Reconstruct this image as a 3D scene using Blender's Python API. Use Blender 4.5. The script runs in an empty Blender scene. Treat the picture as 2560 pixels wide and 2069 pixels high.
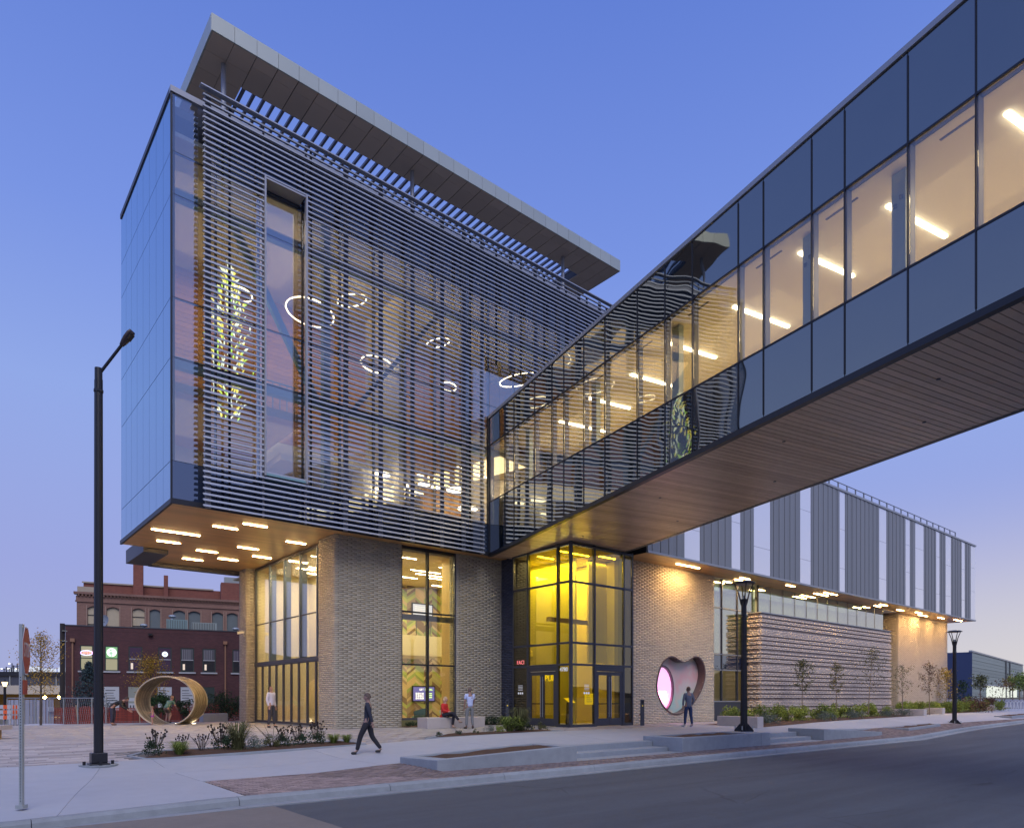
import bpy, math, random
import numpy as np
from mathutils import Vector, Matrix
R = random.Random(7)
rad = math.radians
scene = bpy.context.scene
# ------------------------------------------------------------------ camera
CAMX, CAMY, CAMZ = -12.83, -26.83, 1.30
cam = bpy.data.cameras.new('camera'); camo = bpy.data.objects.new('camera', cam)
scene.collection.objects.link(camo); scene.camera = camo
camo.location = (CAMX, CAMY, CAMZ); camo.rotation_euler = (rad(90), 0, -math.atan2(.6415, .7671))
cam.sensor_width = 36; cam.lens = 36 * 1731 / 2560; cam.shift_y = (1743.5 - 1034.5) / 2560
cam.clip_start = .1; cam.clip_end = 6000
# ------------------------------------------------------------------ sky: clear dusk, blue above, lavender and peach at the horizon
world = bpy.data.worlds.new('World'); scene.world = world; world.use_nodes = True
wn = world.node_tree; wn.nodes.clear()
def N(nt, t, **k):
    n = nt.nodes.new(t)
    for a, b in k.items():
        setattr(n, a, b)
    return n
w_out = N(wn, 'ShaderNodeOutputWorld'); w_bg = N(wn, 'ShaderNodeBackground'); w_bg.inputs[1].default_value = .76
w_tc = N(wn, 'ShaderNodeTexCoord'); w_sep = N(wn, 'ShaderNodeSeparateXYZ'); w_ramp = N(wn, 'ShaderNodeValToRGB')
wn.links.new(w_tc.outputs['Generated'], w_sep.inputs[0]); wn.links.new(w_sep.outputs[2], w_ramp.inputs[0])
def ramp(node, stops):
    cr = node.color_ramp
    while len(cr.elements) > 1: cr.elements.remove(cr.elements[-1])
    cr.elements[0].position = stops[0][0]; cr.elements[0].color = (*stops[0][1], 1)
    for p, c in stops[1:]:
        e = cr.elements.new(p); e.color = (*c, 1)
ramp(w_ramp, [(0, (.385, .415, .66)), (.06, (.37, .41, .69)), (.16, (.335, .385, .735)), (.36, (.285, .395, .80)), (.52, (.192, .30, .765)), (.72, (.118, .212, .66)), (1, (.08, .14, .56))])
# the after-glow: peach low in the sky towards the right of the street
w_dot = N(wn, 'ShaderNodeVectorMath', operation='DOT_PRODUCT'); w_dot.inputs[1].default_value = (.97, -.24, 0)
wn.links.new(w_tc.outputs['Generated'], w_dot.inputs[0])
w_az = N(wn, 'ShaderNodeMapRange'); w_az.inputs[1].default_value = -.1; w_az.inputs[2].default_value = 1
wn.links.new(w_dot.outputs['Value'], w_az.inputs[0])
w_el = N(wn, 'ShaderNodeMapRange'); w_el.interpolation_type = 'SMOOTHSTEP'
w_el.inputs[1].default_value = .0; w_el.inputs[2].default_value = .28; w_el.inputs[3].default_value = 1; w_el.inputs[4].default_value = 0
wn.links.new(w_sep.outputs[2], w_el.inputs[0])
w_mul = N(wn, 'ShaderNodeMath', operation='MULTIPLY'); wn.links.new(w_az.outputs[0], w_mul.inputs[0]); wn.links.new(w_el.outputs[0], w_mul.inputs[1])
w_mix = N(wn, 'ShaderNodeMixRGB'); w_mix.inputs[2].default_value = (.72, .68, .66, 1)
wn.links.new(w_mul.outputs[0], w_mix.inputs[0]); wn.links.new(w_ramp.outputs[0], w_mix.inputs[1])
wn.links.new(w_mix.outputs[0], w_bg.inputs[0]); wn.links.new(w_bg.outputs[0], w_out.inputs[0])
# broad soft light of the western sky behind the photographer
sun = bpy.data.lights.new('sun', 'SUN'); sun.energy = 1.5; sun.angle = rad(40); sun.color = (1.0, .94, .90)
suno = bpy.data.objects.new('sun', sun); scene.collection.objects.link(suno)
suno.rotation_euler = Vector((.26, .58, -.80)).to_track_quat('-Z', 'Y').to_euler()
vs = scene.view_settings; vs.view_transform = 'Standard'; vs.look = 'None'; vs.exposure = .4; vs.gamma = 1; vs.use_curve_mapping = False
cy = scene.cycles
cy.max_bounces = 7; cy.diffuse_bounces = 3; cy.glossy_bounces = 4; cy.transmission_bounces = 4; cy.transparent_max_bounces = 14
cy.sample_clamp_indirect = 6; cy.sample_clamp_direct = 0; cy.use_denoising = True; cy.use_light_tree = True
cy.caustics_reflective = False; cy.caustics_refractive = False
# ------------------------------------------------------------------ materials
MATS = {}
def setin(b, name, v):
    if name in b.inputs: b.inputs[name].default_value = v
def mat(name, col, rough=.7, metal=0., var=.0, island=0., oinfo=0., nscale=8., bump=0., bscale=30., spec=.5, dirt=0., dirtcol=None, stretch=None):
    if name in MATS: return MATS[name]
    m = bpy.data.materials.new(name); m.use_nodes = True; nt = m.node_tree
    b = nt.nodes['Principled BSDF']; b.inputs['Roughness'].default_value = rough; b.inputs['Metallic'].default_value = metal
    setin(b, 'Specular IOR Level', spec)
    base = None
    rgb = N(nt, 'ShaderNodeRGB'); rgb.outputs[0].default_value = (*col, 1); base = rgb.outputs[0]
    tc = N(nt, 'ShaderNodeNewGeometry')
    vec = tc.outputs['Position']
    if stretch:
        mp = N(nt, 'ShaderNodeMapping'); mp.inputs['Scale'].default_value = stretch; nt.links.new(vec, mp.inputs[0]); vec = mp.outputs[0]
    def mulv(base, fac_out, lo, hi):
        mr = N(nt, 'ShaderNodeMapRange'); mr.inputs[3].default_value = lo; mr.inputs[4].default_value = hi
        nt.links.new(fac_out, mr.inputs[0])
        vm = N(nt, 'ShaderNodeVectorMath', operation='SCALE'); nt.links.new(base, vm.inputs[0]); nt.links.new(mr.outputs[0], vm.inputs['Scale'])
        return vm.outputs[0]
    if var:
        nz = N(nt, 'ShaderNodeTexNoise'); nz.inputs['Scale'].default_value = nscale; nz.inputs['Detail'].default_value = 6; nz.inputs['Roughness'].default_value = .6
        nt.links.new(vec, nz.inputs['Vector']); base = mulv(base, nz.outputs[0], 1 - var * 1.8, 1 + var * 1.8)
    if island: base = mulv(base, tc.outputs['Random Per Island'], 1 - island, 1 + island)
    if oinfo:
        oi = N(nt, 'ShaderNodeObjectInfo'); base = mulv(base, oi.outputs['Random'], 1 - oinfo, 1 + oinfo)
    if dirt:
        nz = N(nt, 'ShaderNodeTexNoise'); nz.inputs['Scale'].default_value = nscale * .17; nz.inputs['Detail'].default_value = 8; nz.inputs['Roughness'].default_value = .7
        nt.links.new(vec, nz.inputs['Vector'])
        mr = N(nt, 'ShaderNodeMapRange'); mr.inputs[1].default_value = .42; mr.inputs[2].default_value = .75; mr.inputs[4].default_value = dirt
        nt.links.new(nz.outputs[0], mr.inputs[0])
        mx = N(nt, 'ShaderNodeMixRGB'); nt.links.new(mr.outputs[0], mx.inputs[0]); nt.links.new(base, mx.inputs[1])
        mx.inputs[2].default_value = (*(dirtcol or tuple(c * .5 for c in col)), 1); base = mx.outputs[0]
    nt.links.new(base, b.inputs['Base Color'])
    if bump:
        nz = N(nt, 'ShaderNodeTexNoise'); nz.inputs['Scale'].default_value = bscale; nz.inputs['Detail'].default_value = 5
        nt.links.new(vec, nz.inputs['Vector'])
        bp = N(nt, 'ShaderNodeBump'); bp.inputs['Strength'].default_value = bump; bp.inputs['Distance'].default_value = .02
        nt.links.new(nz.outputs[0], bp.inputs['Height']); nt.links.new(bp.outputs[0], b.inputs['Normal'])
    MATS[name] = m; return m
def emis(name, col, s, base=(.8, .8, .8)):
    if name in MATS: return MATS[name]
    m = bpy.data.materials.new(name); m.use_nodes = True; b = m.node_tree.nodes['Principled BSDF']
    b.inputs['Base Color'].default_value = (*base, 1); b.inputs['Emission Color'].default_value = (*col, 1); b.inputs['Emission Strength'].default_value = s
    MATS[name] = m; return m
def schlick(nt):
    lw = N(nt, 'ShaderNodeLayerWeight'); lw.inputs[0].default_value = .5
    pw = N(nt, 'ShaderNodeMath', operation='POWER'); pw.inputs[1].default_value = 4.0; nt.links.new(lw.outputs['Facing'], pw.inputs[0]); return pw
def glass(name, tint=(.95, .97, .97), refl=.06, k=1.0, ior=1.5, wob=0., gcol=(1, 1, 1), rough=0.0):
    """thin architectural pane: tinted see-through plus mirror by Fresnel"""
    if name in MATS: return MATS[name]
    m = bpy.data.materials.new(name); m.use_nodes = True; nt = m.node_tree; nt.nodes.clear()
    o = N(nt, 'ShaderNodeOutputMaterial'); mx = N(nt, 'ShaderNodeMixShader'); tr = N(nt, 'ShaderNodeBsdfTransparent'); gl = N(nt, 'ShaderNodeBsdfGlossy')
    tr.inputs[0].default_value = (*tint, 1); gl.inputs[0].default_value = (*gcol, 1); gl.inputs['Roughness'].default_value = rough
    fr = schlick(nt)
    ma = N(nt, 'ShaderNodeMath', operation='MULTIPLY_ADD'); ma.inputs[1].default_value = k; ma.inputs[2].default_value = refl; ma.use_clamp = True
    nt.links.new(fr.outputs[0], ma.inputs[0]); nt.links.new(ma.outputs[0], mx.inputs[0])
    nt.links.new(tr.outputs[0], mx.inputs[1]); nt.links.new(gl.outputs[0], mx.inputs[2]); nt.links.new(mx.outputs[0], o.inputs[0])
    if wob:
        g = N(nt, 'ShaderNodeNewGeometry'); nz = N(nt, 'ShaderNodeTexNoise'); nz.inputs['Scale'].default_value = .55; nz.inputs['Detail'].default_value = 1
        nt.links.new(g.outputs['Position'], nz.inputs['Vector'])
        bp = N(nt, 'ShaderNodeBump'); bp.inputs['Strength'].default_value = 1; bp.inputs['Distance'].default_value = wob
        nt.links.new(nz.outputs[0], bp.inputs['Height']); nt.links.new(bp.outputs[0], gl.inputs['Normal'])
    MATS[name] = m; return m
def spandrel(name, col, refl, k=1., wob=.0, gcol=(1, 1, 1), rough=.02, ior=1.5):
    """opaque back-painted glass"""
    if name in MATS: return MATS[name]
    m = bpy.data.materials.new(name); m.use_nodes = True; nt = m.node_tree; nt.nodes.clear()
    o = N(nt, 'ShaderNodeOutputMaterial'); mx = N(nt, 'ShaderNodeMixShader'); df = N(nt, 'ShaderNodeBsdfDiffuse'); gl = N(nt, 'ShaderNodeBsdfGlossy')
    df.inputs[0].default_value = (*col, 1); gl.inputs[0].default_value = (*gcol, 1); gl.inputs['Roughness'].default_value = rough
    fr = schlick(nt)
    ma = N(nt, 'ShaderNodeMath', operation='MULTIPLY_ADD'); ma.inputs[1].default_value = k; ma.inputs[2].default_value = refl; ma.use_clamp = True
    nt.links.new(fr.outputs[0], ma.inputs[0]); nt.links.new(ma.outputs[0], mx.inputs[0])
    nt.links.new(df.outputs[0], mx.inputs[1]); nt.links.new(gl.outputs[0], mx.inputs[2]); nt.links.new(mx.outputs[0], o.inputs[0])
    if wob:
        g = N(nt, 'ShaderNodeNewGeometry'); nz = N(nt, 'ShaderNodeTexNoise'); nz.inputs['Scale'].default_value = .6; nz.inputs['Detail'].default_value = 1
        nt.links.new(g.outputs['Position'], nz.inputs['Vector'])
        bp = N(nt, 'ShaderNodeBump'); bp.inputs['Strength'].default_value = 1; bp.inputs['Distance'].default_value = wob
        nt.links.new(nz.outputs[0], bp.inputs['Height']); nt.links.new(bp.outputs[0], gl.inputs['Normal'])
    MATS[name] = m; return m
M_BRICK = mat('tan_brick', (.43, .395, .325), .85, var=.06, island=.10, nscale=3, bump=.25, bscale=60)
M_BRICK2 = mat('rose_brick', (.60, .53, .43), .85, var=.05, island=.10, nscale=3, bump=.2, bscale=60)
M_MORTAR = mat('mortar', (.22, .195, .165), .95, var=.1, nscale=30)
M_DBRICK = mat('slate_brick', (.055, .062, .095), .6, var=.1, island=.25, nscale=5, bump=.2)
M_DMORT = mat('dark_mortar', (.02, .02, .028), .95)
M_FRAME = mat('grey_frame', (.07, .075, .095), .45, metal=.2)
M_FRAMED = mat('dark_frame', (.022, .025, .035), .45, metal=.2)
M_ALU = mat('louvre_aluminium', (.36, .39, .455), .42, metal=.35, oinfo=.07, var=.03)
M_ALUD = mat('post_aluminium', (.36, .375, .42), .45, metal=.3)
M_FASC = mat('canopy_metal', (.50, .53, .46), .38, metal=.45, oinfo=.05, var=.03, nscale=1)
M_CSOF = mat('canopy_soffit', (.62, .50, .39), .55, metal=.1, oinfo=.07)
M_SLAT = mat('canopy_slat', (.16, .18, .24), .5, metal=.3)
M_WOOD = mat('soffit_wood', (.60, .35, .14), .30, var=.12, oinfo=.12, nscale=2.2, stretch=(.25, 6, 1))
M_WOODB = mat('skybridge_wood', (.66, .48, .34), .27, var=.08, oinfo=.13, nscale=3)
M_WOODI = mat('interior_wood', (.62, .32, .10), .5, var=.10, oinfo=.12, nscale=2.5, stretch=(.3, 1, 6))
M_WHITE = mat('white_wall', (.78, .76, .70), .8, var=.02)
M_CREAM = mat('cream_wall', (.74, .66, .44), .8, var=.03, nscale=1)
M_CEIL = mat('ceiling_board', (.60, .48, .28), .8, var=.05)
M_FLOOR = mat('interior_floor', (.42, .34, .22), .35)
M_TEAL = mat('blue_steel', (.20, .36, .42), .5)
M_CONC = mat('cast_concrete', (.27, .305, .35), .8, var=.12, nscale=4, bump=.3, bscale=25, dirt=.35, dirtcol=(.17, .19, .22))
M_WALK = mat('pavement_concrete', (.345, .37, .42), .85, var=.05, nscale=2.5, bump=.15, bscale=60, oinfo=.05, dirt=.22, dirtcol=(.27, .295, .34))
M_KERB = mat('kerb_concrete', (.25, .28, .31), .85, var=.13, nscale=5, bump=.3, oinfo=.06, dirt=.4, dirtcol=(.15, .165, .18))
M_ROAD = mat('asphalt', (.074, .089, .112), .8, var=.10, nscale=22, bump=.9, bscale=120, dirt=.45, dirtcol=(.075, .073, .078))
M_ROAD2 = mat('old_concrete_road', (.17, .155, .145), .85, var=.08, nscale=8, bump=.3, bscale=90, dirt=.5, dirtcol=(.12, .11, .105))
M_PAVE = mat('plaza_paver', (.37, .35, .345), .75, var=.06, island=.17, nscale=6, bump=.2, bscale=50)
M_PBASE = mat('paver_joint', (.14, .13, .125), .95)
M_STRIP = mat('red_brick_paver', (.225, .18, .18), .8, var=.1, island=.35, oinfo=.3, nscale=8, bump=.3, bscale=60)
M_METW = mat('wing_metal', (.25, .265, .285), .5, metal=.3, oinfo=.05, var=.03)
M_METT = mat('wing_trim', (.36, .38, .41), .45, metal=.4)
M_BLACK = mat('black_paint', (.012, .013, .018), .35, spec=.5)
M_GALV = mat('galvanised', (.42, .46, .46), .4, metal=.6, var=.06, nscale=20)
M_SOIL = mat('mulch', (.075, .04, .025), .95, var=.4, nscale=25, bump=1, bscale=60)
def wear_road():
    nt = M_ROAD.node_tree; b = nt.nodes['Principled BSDF']; src = b.inputs['Base Color'].links[0].from_socket
    g = N(nt, 'ShaderNodeNewGeometry'); mp = N(nt, 'ShaderNodeMapping'); mp.inputs['Scale'].default_value = (.12, 1.3, 1); nt.links.new(g.outputs['Position'], mp.inputs[0])
    nz = N(nt, 'ShaderNodeTexNoise'); nz.inputs['Scale'].default_value = 1.0; nz.inputs['Detail'].default_value = 7; nz.inputs['Roughness'].default_value = .65; nt.links.new(mp.outputs[0], nz.inputs['Vector'])
    mr = N(nt, 'ShaderNodeMapRange'); mr.inputs[1].default_value = .3; mr.inputs[2].default_value = .7; mr.inputs[3].default_value = .80; mr.inputs[4].default_value = 1.20; nt.links.new(nz.outputs[0], mr.inputs[0])
    vo = N(nt, 'ShaderNodeTexVoronoi', feature='DISTANCE_TO_EDGE'); vo.inputs['Scale'].default_value = .33; 
    n2 = N(nt, 'ShaderNodeTexNoise'); n2.inputs['Scale'].default_value = 1.6; n2.inputs['Detail'].default_value = 6; nt.links.new(g.outputs['Position'], n2.inputs['Vector'])
    mv = N(nt, 'ShaderNodeMixRGB'); mv.inputs[0].default_value = .12; nt.links.new(g.outputs['Position'], mv.inputs[1]); nt.links.new(n2.outputs['Color'], mv.inputs[2]); nt.links.new(mv.outputs[0], vo.inputs['Vector'])
    ck = N(nt, 'ShaderNodeMapRange'); ck.inputs[1].default_value = .0015; ck.inputs[2].default_value = .006; ck.inputs[3].default_value = .55; ck.inputs[4].default_value = 1; nt.links.new(vo.outputs['Distance'], ck.inputs[0])
    n3 = N(nt, 'ShaderNodeTexNoise'); n3.inputs['Scale'].default_value = .25; nt.links.new(g.outputs['Position'], n3.inputs['Vector'])
    mk = N(nt, 'ShaderNodeMapRange'); mk.inputs[1].default_value = .5; mk.inputs[2].default_value = .6; nt.links.new(n3.outputs[0], mk.inputs[0])
    cm = N(nt, 'ShaderNodeMixRGB'); cm.inputs[1].default_value = (1, 1, 1, 1); nt.links.new(mk.outputs[0], cm.inputs[0]); nt.links.new(ck.outputs[0], cm.inputs[2])
    m1 = N(nt, 'ShaderNodeVectorMath', operation='SCALE'); nt.links.new(src, m1.inputs[0]); nt.links.new(mr.outputs[0], m1.inputs['Scale'])
    m2 = N(nt, 'ShaderNodeVectorMath', operation='MULTIPLY'); nt.links.new(m1.outputs[0], m2.inputs[0]); nt.links.new(cm.outputs[0], m2.inputs[1]); nt.links.new(m2.outputs[0], b.inputs['Base Color'])
wear_road()
M_SPB = spandrel('blue_spandrel', (.006, .011, .018), .27, k=.7, wob=.012, gcol=(1, 1, .90), ior=1.75)
M_SPL = spandrel('pale_spandrel', (.11, .22, .42), .30, k=.9, wob=.003, gcol=(.74, .9, 1.0))
M_SPD = spandrel('dark_spandrel', (.02, .03, .06), .22, k=.8, wob=.004, gcol=(.8, .88, 1))
M_SPW = spandrel('wing_glare_glass', (.86, .88, .94), .32, k=.4, gcol=(.97, .98, 1))  # white base stands in for the bright horizon these panes mirror
G_BOX = glass('box_glass', (.84, .86, .88), .27, k=.6, wob=.002)
G_BR = glass('skybridge_glass', (.93, .90, .80), .12, k=.9, wob=.006)
G_CLR = glass('clear_glass', (.97, .97, .90), .07, k=1.2)
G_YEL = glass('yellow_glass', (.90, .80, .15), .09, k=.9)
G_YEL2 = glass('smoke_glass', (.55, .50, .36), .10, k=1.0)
G_WIN = glass('wing_glass', (.60, .70, .62), .42, k=.8)
LED = emis('warm_led', (1.0, .60, .24), 60)
LEDI = emis('indoor_led', (1.0, .82, .52), 22)
LEDW = emis('white_led', (1.0, .90, .70), 9)
RING = emis('ring_led', (1.0, .80, .50), 7)
# ------------------------------------------------------------------ mesh helpers
ORG = {}
def new_obj(name, me):
    o = bpy.data.objects.new(name, me); scene.collection.objects.link(o); return o
def tag(o, label=None, cat=None, group=None, kind=None):
    if label: o['label'] = label
    if cat: o['category'] = cat
    if group: o['group'] = group
    if kind: o['kind'] = kind
    return o
def thing(name, label, cat, loc=(0, 0, 0), rz=0., group=None):
    e = bpy.data.objects.new(name, None); scene.collection.objects.link(e); e.location = loc; e.rotation_euler = (0, 0, rz)
    e.empty_display_size = .3; ORG[e.name] = Vector(loc); return tag(e, label, cat, group)
def frame(U, W=None):
    U = Vector(U).normalized(); W = Vector(W or (0, 0, 1)); V = W.cross(U); return U, V, W
class MB:
    def __init__(s): s.v = []; s.f = []
    def add(s, vs, fs):
        n = len(s.v); s.v += [tuple(p) for p in vs]; s.f += [tuple(i + n for i in f) for f in fs]; return s
    def box(s, x0, x1, y0, y1, z0, z1):
        return s.add([(x0, y0, z0), (x1, y0, z0), (x1, y1, z0), (x0, y1, z0), (x0, y0, z1), (x1, y0, z1), (x1, y1, z1), (x0, y1, z1)],
                     [(0, 3, 2, 1), (4, 5, 6, 7), (0, 1, 5, 4), (1, 2, 6, 5), (2, 3, 7, 6), (3, 0, 4, 7)])
    def obox(s, o, U, V, W, a0, a1, b0, b1, c0, c1):
        o = Vector(o); U = Vector(U); V = Vector(V); W = Vector(W)
        P = [o + U * a + V * b + W * c for c in (c0, c1) for a, b in ((a0, b0), (a1, b0), (a1, b1), (a0, b1))]
        return s.add(P, [(0, 3, 2, 1), (4, 5, 6, 7), (0, 1, 5, 4), (1, 2, 6, 5), (2, 3, 7, 6), (3, 0, 4, 7)])
    def tube(s, pts, rs, n=8, cap=True):
        pts = [Vector(p) for p in pts]
        if not hasattr(rs, '__len__'): rs = [rs] * len(pts)
        rings = []; prev = None
        for i, p in enumerate(pts):
            d = (pts[min(i + 1, len(pts) - 1)] - pts[max(i - 1, 0)]).normalized()
            a = prev - d * prev.dot(d) if prev is not None and (prev - d * prev.dot(d)).length > 1e-4 else d.orthogonal()
            a.normalize(); prev = a; b = d.cross(a)
            r = rs[i]
            rings.append([p + (a * math.cos(t) + b * math.sin(t)) * r for t in [2 * math.pi * k / n for k in range(n)]])
        base = len(s.v); s.v += [tuple(q) for rg in rings for q in rg]
        for i in range(len(rings) - 1):
            for k in range(n):
                a = base + i * n + k; b = base + i * n + (k + 1) % n
                s.f.append((a, b, b + n, a + n))
        if cap:
            s.f.append(tuple(base + k for k in range(n))[::-1]); e = base + (len(rings) - 1) * n; s.f.append(tuple(e + k for k in range(n)))
        return s
    def prism(s, poly, z0, z1):
        n = len(poly)
        zz0 = z0 if hasattr(z0, '__len__') else [z0] * n; zz1 = z1 if hasattr(z1, '__len__') else [z1] * n
        vs = [(p[0], p[1], zz0[i]) for i, p in enumerate(poly)] + [(p[0], p[1], zz1[i]) for i, p in enumerate(poly)]
        fs = [tuple(range(n))[::-1], tuple(range(n, 2 * n))] + [(i, (i + 1) % n, n + (i + 1) % n, n + i) for i in range(n)]
        return s.add(vs, fs)
    def ball(s, c, r, n=8, m=6, sq=(1, 1, 1)):
        vs = []; fs = []
        for j in range(m + 1):
            t = math.pi * j / m
            for k in range(n):
                a = 2 * math.pi * k / n
                vs.append((c[0] + r * sq[0] * math.sin(t) * math.cos(a), c[1] + r * sq[1] * math.sin(t) * math.sin(a), c[2] + r * sq[2] * math.cos(t)))
        for j in range(m):
            for k in range(n):
                fs.append((j * n + k, (j + 1) * n + k, (j + 1) * n + (k + 1) % n, j * n + (k + 1) % n))
        return s.add(vs, fs)
    def lathe(s, c, prof, n=14):
        vs = []; fs = []
        for r, z in prof:
            for k in range(n):
                a = 2 * math.pi * k / n; vs.append((c[0] + r * math.cos(a), c[1] + r * math.sin(a), c[2] + z))
        for j in range(len(prof) - 1):
            for k in range(n): fs.append((j * n + k, j * n + (k + 1) % n, (j + 1) * n + (k + 1) % n, (j + 1) * n + k))
        fs.append(tuple(range(n))[::-1]); fs.append(tuple((len(prof) - 1) * n + k for k in range(n)))
        return s.add(vs, fs)
    def mesh(s, name, m, org=(0, 0, 0), smooth=False):
        me = bpy.data.meshes.new(name)
        me.from_pydata([(x - org[0], y - org[1], z - org[2]) for x, y, z in s.v], [], s.f)
        if m: me.materials.append(m)
        if smooth: me.polygons.foreach_set('use_smooth', [True] * len(me.polygons))
        me.update(); return me
    def build(s, name, m, parent=None, local=False, smooth=False, loc=None, label=None, cat=None, group=None, kind=None, bevel=0):
        org = Vector((0, 0, 0))
        if parent is not None and not local: org = ORG.get(parent.name, org)
        if parent is None and loc is not None: org = Vector(loc)
        o = new_obj(name, s.mesh(name, m, org, smooth))
        if parent is not None: o.parent = parent
        elif loc is not None: o.location = loc
        ORG[o.name] = Vector((0, 0, 0)) if local else org
        if bevel:
            md = o.modifiers.new('bevel', 'BEVEL'); md.width = bevel; md.segments = 2; md.limit_method = 'ANGLE'
        return tag(o, label, cat, group, kind)
def inst(name, me, loc, parent=None, rot=(0, 0, 0), sc=(1, 1, 1), **k):
    o = new_obj(name, me); org = ORG.get(parent.name, Vector((0, 0, 0))) if parent is not None else Vector((0, 0, 0))
    o.location = Vector(loc) - org; o.rotation_euler = rot; o.scale = sc
    if parent is not None: o.parent = parent
    ORG[o.name] = Vector(loc); return tag(o, **k)
def part(parent, name, m, *bx, **k):
    return MB().box(*bx).build(name, m, parent, **k)
def copy_tree(o, parent=None):
    c = o.copy(); scene.collection.objects.link(c)
    if parent is not None: c.parent = parent
    for ch in list(o.children): copy_tree(ch, c)
    return c
def dup(root, loc, rz=None, label=None, sc=None):
    c = copy_tree(root); c.location = loc
    if rz is not None: c.rotation_euler = (0, 0, rz)
    if sc is not None: c.scale = sc if hasattr(sc, '__len__') else (sc,) * 3
    if label: c['label'] = label
    return c
def blocks(name, arr, m, parent=None, o=(0, 0, 0), U=(1, 0, 0), V=(0, 1, 0), zfun=None, **k):
    """many boxes as one mesh: arr rows u0,u1,v0,v1,w0,w1 in the frame o,U,V,Z (no hidden bottom/back faces removed)"""
    a = np.asarray(arr, dtype=float); n = len(a)
    if n == 0: return None
    ix = np.array([(0, 2, 4), (1, 2, 4), (1, 3, 4), (0, 3, 4), (0, 2, 5), (1, 2, 5), (1, 3, 5), (0, 3, 5)])
    P = a[:, ix]                                   # n,8,3
    o = np.array(o, float); U = np.array(U, float); V = np.array(V, float)
    W = o + P[..., 0:1] * U + P[..., 1:2] * V + P[..., 2:3] * np.array([0, 0, 1.])
    if zfun is not None: W[..., 2] += zfun(W[..., 0], W[..., 1])
    org = ORG.get(parent.name, Vector((0, 0, 0))) if parent is not None else Vector((0, 0, 0))
    W = (W - np.array(org)).reshape(-1, 3)
    fq = np.array([(0, 3, 2, 1), (4, 5, 6, 7), (0, 1, 5, 4), (1, 2, 6, 5), (2, 3, 7, 6), (3, 0, 4, 7)])
    F = (np.arange(n)[:, None, None] * 8 + fq[None]).reshape(-1)
    me = bpy.data.meshes.new(name); me.vertices.add(n * 8); me.vertices.foreach_set('co', W.reshape(-1))
    me.loops.add(len(F)); me.loops.foreach_set('vertex_index', F)
    me.polygons.add(n * 6); me.polygons.foreach_set('loop_start', np.arange(n * 6) * 4)
    try: me.polygons.foreach_set('loop_total', np.full(n * 6, 4))
    except Exception: pass
    me.materials.append(m); me.update(calc_edges=True); me.validate()
    ob = new_obj(name, me)
    if parent is not None: ob.parent = parent
    ORG[ob.name] = org
    return tag(ob, kind=k.get('kind', 'stuff'), label=k.get('label'), cat=k.get('cat'))
BH, BL = .0867, .405
def brick_arr(u0, u1, z0, z1, skip=None, n0=-.02, n1=.012, pr=None, third=True):
    out = []; r = 0; z = z0
    while z < z1 - .02:
        zz = min(z + BH - .011, z1); off = (r % 2) / 2 * BL if third else (r % 2) / 2 * BL
        u = u0 - off
        p = n1 + (pr(r) if pr else 0)
        while u < u1:
            a = max(u, u0); b = min(u + BL - .006, u1)
            if b - a > .03 and not (skip and skip((a + b) / 2, (z + zz) / 2)):
                out.append((a, b, -p - R.uniform(0, .003), -n0, z, zz))
            u += BL
        z += BH; r += 1
    return out
def text(name, s, size, m, loc, rot, parent=None, ext=.004, align='CENTER', **k):
    cu = bpy.data.curves.new(name, 'FONT'); cu.body = s; cu.size = size; cu.extrude = ext; cu.align_x = align; cu.align_y = 'CENTER'
    cu.materials.append(m); cu.resolution_u = 3
    o = new_obj(name, cu); org = ORG.get(parent.name, Vector((0, 0, 0))) if parent is not None else Vector((0, 0, 0))
    o.location = Vector(loc) - org; o.rotation_euler = rot
    bpy.context.view_layer.update()
    me = bpy.data.meshes.new_from_object(o.evaluated_get(bpy.context.evaluated_depsgraph_get())); bpy.data.objects.remove(o)
    o = new_obj(name, me); o.location = Vector(loc) - org; o.rotation_euler = rot
    if parent is not None: o.parent = parent
    return tag(o, **k)
ORD = ['first', 'second', 'third', 'fourth', 'fifth', 'sixth', 'seventh', 'eighth', 'ninth', 'tenth', 'eleventh', 'twelfth', 'thirteenth', 'fourteenth', 'fifteenth', 'sixteenth', 'seventeenth', 'eighteenth', 'nineteenth', 'twentieth', 'twenty-first', 'twenty-second']
# ------------------------------------------------------------------ ground heights
def lerp(x, pts):
    xs = [p[0] for p in pts]; ys = [p[1] for p in pts]
    return np.interp(x, xs, ys)
DX = [(-99, .45), (-6, .45), (-3.4, .33), (1, .06), (4, 0), (999, 0)]
EX = [(-99, 0), (-4, 0), (1, .15), (18, .15), (24, .25), (999, .25)]
BX = [(-99, 0), (14, 0), (26, .25), (60, .45), (999, .45)]
FX = [(-99, 0), (58, 0), (75, .25), (112, 1.45), (400, 2.2), (999, 2.2)]
def gz(x, y):
    x = np.asarray(x, float); y = np.asarray(y, float)
    back = np.interp(y, [-50, 12, 24, 60], [0, 0, .33, .6]) * np.interp(x, [-99, 3, 6, 999], [1, 1, 0, 0])
    return -lerp(x, DX) * np.clip((-4 - y) / 5, 0, 1) - lerp(x, EX) * np.clip((-9 - y) / 2.5, 0, 1) - back + lerp(x, FX)
def kerb_y(x): return np.interp(x, [-60, 22, 33, 50, 70, 200], [-14.1, -14.1, -12.75, -11.7, -11.3, -11.0])
def kerb_z(x): return np.interp(x, [-60, -13, -9, 22, 33, 50, 70, 112, 400], [-.56, -.56, -.47, -.47, -.42, -.34, -.1, 1.1, 2.])
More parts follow.
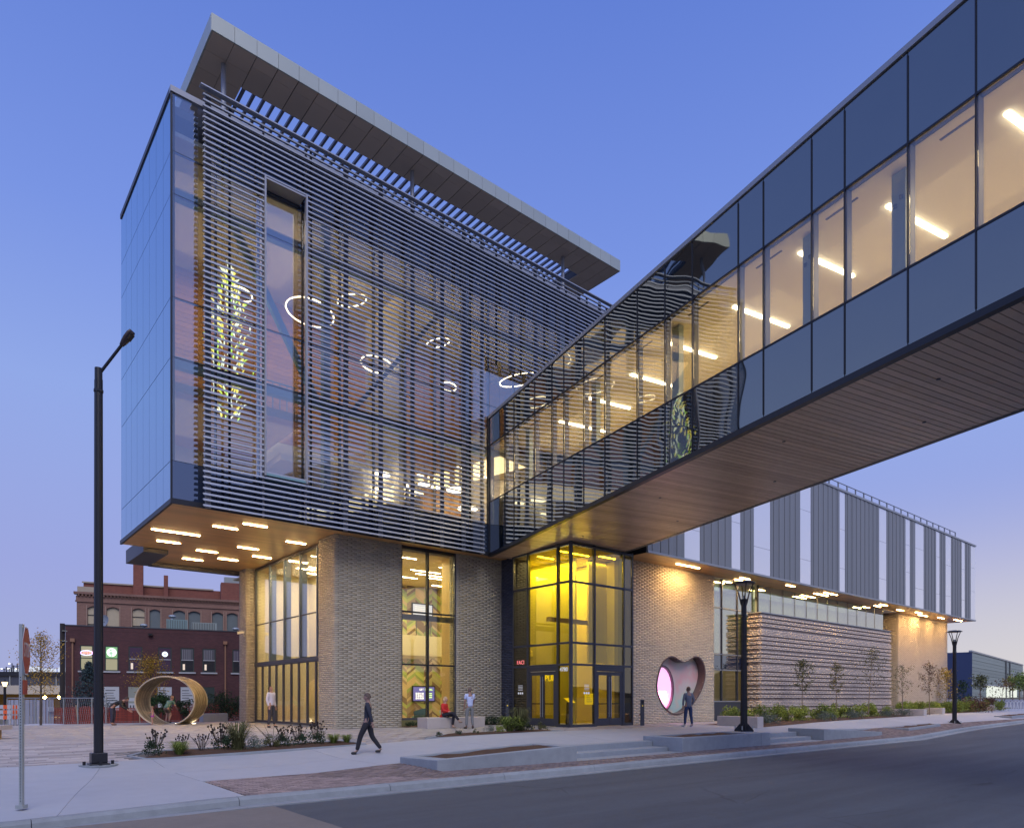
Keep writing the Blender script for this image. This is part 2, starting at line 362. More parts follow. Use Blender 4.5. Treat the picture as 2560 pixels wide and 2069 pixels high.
def strip_z(x, y):
    x = np.asarray(x, float); y = np.asarray(y, float)
    k = kerb_z(x); y0 = kerb_y(x); u = gz(x, -11.5 + 0 * x)
    m = np.interp(x, [-3.61, -3.6, 21, 24], [1, 0, 0, 1])
    zu = k + (u - k) * m
    return k + (zu - k) * np.clip((y - y0) / (-11.5 - y0), 0, 1)
def sheet(name, xs, ys, zf, m, dz=0., keep=None, **k):
    xs = list(xs); ys = list(ys); X, Y = np.meshgrid(xs, ys); Z = zf(X, Y) + dz
    mb = MB(); mb.v = [tuple(map(float, p)) for p in np.stack([X, Y, Z], -1).reshape(-1, 3)]
    w = len(xs)
    for j in range(len(ys) - 1):
        for i in range(w - 1):
            if keep and not keep((xs[i] + xs[i + 1]) / 2, (ys[j] + ys[j + 1]) / 2): continue
            mb.f.append((j * w + i, j * w + i + 1, (j + 1) * w + i + 1, (j + 1) * w + i))
    return mb.build(name, m, **k)
# ================================================================== GROUND
def terr(x, y):
    ky = kerb_y(x); up = gz(x, y) - np.where((x < 80) & (x > -46) & (y < 31), .5, .16); dn = kerb_z(x) - .42
    return np.where(y > ky + .3, np.maximum(np.minimum(up, 3), dn), dn)
xs = [-2500, -900, -300, -120, -60, -40, -25, -16, -12, -8.5, -3.61, -3.6, 1, 4, 14, 18, 22, 26, 33, 42, 50, 58, 62, 66, 70, 75, 85, 95, 112, 160, 300, 900, 2500]
ys = [-900, -300, -100, -60, -30, -16, -14.5, -13.6, -12.4, -11.5, -9, -6.5, -4, 0, 6, 12, 18, 24, 40, 60, 120, 300, 900, 2500]
M_DIRT = mat('dry_grass_ground', (.13, .12, .075), .95, var=.25, nscale=.8, bump=.4, bscale=6)
sheet('ground', xs, ys, terr, M_DIRT, kind='structure')
M_GRAV = mat('grey_gravel', (.25, .25, .27), .9, var=.15, nscale=6, bump=.4, bscale=20)
sheet('gravel_lot', [62, 66, 70, 75, 80, 85, 95, 104], [-30, -20, -11.2, -6, 0, 8, 20, 40, 60], lambda x, y: gz(x, 0 * y), M_GRAV, -.10, keep=lambda x, y: y > -11, kind='structure')
def along(name, xs, o0, o1, z0, z1, m, **k):
    mb = MB()
    for i, x in enumerate(xs):
        ky = float(kerb_y(x)); kz = float(kerb_z(x))
        mb.v += [(x, ky + o0, kz + z0), (x, ky + o1, kz + z1)]
        if i: mb.f.append((2 * i - 2, 2 * i - 1, 2 * i + 1, 2 * i))
    return mb.build(name, m, **k)
rx = [-220, -100, -60, -30, -13, -9, 0, 10, 22, 26, 30, 33, 38, 44, 50, 60, 70, 90, 112, 200, 400]
along('road', rx, -60, -.14, -.13, -.15, M_ROAD, kind='structure')
MB().add([(-40, -40, -.69), (-8.2, -40, -.60), (-8.2, -14.7, -.612), (-40, -14.7, -.68)], [(0, 1, 2, 3)]).build('road_apron', M_ROAD2, kind='structure')
kerb = thing('kerb', None, None, (0, -14.1, -.5)); kerb['kind'] = 'structure'
x = -30.0
while x < 76:
    x1 = x + (3.05 if x < 60 else 6)
    pts = []
    mb = MB()
    for xx, e in ((x + .006, 0), (x1 - .006, 1)):
        ky = float(kerb_y(xx)); kz = float(kerb_z(xx))
        pts += [(xx, ky, kz - .3), (xx, ky, kz), (xx, ky - .12, kz - .005), (xx, ky - .17, kz - .05), (xx, ky - .19, kz - .145), (xx, ky - .62, kz - .125), (xx, ky - .62, kz - .3)]
    mb.add(pts, [(0, 1, 2, 3, 4, 5, 6)[::-1], tuple(range(7, 14))] + [(i, (i + 1) % 7, 7 + (i + 1) % 7, 7 + i) for i in range(7)])
    mb.build('kerb_stone', M_KERB, kerb); x = x1
# pavement slabs
walk = thing('pavement', None, None, (0, -9, 0)); walk['kind'] = 'structure'
def slab(poly, m=M_WALK, g=.008, n=7, dz=0.0, name='slab', parent=None, zf=gz):
    """quad slab following the ground"""
    P = [Vector((p[0], p[1], 0)) for p in poly]; c = sum(P, Vector()) / 4
    P = [p + (c - p).normalized() * g for p in P]
    mb = MB(); n1 = n + 1
    for j in range(n1):
        for i in range(n1):
            a = P[0].lerp(P[1], i / n); b = P[3].lerp(P[2], i / n); q = a.lerp(b, j / n)
            mb.v.append((q.x, q.y, float(zf(q.x, q.y)) + dz))
    for j in range(n):
        for i in range(n): mb.f.append((j * n1 + i, j * n1 + i + 1, (j + 1) * n1 + i + 1, (j + 1) * n1 + i))
    rim = [i for i in range(n1)] + [j * n1 + n for j in range(1, n1)] + [n * n1 + i for i in range(n - 1, -1, -1)] + [j * n1 for j in range(n - 1, 0, -1)]
    b0 = len(mb.v); mb.v += [(mb.v[r][0], mb.v[r][1], mb.v[r][2] - .09) for r in rim]
    for k in range(len(rim)): mb.f.append((rim[k], b0 + k, b0 + (k + 1) % len(rim), rim[(k + 1) % len(rim)]))
    return mb.build(name, m, parent or walk)
MB().add([], []); sheet('pavement_bed', [-34, -12, -8.5, -7, -6, -5, -3.61, -3.6, 1, 4, 12, 18, 24, 33, 42, 50, 58, 66, 76], [-11.5, -9, -7.2, -4.2], gz, M_PBASE, -.07, kind='structure')
X = [-8.5, -4.2, .2, 4.6, 9.0, 13.4, 17.8, 22.2, 26.6, 31, 35.4, 39.8, 44.2, 48.6, 53, 57.4, 61.8, 66.2, 72]
for a, b in zip(X, X[1:]):
    slab([(a, -11.5), (b, -11.5), (b, -9.35), (a, -9.35)]); slab([(a, -9.35), (b, -9.35), (b, -7.2), (a, -7.2)])
    if a > 13: slab([(a, -7.2), (b, -7.2), (b, -5.0), (a, -5.0)])
ky0 = -14.09
lz = lambda x, y: np.maximum(gz(x, y), kerb_z(x)) if False else gz(x, y) + (kerb_z(x) - gz(x, y)) * np.clip((-12.2 - y) / 1.9, 0, 1)
slab([(-11.35, ky0), (-8.5, ky0), (-8.5, -7.2), (-9.6, -7.2)], zf=lz, n=6)
slab([(-16.5, ky0), (-11.35, ky0), (-9.6, -7.2), (-13.6, -7.2)], zf=lz, n=6)
slab([(-21, ky0), (-16.5, ky0), (-13.6, -7.2), (-21, -7.2)], zf=lz, n=5)
slab([(-34, ky0), (-21, ky0), (-21, -7.2), (-34, -7.2)], zf=lz, n=5)
# plaza of long narrow pavers
sheet('plaza_bed', [-40, -30, -20, -12, -8, -6, -3.4, 1, 3, 4, 6, 12, 21], [-7.2, -6, -4, 0, 6, 12, 18, 24, 30], gz, M_PBASE, -.02, kind='structure')
isl = lambda x, y: (-8.9 < x < -2.4 and -7.05 < y < -5.75) or (.0 < x < 6.4 and -7.2 < y < -6.35)
bld = lambda x, y: (x > .02 and y > .02) or (x > 8.72 and y > -5.08 and x < 13.9) or (x > 12.8 and y > -4.28) or (x > 3.2 and y > -.1)
arr = []; y = -7.2
while y < 22:
    h = .15 if y < 8 else .30; L = .75 if y < 8 else 1.2; x = -26 + R.uniform(0, L)
    while x < 20.6:
        cx, cyy = x + L / 2, y + h / 2
        d = (cx - CAMX) * .6415 + (cyy - CAMY) * .7671; hh = (cx - CAMX) * .7671 - (cyy - CAMY) * .6415
        if d > 0 and abs(hh) / d < .80 and not isl(cx, cyy) and not bld(cx, cyy):
            arr.append((x, x + L - .008, y, y + h - .008, -.03, R.uniform(-.0015, .003)))
        x += L
    y += h
plaza = thing('plaza_paving', None, None, (0, 0, 0)); plaza['kind'] = 'structure'
order = sorted(range(len(arr)), key=lambda i: (arr[i][0] - CAMX) * .6415 + (arr[i][2] - CAMY) * .7671)
near = set(order[:290])
pm = MB().box(0, .742, 0, .142, -.03, 0).mesh('paver', mat('plaza_paver_single', (.36, .335, .33), .75, var=.06, oinfo=.28, nscale=6, bump=.2, bscale=50))
for i in order[:290]:
    a = arr[i]; z = float(gz((a[0] + a[1]) / 2, (a[2] + a[3]) / 2)); sl = (float(gz(a[1], a[2])) - float(gz(a[0], a[2]))) / (a[1] - a[0]); sy = (float(gz(a[0], a[3] + .3)) - float(gz(a[0], a[2] - .3))) / (a[3] - a[2] + .6)
    inst('paver', pm, (a[0], a[2], float(gz(a[0], a[2])) + a[5]), plaza, rot=(math.atan(sy), -math.atan(sl), 0))
blocks('paver_field', [arr[i] for i in order[290:]], M_PAVE, plaza, zfun=lambda x, y: gz(x, y))
# red brick strip along the kerb
strip = thing('brick_paving', None, None, (0, -12.8, -.5)); strip['kind'] = 'structure'
def strip_keep(x, y):
    if -3.6 < x < 21.8 and y > -12.93: return False
    return y > kerb_y(x) + .02
sx = [-8.48, -6, -3.61, -3.6, 1, 10, 21, 24, 27, 33, 38, 44, 50, 60, 70]
mb = MB()
for i, xx in enumerate(sx):
    k = float(kerb_y(xx))
    for j in range(3):
        yy = k + (-11.5 - k) * j / 2; mb.v.append((xx, yy, float(strip_z(xx, yy)) - .022))
    if i:
        for j in range(2): mb.f.append((3 * i - 3 + j, 3 * i + j, 3 * i + j + 1, 3 * i - 2 + j))
mb.build('paver_bed', M_PBASE, strip)
sa = []; y = -14.08; r = 0
while y < -10.9:
    x = -8.46 + (r % 2) * .11
    while x < 60:
        w = .212 if x < 30 else .43
        if strip_keep(x + w / 2, y + .05) and y + .1 < -11.5: sa.append((x, x + w, y, y + .099, -.03, R.uniform(-.002, .003)))
        x += w + .008
    y += .107; r += 1
sa.sort(key=lambda a: (a[0] - CAMX) * .6415 + (a[2] - CAMY) * .7671)
bm_ = MB().box(0, .212, 0, .099, -.03, 0).mesh('paver', M_STRIP)
for a in sa[:295]:
    sl = float(strip_z(a[0] + .2, a[2]) - strip_z(a[0], a[2])) / .2; sy = float(strip_z(a[0], a[3]) - strip_z(a[0], a[2])) / .1
    inst('paver', bm_, (a[0], a[2], float(strip_z(a[0], a[2])) + a[5]), strip, rot=(math.atan(sy), -math.atan(sl), 0))
blocks('paver_field', sa[295:], M_STRIP, strip, zfun=lambda x, y: strip_z(x, y))
# ---- concrete planters and steps on the slope
def planter(name, label, poly, tops, bot, soil, w=.17):
    """ring wall with sloping top, soil inside; poly is FL,FR,BR,BL"""
    t = thing(name, label, 'planter', (poly[0][0], poly[0][1], bot), group='concrete planters along the kerb')
    P = [Vector((p[0], p[1], 0)) for p in poly]; c = sum(P, Vector()) / 4
    U = (P[1] - P[0]).normalized(); V = Vector((-U.y, U.x, 0))
    I = [P[0] + U * w * 2.2 + V * w, P[1] - U * w * 2.2 + V * w, P[2] - U * w * 2.2 - V * w, P[3] + U * w * 2.2 - V * w]
    def zi(p): # bilinear top height
        s = (p - P[0]).dot(U) / (P[1] - P[0]).length
        return tops[0] + (tops[1] - tops[0]) * s
    v = [(p.x, p.y, bot) for p in P] + [(p.x, p.y, zi(p)) for p in P] + [(p.x, p.y, zi(p)) for p in I] + [(p.x, p.y, zi(p) - .18) for p in I]
    f = []
    for i in range(4):
        j = (i + 1) % 4; f += [(i, j, 4 + j, 4 + i), (4 + i, 4 + j, 8 + j, 8 + i), (8 + i, 8 + j, 12 + j, 12 + i)]
    wll = MB().add(v, f + [(3, 2, 1, 0)]).build('wall', M_CONC, t, bevel=.02)
    sp = [(p.x, p.y, zi(p) - soil) for p in I]
    mb = MB(); n = 14
    for j in range(5):
        for i in range(n + 1):
            a = Vector(sp[0]).lerp(Vector(sp[1]), i / n); b = Vector(sp[3]).lerp(Vector(sp[2]), i / n); q = a.lerp(b, j / 4)
            mb.v.append((q.x, q.y, q.z + R.uniform(-.02, .03)))
    for j in range(4):
        for i in range(n): mb.f.append((j * (n + 1) + i, j * (n + 1) + i + 1, (j + 1) * (n + 1) + i + 1, (j + 1) * (n + 1) + i))
    mb.build('soil', M_SOIL, t)
    return t
planter('concrete_planter', 'long grey concrete planter left of the entrance steps, its wall sloping down to the pavement', [(-3.55, -12.95), (1.05, -13.08), (1.05, -11.45), (-3.7, -11.45)], (-.19, -.03), -.75, .05)
p2 = planter('concrete_planter', 'concrete planter between two flights of steps, with the black lamp post on its end', [(5.95, -13.05), (10.75, -13.05), (10.75, -11.45), (5.9, -11.45)], (0, 0), -.75, .05)
MB().box(10.756, 11.4, -13.052, -11.45, -.75, .002).build('end_block', M_CONC, p2, bevel=.015)
planter('concrete_planter', 'concrete planter right of the second steps, tapering down to the brick paving', [(15.75, -13.0), (21.6, -12.95), (21.6, -11.45), (15.65, -11.45)], (0, -.30), -.75, .02)
planter('concrete_planter', 'low rectangular concrete planter beside the farther lamp post', [(25.3, -12.75), (31.6, -12.1), (32.6, -11.1), (25.3, -11.35)], (-.24, -.2), -.7, .03)
planter('concrete_planter', 'low kerbed planter at the far right edge near the bike racks', [(48.3, -11.3), (57, -10.9), (57, -10.0), (48.5, -10.1)], (-.05, .02), -.6, .0)
def steps(label, x0, x1, nst):
    t = thing('steps', label, 'steps', (x0, -12.5, -.5))
    MB().box(x0, x1, -11.87, -11.46, -.7, -.150).build('step', M_CONC, t, bevel=.012)
    MB().box(x0, x1, -12.52, -11.872, -.7, -.325).build('step', M_CONC, t, bevel=.012)
    MB().box(x0, x1, -13.12, -12.522, -.7, -.462).build('step', M_CONC, t, bevel=.01)
steps('broad concrete steps between the two long planters below the entrance', 1.06, 5.88, 3)
steps('concrete steps right of the lamp post planter', 11.41, 15.6, 3)
# ---- planting beds (mulch)
def bed(name, poly, n=2, dz=.03, m=M_SOIL):
    mb = MB(); P = [Vector((a, b, 0)) for a, b in poly]; w = 16
    for j in range(6):
        for i in range(w + 1):
            q = P[0].lerp(P[1], i / w).lerp(P[3].lerp(P[2], i / w), j / 5)
            e = 0 if j in (0, 5) or i in (0, w) else 1
            mb.v.append((q.x, q.y, float(gz(q.x, q.y)) + dz * e + .008 + e * R.uniform(0, .04)))
    for j in range(5):
        for i in range(w): mb.f.append((j * (w + 1) + i, j * (w + 1) + i + 1, (j + 1) * (w + 1) + i + 1, (j + 1) * (w + 1) + i))
    return mb.build(name, m, kind='structure')
bed('planting_bed', [(16.4, -9.85), (28, -8.4), (28, -4.4), (15.6, -7.2)]); bed('planting_bed', [(28, -8.4), (41.9, -7.2), (41.9, -4.4), (28, -4.4)])
bed('planting_bed', [(42.6, -6.2), (62, -5.6), (62, -4.1), (42.6, -4.1)]); bed('planting_bed', [(-8.7, -7.0), (-2.45, -6.98), (-2.6, -6.05), (-7.9, -5.95)]); bed('planting_bed', [(.15, -7.12), (6.0, -7.12), (5.6, -6.45), (1.2, -6.35)])
bed('planting_bed', [(3.0, -.75), (8.65, -.75), (8.65, -.05), (3.0, -.05)]); bed('planting_bed', [(62, -5.6), (75, -4.5), (75, 1), (62, 0)])
def edging(pts, w=.12):
    mb = MB()
    for (x0, y0), (x1, y1) in zip(pts, pts[1:]):
        U = Vector((x1 - x0, y1 - y0, 0)); L = U.length; U.normalize(); V = Vector((-U.y, U.x, 0))
        za = float(gz(x0, y0)); zb = float(gz(x1, y1)); b = Vector((x0, y0, 0)); e = Vector((x1, y1, 0))
        v = [(*(b)[:2], za - .1), (*(e)[:2], zb - .1), (*(e + V * w)[:2], zb - .1), (*(b + V * w)[:2], za - .1), (*(b)[:2], za + .025), (*(e)[:2], zb + .025), (*(e + V * w)[:2], zb + .025), (*(b + V * w)[:2], za + .025)]
        mb.add(v, [(4, 5, 6, 7), (0, 1, 5, 4), (1, 2, 6, 5), (2, 3, 7, 6), (3, 0, 4, 7)])
    return mb.build('bed_edging', M_CONC, kind='structure')
edging([(-8.95, -6.55), (-8.7, -7.1), (-8.2, -7.18), (-2.35, -7.16), (-2.35, -5.95)]); edging([(-2.4, -5.9), (-7.9, -5.82), (-8.6, -6.1), (-8.95, -6.5)])
edging([(-.1, -7.12), (.3, -7.2), (6.2, -7.2), (6.25, -6.9), (5.7, -6.3), (1.2, -6.24), (-.1, -7.0)])
# ================================================================== MUSEUM BUILDING
B = thing('museum_building', 'tall glass box wrapped in horizontal louvers on brick piers under a tilted flat canopy', 'building', (0, 0, 0))
S = 8.14                                    # soffit height
BX0, BX1, BY0, BY1, BT = -6.42, 17.5, -.55, 7.9, 22.53
# brick piers
def pier(x0, x1, y0, y1, z1=S, m=M_BRICK, mm=M_MORTAR, front=True, left=True, right=False, z0=0, parent=B, skip=None, wname='brick_wall', **k):
    c = MB().box(x0 + .021, x1 - .021, y0 + .021, y1 - .021, z0 - .3, z1 - .004).build(wname, mm, parent)
    if front: blocks('brick_courses', brick_arr(x0, x1, z0, z1, skip, **k), m, c, o=(0, y0 + .012, 0))
    if left: blocks('brick_courses', brick_arr(-y1, -y0 - .013, z0, z1, **k), m, c, o=(x0 + .012, 0, 0), U=(0, -1, 0), V=(1, 0, 0))
    if right: blocks('brick_courses', brick_arr(y0 + .013, y1, z0, z1, **k), m, c, o=(x1 - .012, 0, 0), U=(0, 1, 0), V=(-1, 0, 0))
    return c
pier(0, 3.2, 0, 1.6); pier(6.2, 9.38, 0, .6, left=True); pier(.36 - .5, .5, 10.2, 11.3, left=True)
pier(9.4, 9.9, -.02, 1.2, m=M_DBRICK, mm=M_DMORT, left=False)
pier(8.9, 9.6, -1.18, -.03, m=M_DBRICK, mm=M_DMORT, left=True, front=True)
# soffit under the box: wooden boards with gaps
so = MB().add([(BX0 + .02, -.53, S + .03), (9.0, -.53, S + .03), (9.0, 8.0, S + .03), (BX0 + .02, 8.0, S + .03)], [(3, 2, 1, 0)]).build('soffit', M_FRAMED, B)
y = -.5; i = 0
while y < 11.35:
    x0, x1 = (BX0 + .06, 8.95 if y < 0 else .4) if y < 7.95 else (-4.45, .4)
    MB().box(x0, x1, y, y + .192, S - .002, S + .02).build('soffit_board', M_WOOD, B); y += .197
MB().box(-4.46, .6, 8.0, 11.5, S + .021, S + .4).build('soffit_deck', M_FRAMED, B)
MB().box(-4.5, -.05, 11.4, 11.75, S - .22, S + .42).build('edge_beam', M_FRAME, B)
MB().box(-5.5, -4.47, 8.02, 11.75, S - .20, S + .45).build('edge_beam', M_FRAME, B)
MB().box(BX0 - .02, 9.4, -.60, -.535, S - .02, S + .16).build('fascia', M_FRAMED, B); MB().box(BX0 - .03, BX0 + .055, -.534, 8.0, S - .02, S + .15).build('fascia', M_FRAMED, B)
# left (west) face: pale spandrel panels
zs_ = [S + .15, 9.63, 13.27, 15.38, 19.0, 20.5, BT]
nl = 8; yl = [BY0 + .06 + (BY1 - BY0 - .06) * i / nl for i in range(nl + 1)]
for j in range(6):
    for i in range(nl):
        MB().box(BX0, BX0 + .05, yl[i] + .012, yl[i + 1] - .012, zs_[j] + .012, zs_[j + 1] - .012).build('glass_panel', M_SPL, B)
MB().box(BX0 + .051, BX0 + .12, BY0 + .02, BY1, S + .02, BT).build('wall_lining', M_FRAMED, B)
# front glass panes and dark spandrels
fx = [BX0 + .03, -4.9, -3.34, -1.6, 0, 1.55, 3.1, 4.65, 6.2, 7.72, 9.3, 10.9, 12.5, 14.1, 15.7, BX1]
for i, (a, b) in enumerate(zip(fx, fx[1:])):
    for j in range(6):
        mt = M_SPD if j == 0 else (M_SPD if j == 5 else G_BOX)
        if i == 0 and j >= 1: mt = M_FRST if False else G_BOX
        MB().box(a + .01, b - .01, BY0, BY0 + .03, zs_[j] + .01, zs_[j + 1] - .01).build('glass_pane', mt, B)
for a in fx[1:-1]: MB().box(a - .03, a + .03, BY0 + .035, BY0 + .17, S + .1, BT).build('mullion', M_FRAMED, B)
for z in zs_[1:-1]: MB().box(BX0 + .12, BX1, BY0 + .032, BY0 + .09, z - .03, z + .03).build('transom', M_FRAMED, B)
MB().box(BX0 - .03, BX0 + .03, BY0 - .03, BY0 + .03, S, BT).build('corner_trim', M_FRAMED, B)
MB().box(BX0 - .04, BX1, BY0 - .06, BY0 + .12, BT, BT + .20).build('parapet_cap', M_ALUD, B); MB().box(BX0 - .04, BX0 + .14, BY0 + .121, BY1, BT, BT + .20).build('parapet_cap', M_FRAME, B)
MB().box(BX0 + .13, BX1, BY0 + .13, BY1, 21.9, 22.2).build('roof', mat('roof_deck', (.2, .2, .2), .9), B)
MB().box(BX0 + .13, BX1 - .1, BY1 - .12, BY1, S + .1, 21.9).build('rear_wall', M_FRAMED, B)
MB().box(BX1 - .1, BX1, BY0 + .05, BY1, S + .02, BT).build('end_wall', M_FRAME, B)
# interior of the glass box
MB().box(BX0 + .13, BX1 - .11, BY0 + .18, BY1 - .13, 9.35, 9.55).build('floor', M_FLOOR, B)
MB().box(BX0 + .13, BX1 - .11, BY0 + .18, BY1 - .13, 21.2, 21.35).build('ceiling', M_WHITE, B)
z = 9.6
while z < 21.15:
    m = M_WOODI if (z > 14.2 or z < 10.9) else M_WHITE
    if m is M_WHITE:
        MB().box(BX0 + .13, BX1 - .11, BY1 - .32, BY1 - .13, z, 14.2).build('white_wall', M_WHITE, B); z = 14.21; continue
    MB().box(BX0 + .13, BX1 - .11, BY1 - .32, BY1 - .13, z, z + .205).build('wall_board', M_WOODI, B); z += .215
MB().box(BX0 + .14, -.8, 1.4, BY1 - .33, 12.9, 13.25).build('upper_floor', M_WOODI, B); MB().box(-.4, 15.5, 4.8, BY1 - .33, 12.4, 12.7).build('upper_floor', M_WHITE, B)
MB().box(3, 4.6, 3.2, 4.4, 9.55, 12.4).build('partition', M_WHITE, B); MB().box(7, 9.6, 4.2, 4.5, 9.55, 12.4).build('partition', M_WOODI, B); MB().box(4.6, 4.9, 2.6, 6, 9.55, 21.2).build('partition', M_WHITE, B); MB().box(10.4, 10.6, 1.4, 6, 9.55, 16).build('partition', M_WHITE, B)
for zz in (13.35, 19.5): MB().box(BX0 + .15, BX1 - .2, .35, .62, zz, zz + .38).build('steel_beam', M_TEAL, B)
MB().tube([(-4.0, .45, 19.5), (-.6, .45, 13.6)], .17, 4).build('steel_brace', M_TEAL, B); MB().tube([(1.0, .45, 13.6), (5.6, .45, 19.5)], .14, 4).build('steel_brace', M_TEAL, B)
for xx in (-.35, 6.9, 13.6): MB().box(xx, xx + .3, .3, .6, 9.55, 21.2).build('steel_column', M_TEAL, B)
for i, xx in enumerate(np.linspace(-3.3, -1.2, 8)): MB().tube([(xx, 1.35, 13.25), (xx, 1.35, 14.3)], .02, 4).build('guard_post', M_TEAL, B)
MB().tube([(-3.4, 1.35, 14.3), (-1.1, 1.35, 14.3)], .03, 5).build('guard_rail', M_TEAL, B)
# louvre screen: 73 blades, every seventh deeper
LY = -1.15; xs_post = [-5.42, -3.95, -3.38, -1.72, -.1, 1.5, 3.05, 4.6, 5.8, 6.85, 8.6, 10.2, 11.8, 13.3, 14.9, 16.4]
SX0, SX1 = -5.52, 16.9
lv = {}
def blade(x0, x1, z, deep):
    key = (round(x1 - x0, 3), deep)
    if key not in lv:
        d = .27 if deep else .14; h = .060 if deep else .072
        mb = MB(); L = x1 - x0
        prof = [(0, 0), (.02, h), (d, h), (d, h - .02), (.03, h - .022), (.015, 0)]
        pts = [(0, p, q) for p, q in prof] + [(L, p, q) for p, q in prof]; n = 6
        mb.add(pts, [(0, 1, 2, 3, 4, 5), (11, 10, 9, 8, 7, 6)] + [(i, n + i, n + (i + 1) % n, (i + 1) % n) for i in range(n)])
        lv[key] = mb.mesh('louver', M_ALU)
    inst('louver', lv[key], (x0, LY - (.10 if deep else 0), z), B)
k = 0; z = 8.06
ZF = []
while z < 22.7:
    deep = abs(((z - 8.75) / 1.41) - round((z - 8.75) / 1.41)) < .06
    xe = 7.0 if z < 17.15 else SX1
    if 9.72 < z < 20.6:
        blade(SX0 - (.1 if deep else 0), -3.36, z, deep); blade(-1.70, xe + (.25 if deep and z < 17.15 else 0), z, deep)
    else: blade(SX0 - (.1 if deep else 0), xe + (.5 if deep and z < 17.15 else 0), z, deep)
    z += .2014
blade(SX0 - .1, SX1, 22.80, True)
for xx in xs_post:
    segs = [(8.05, 22.8)] if xx <= 6.9 else [(17.2, 22.8)]
    if xx == -3.38: segs = [(8.05, 22.8)]
    if xx == -3.95: segs = []
    w = .20 if xx not in (-3.38, -1.72) else .07
    for a, b in segs: MB().box(xx, xx + w, LY + .155, LY + .20, a, b).build('screen_post', M_ALUD, B)
for xx in np.arange(-4.6, 16.5, 1.55):
    if -3.3 < xx < -1.8: continue
    MB().box(xx, xx + .07, -.98, -.90, 8.1 if xx < 6.8 else 17.2, 22.7).build('screen_post', M_FRAMED, B)
    for zz in np.arange(8.75, 22.6, 1.41):
        if xx < 6.8 or zz > 17.2: MB().tube([(xx + .03, -.9, zz), (xx + .03, -.56, zz + .2)], .02, 4, cap=False).build('screen_bracket', M_FRAMED, B)
# deep frame of the tall window slot
for a in ((-3.37, -3.31, 9.58, 20.72), (-1.76, -1.70, 9.58, 20.72)): MB().box(a[0], a[1], LY - .06, LY + .08, a[2], a[3]).build('slot_frame', M_ALUD, B)
MB().box(-3.30, -1.77, LY - .02, BY0 - .02, 9.60, 9.68).build('slot_frame', M_TEAL, B); MB().box(-3.30, -1.77, LY - .02, BY0 - .02, 20.64, 20.7).build('slot_frame', M_ALUD, B)
# roof canopy
CZ, CT, CX0, CX1, CY0, CY1 = 25.0, 25.6, -5.25, 16.5, -1.15, 7.0
nP = 27; w = (CX1 - CX0) / nP; INN = .58
for i in range(nP):
    a = CX0 + i * w
    MB().box(a + .006, a + w - .006, CY0, CY0 + .05, CZ, CT).build('fascia_panel', M_FASC, B)
    if i not in (0, 1, nP - 2, nP - 1):
        ym = (CY0 + INN) / 2 - .3
        MB().box(a + .014, a + w - .014, CY0 + .058, ym - .008, CZ + .0, CZ + .03).build('soffit_panel', M_CSOF, B)
        MB().box(a + .014, a + w - .014, ym, INN, CZ + .0, CZ + .03).build('soffit_panel', M_CSOF, B)
for a0, a1 in ((CX0, CX0 + 2 * w), (CX1 - 2 * w, CX1)):
    yy = CY0 + .058; 
    while yy < CY1:
        y2 = min(yy + .9, CY1)
        for q in range(2):
            MB().box(a0 + .008 + q * (a1 - a0) / 2 + (.05 if a0 == CX0 and q == 0 else 0), a0 + (q + 1) * (a1 - a0) / 2 - .008 - (.05 if a0 != CX0 and q == 1 else 0), yy, y2 - .01, CZ, CZ + .03).build('soffit_panel', M_CSOF, B)
        yy = y2
yy = CY0 + .051
while yy < CY1:
    y2 = min(yy + w * 1.15, CY1); MB().box(CX0, CX0 + .05, yy, y2 - .01, CZ, CT).build('fascia_panel', M_FASC, B); MB().box(CX1 - .05, CX1, yy, y2 - .01, CZ, CT).build('fascia_panel', M_FASC, B); yy = y2
MB().box(CX0 + .06, CX0 + 2 * w, CY0 + .06, CY1, CZ + .035, CT - .02).build('canopy_deck', M_FRAMED, B); MB().box(CX1 - 2 * w, CX1 - .06, CY0 + .06, CY1, CZ + .035, CT - .02).build('canopy_deck', M_FRAMED, B)
MB().box(CX0 + 2 * w + .01, CX1 - 2 * w - .01, CY0 + .06, INN, CZ + .035, CT - .02).build('canopy_deck', M_FRAMED, B); MB().box(CX0 + 2 * w + .01, CX1 - 2 * w - .01, CY1 - 1.2, CY1, CZ, CT - .02).build('canopy_deck', M_CSOF, B)
sm = MB().box(0, .10, 0, CY1 - 1.2 - INN, 0, .12).mesh('slat', M_SLAT)
xx = CX0 + 2 * w + .1
while xx < CX1 - 2 * w - .1: inst('slat', sm, (xx, INN + .003, CZ + .06), B); xx += .39
for cx in (-4.48, 3.74, 13.17): MB().tube([(cx, 0, 22.2), (cx, 0, CZ + .02)], .09, 12).build('canopy_column', M_ALUD, B, smooth=False)
for cx in (-4.48, 3.74, 13.17): MB().tube([(cx, 5.5, 22.2), (cx, 5.5, CZ + .02)], .09, 12).build('canopy_column', M_ALUD, B)
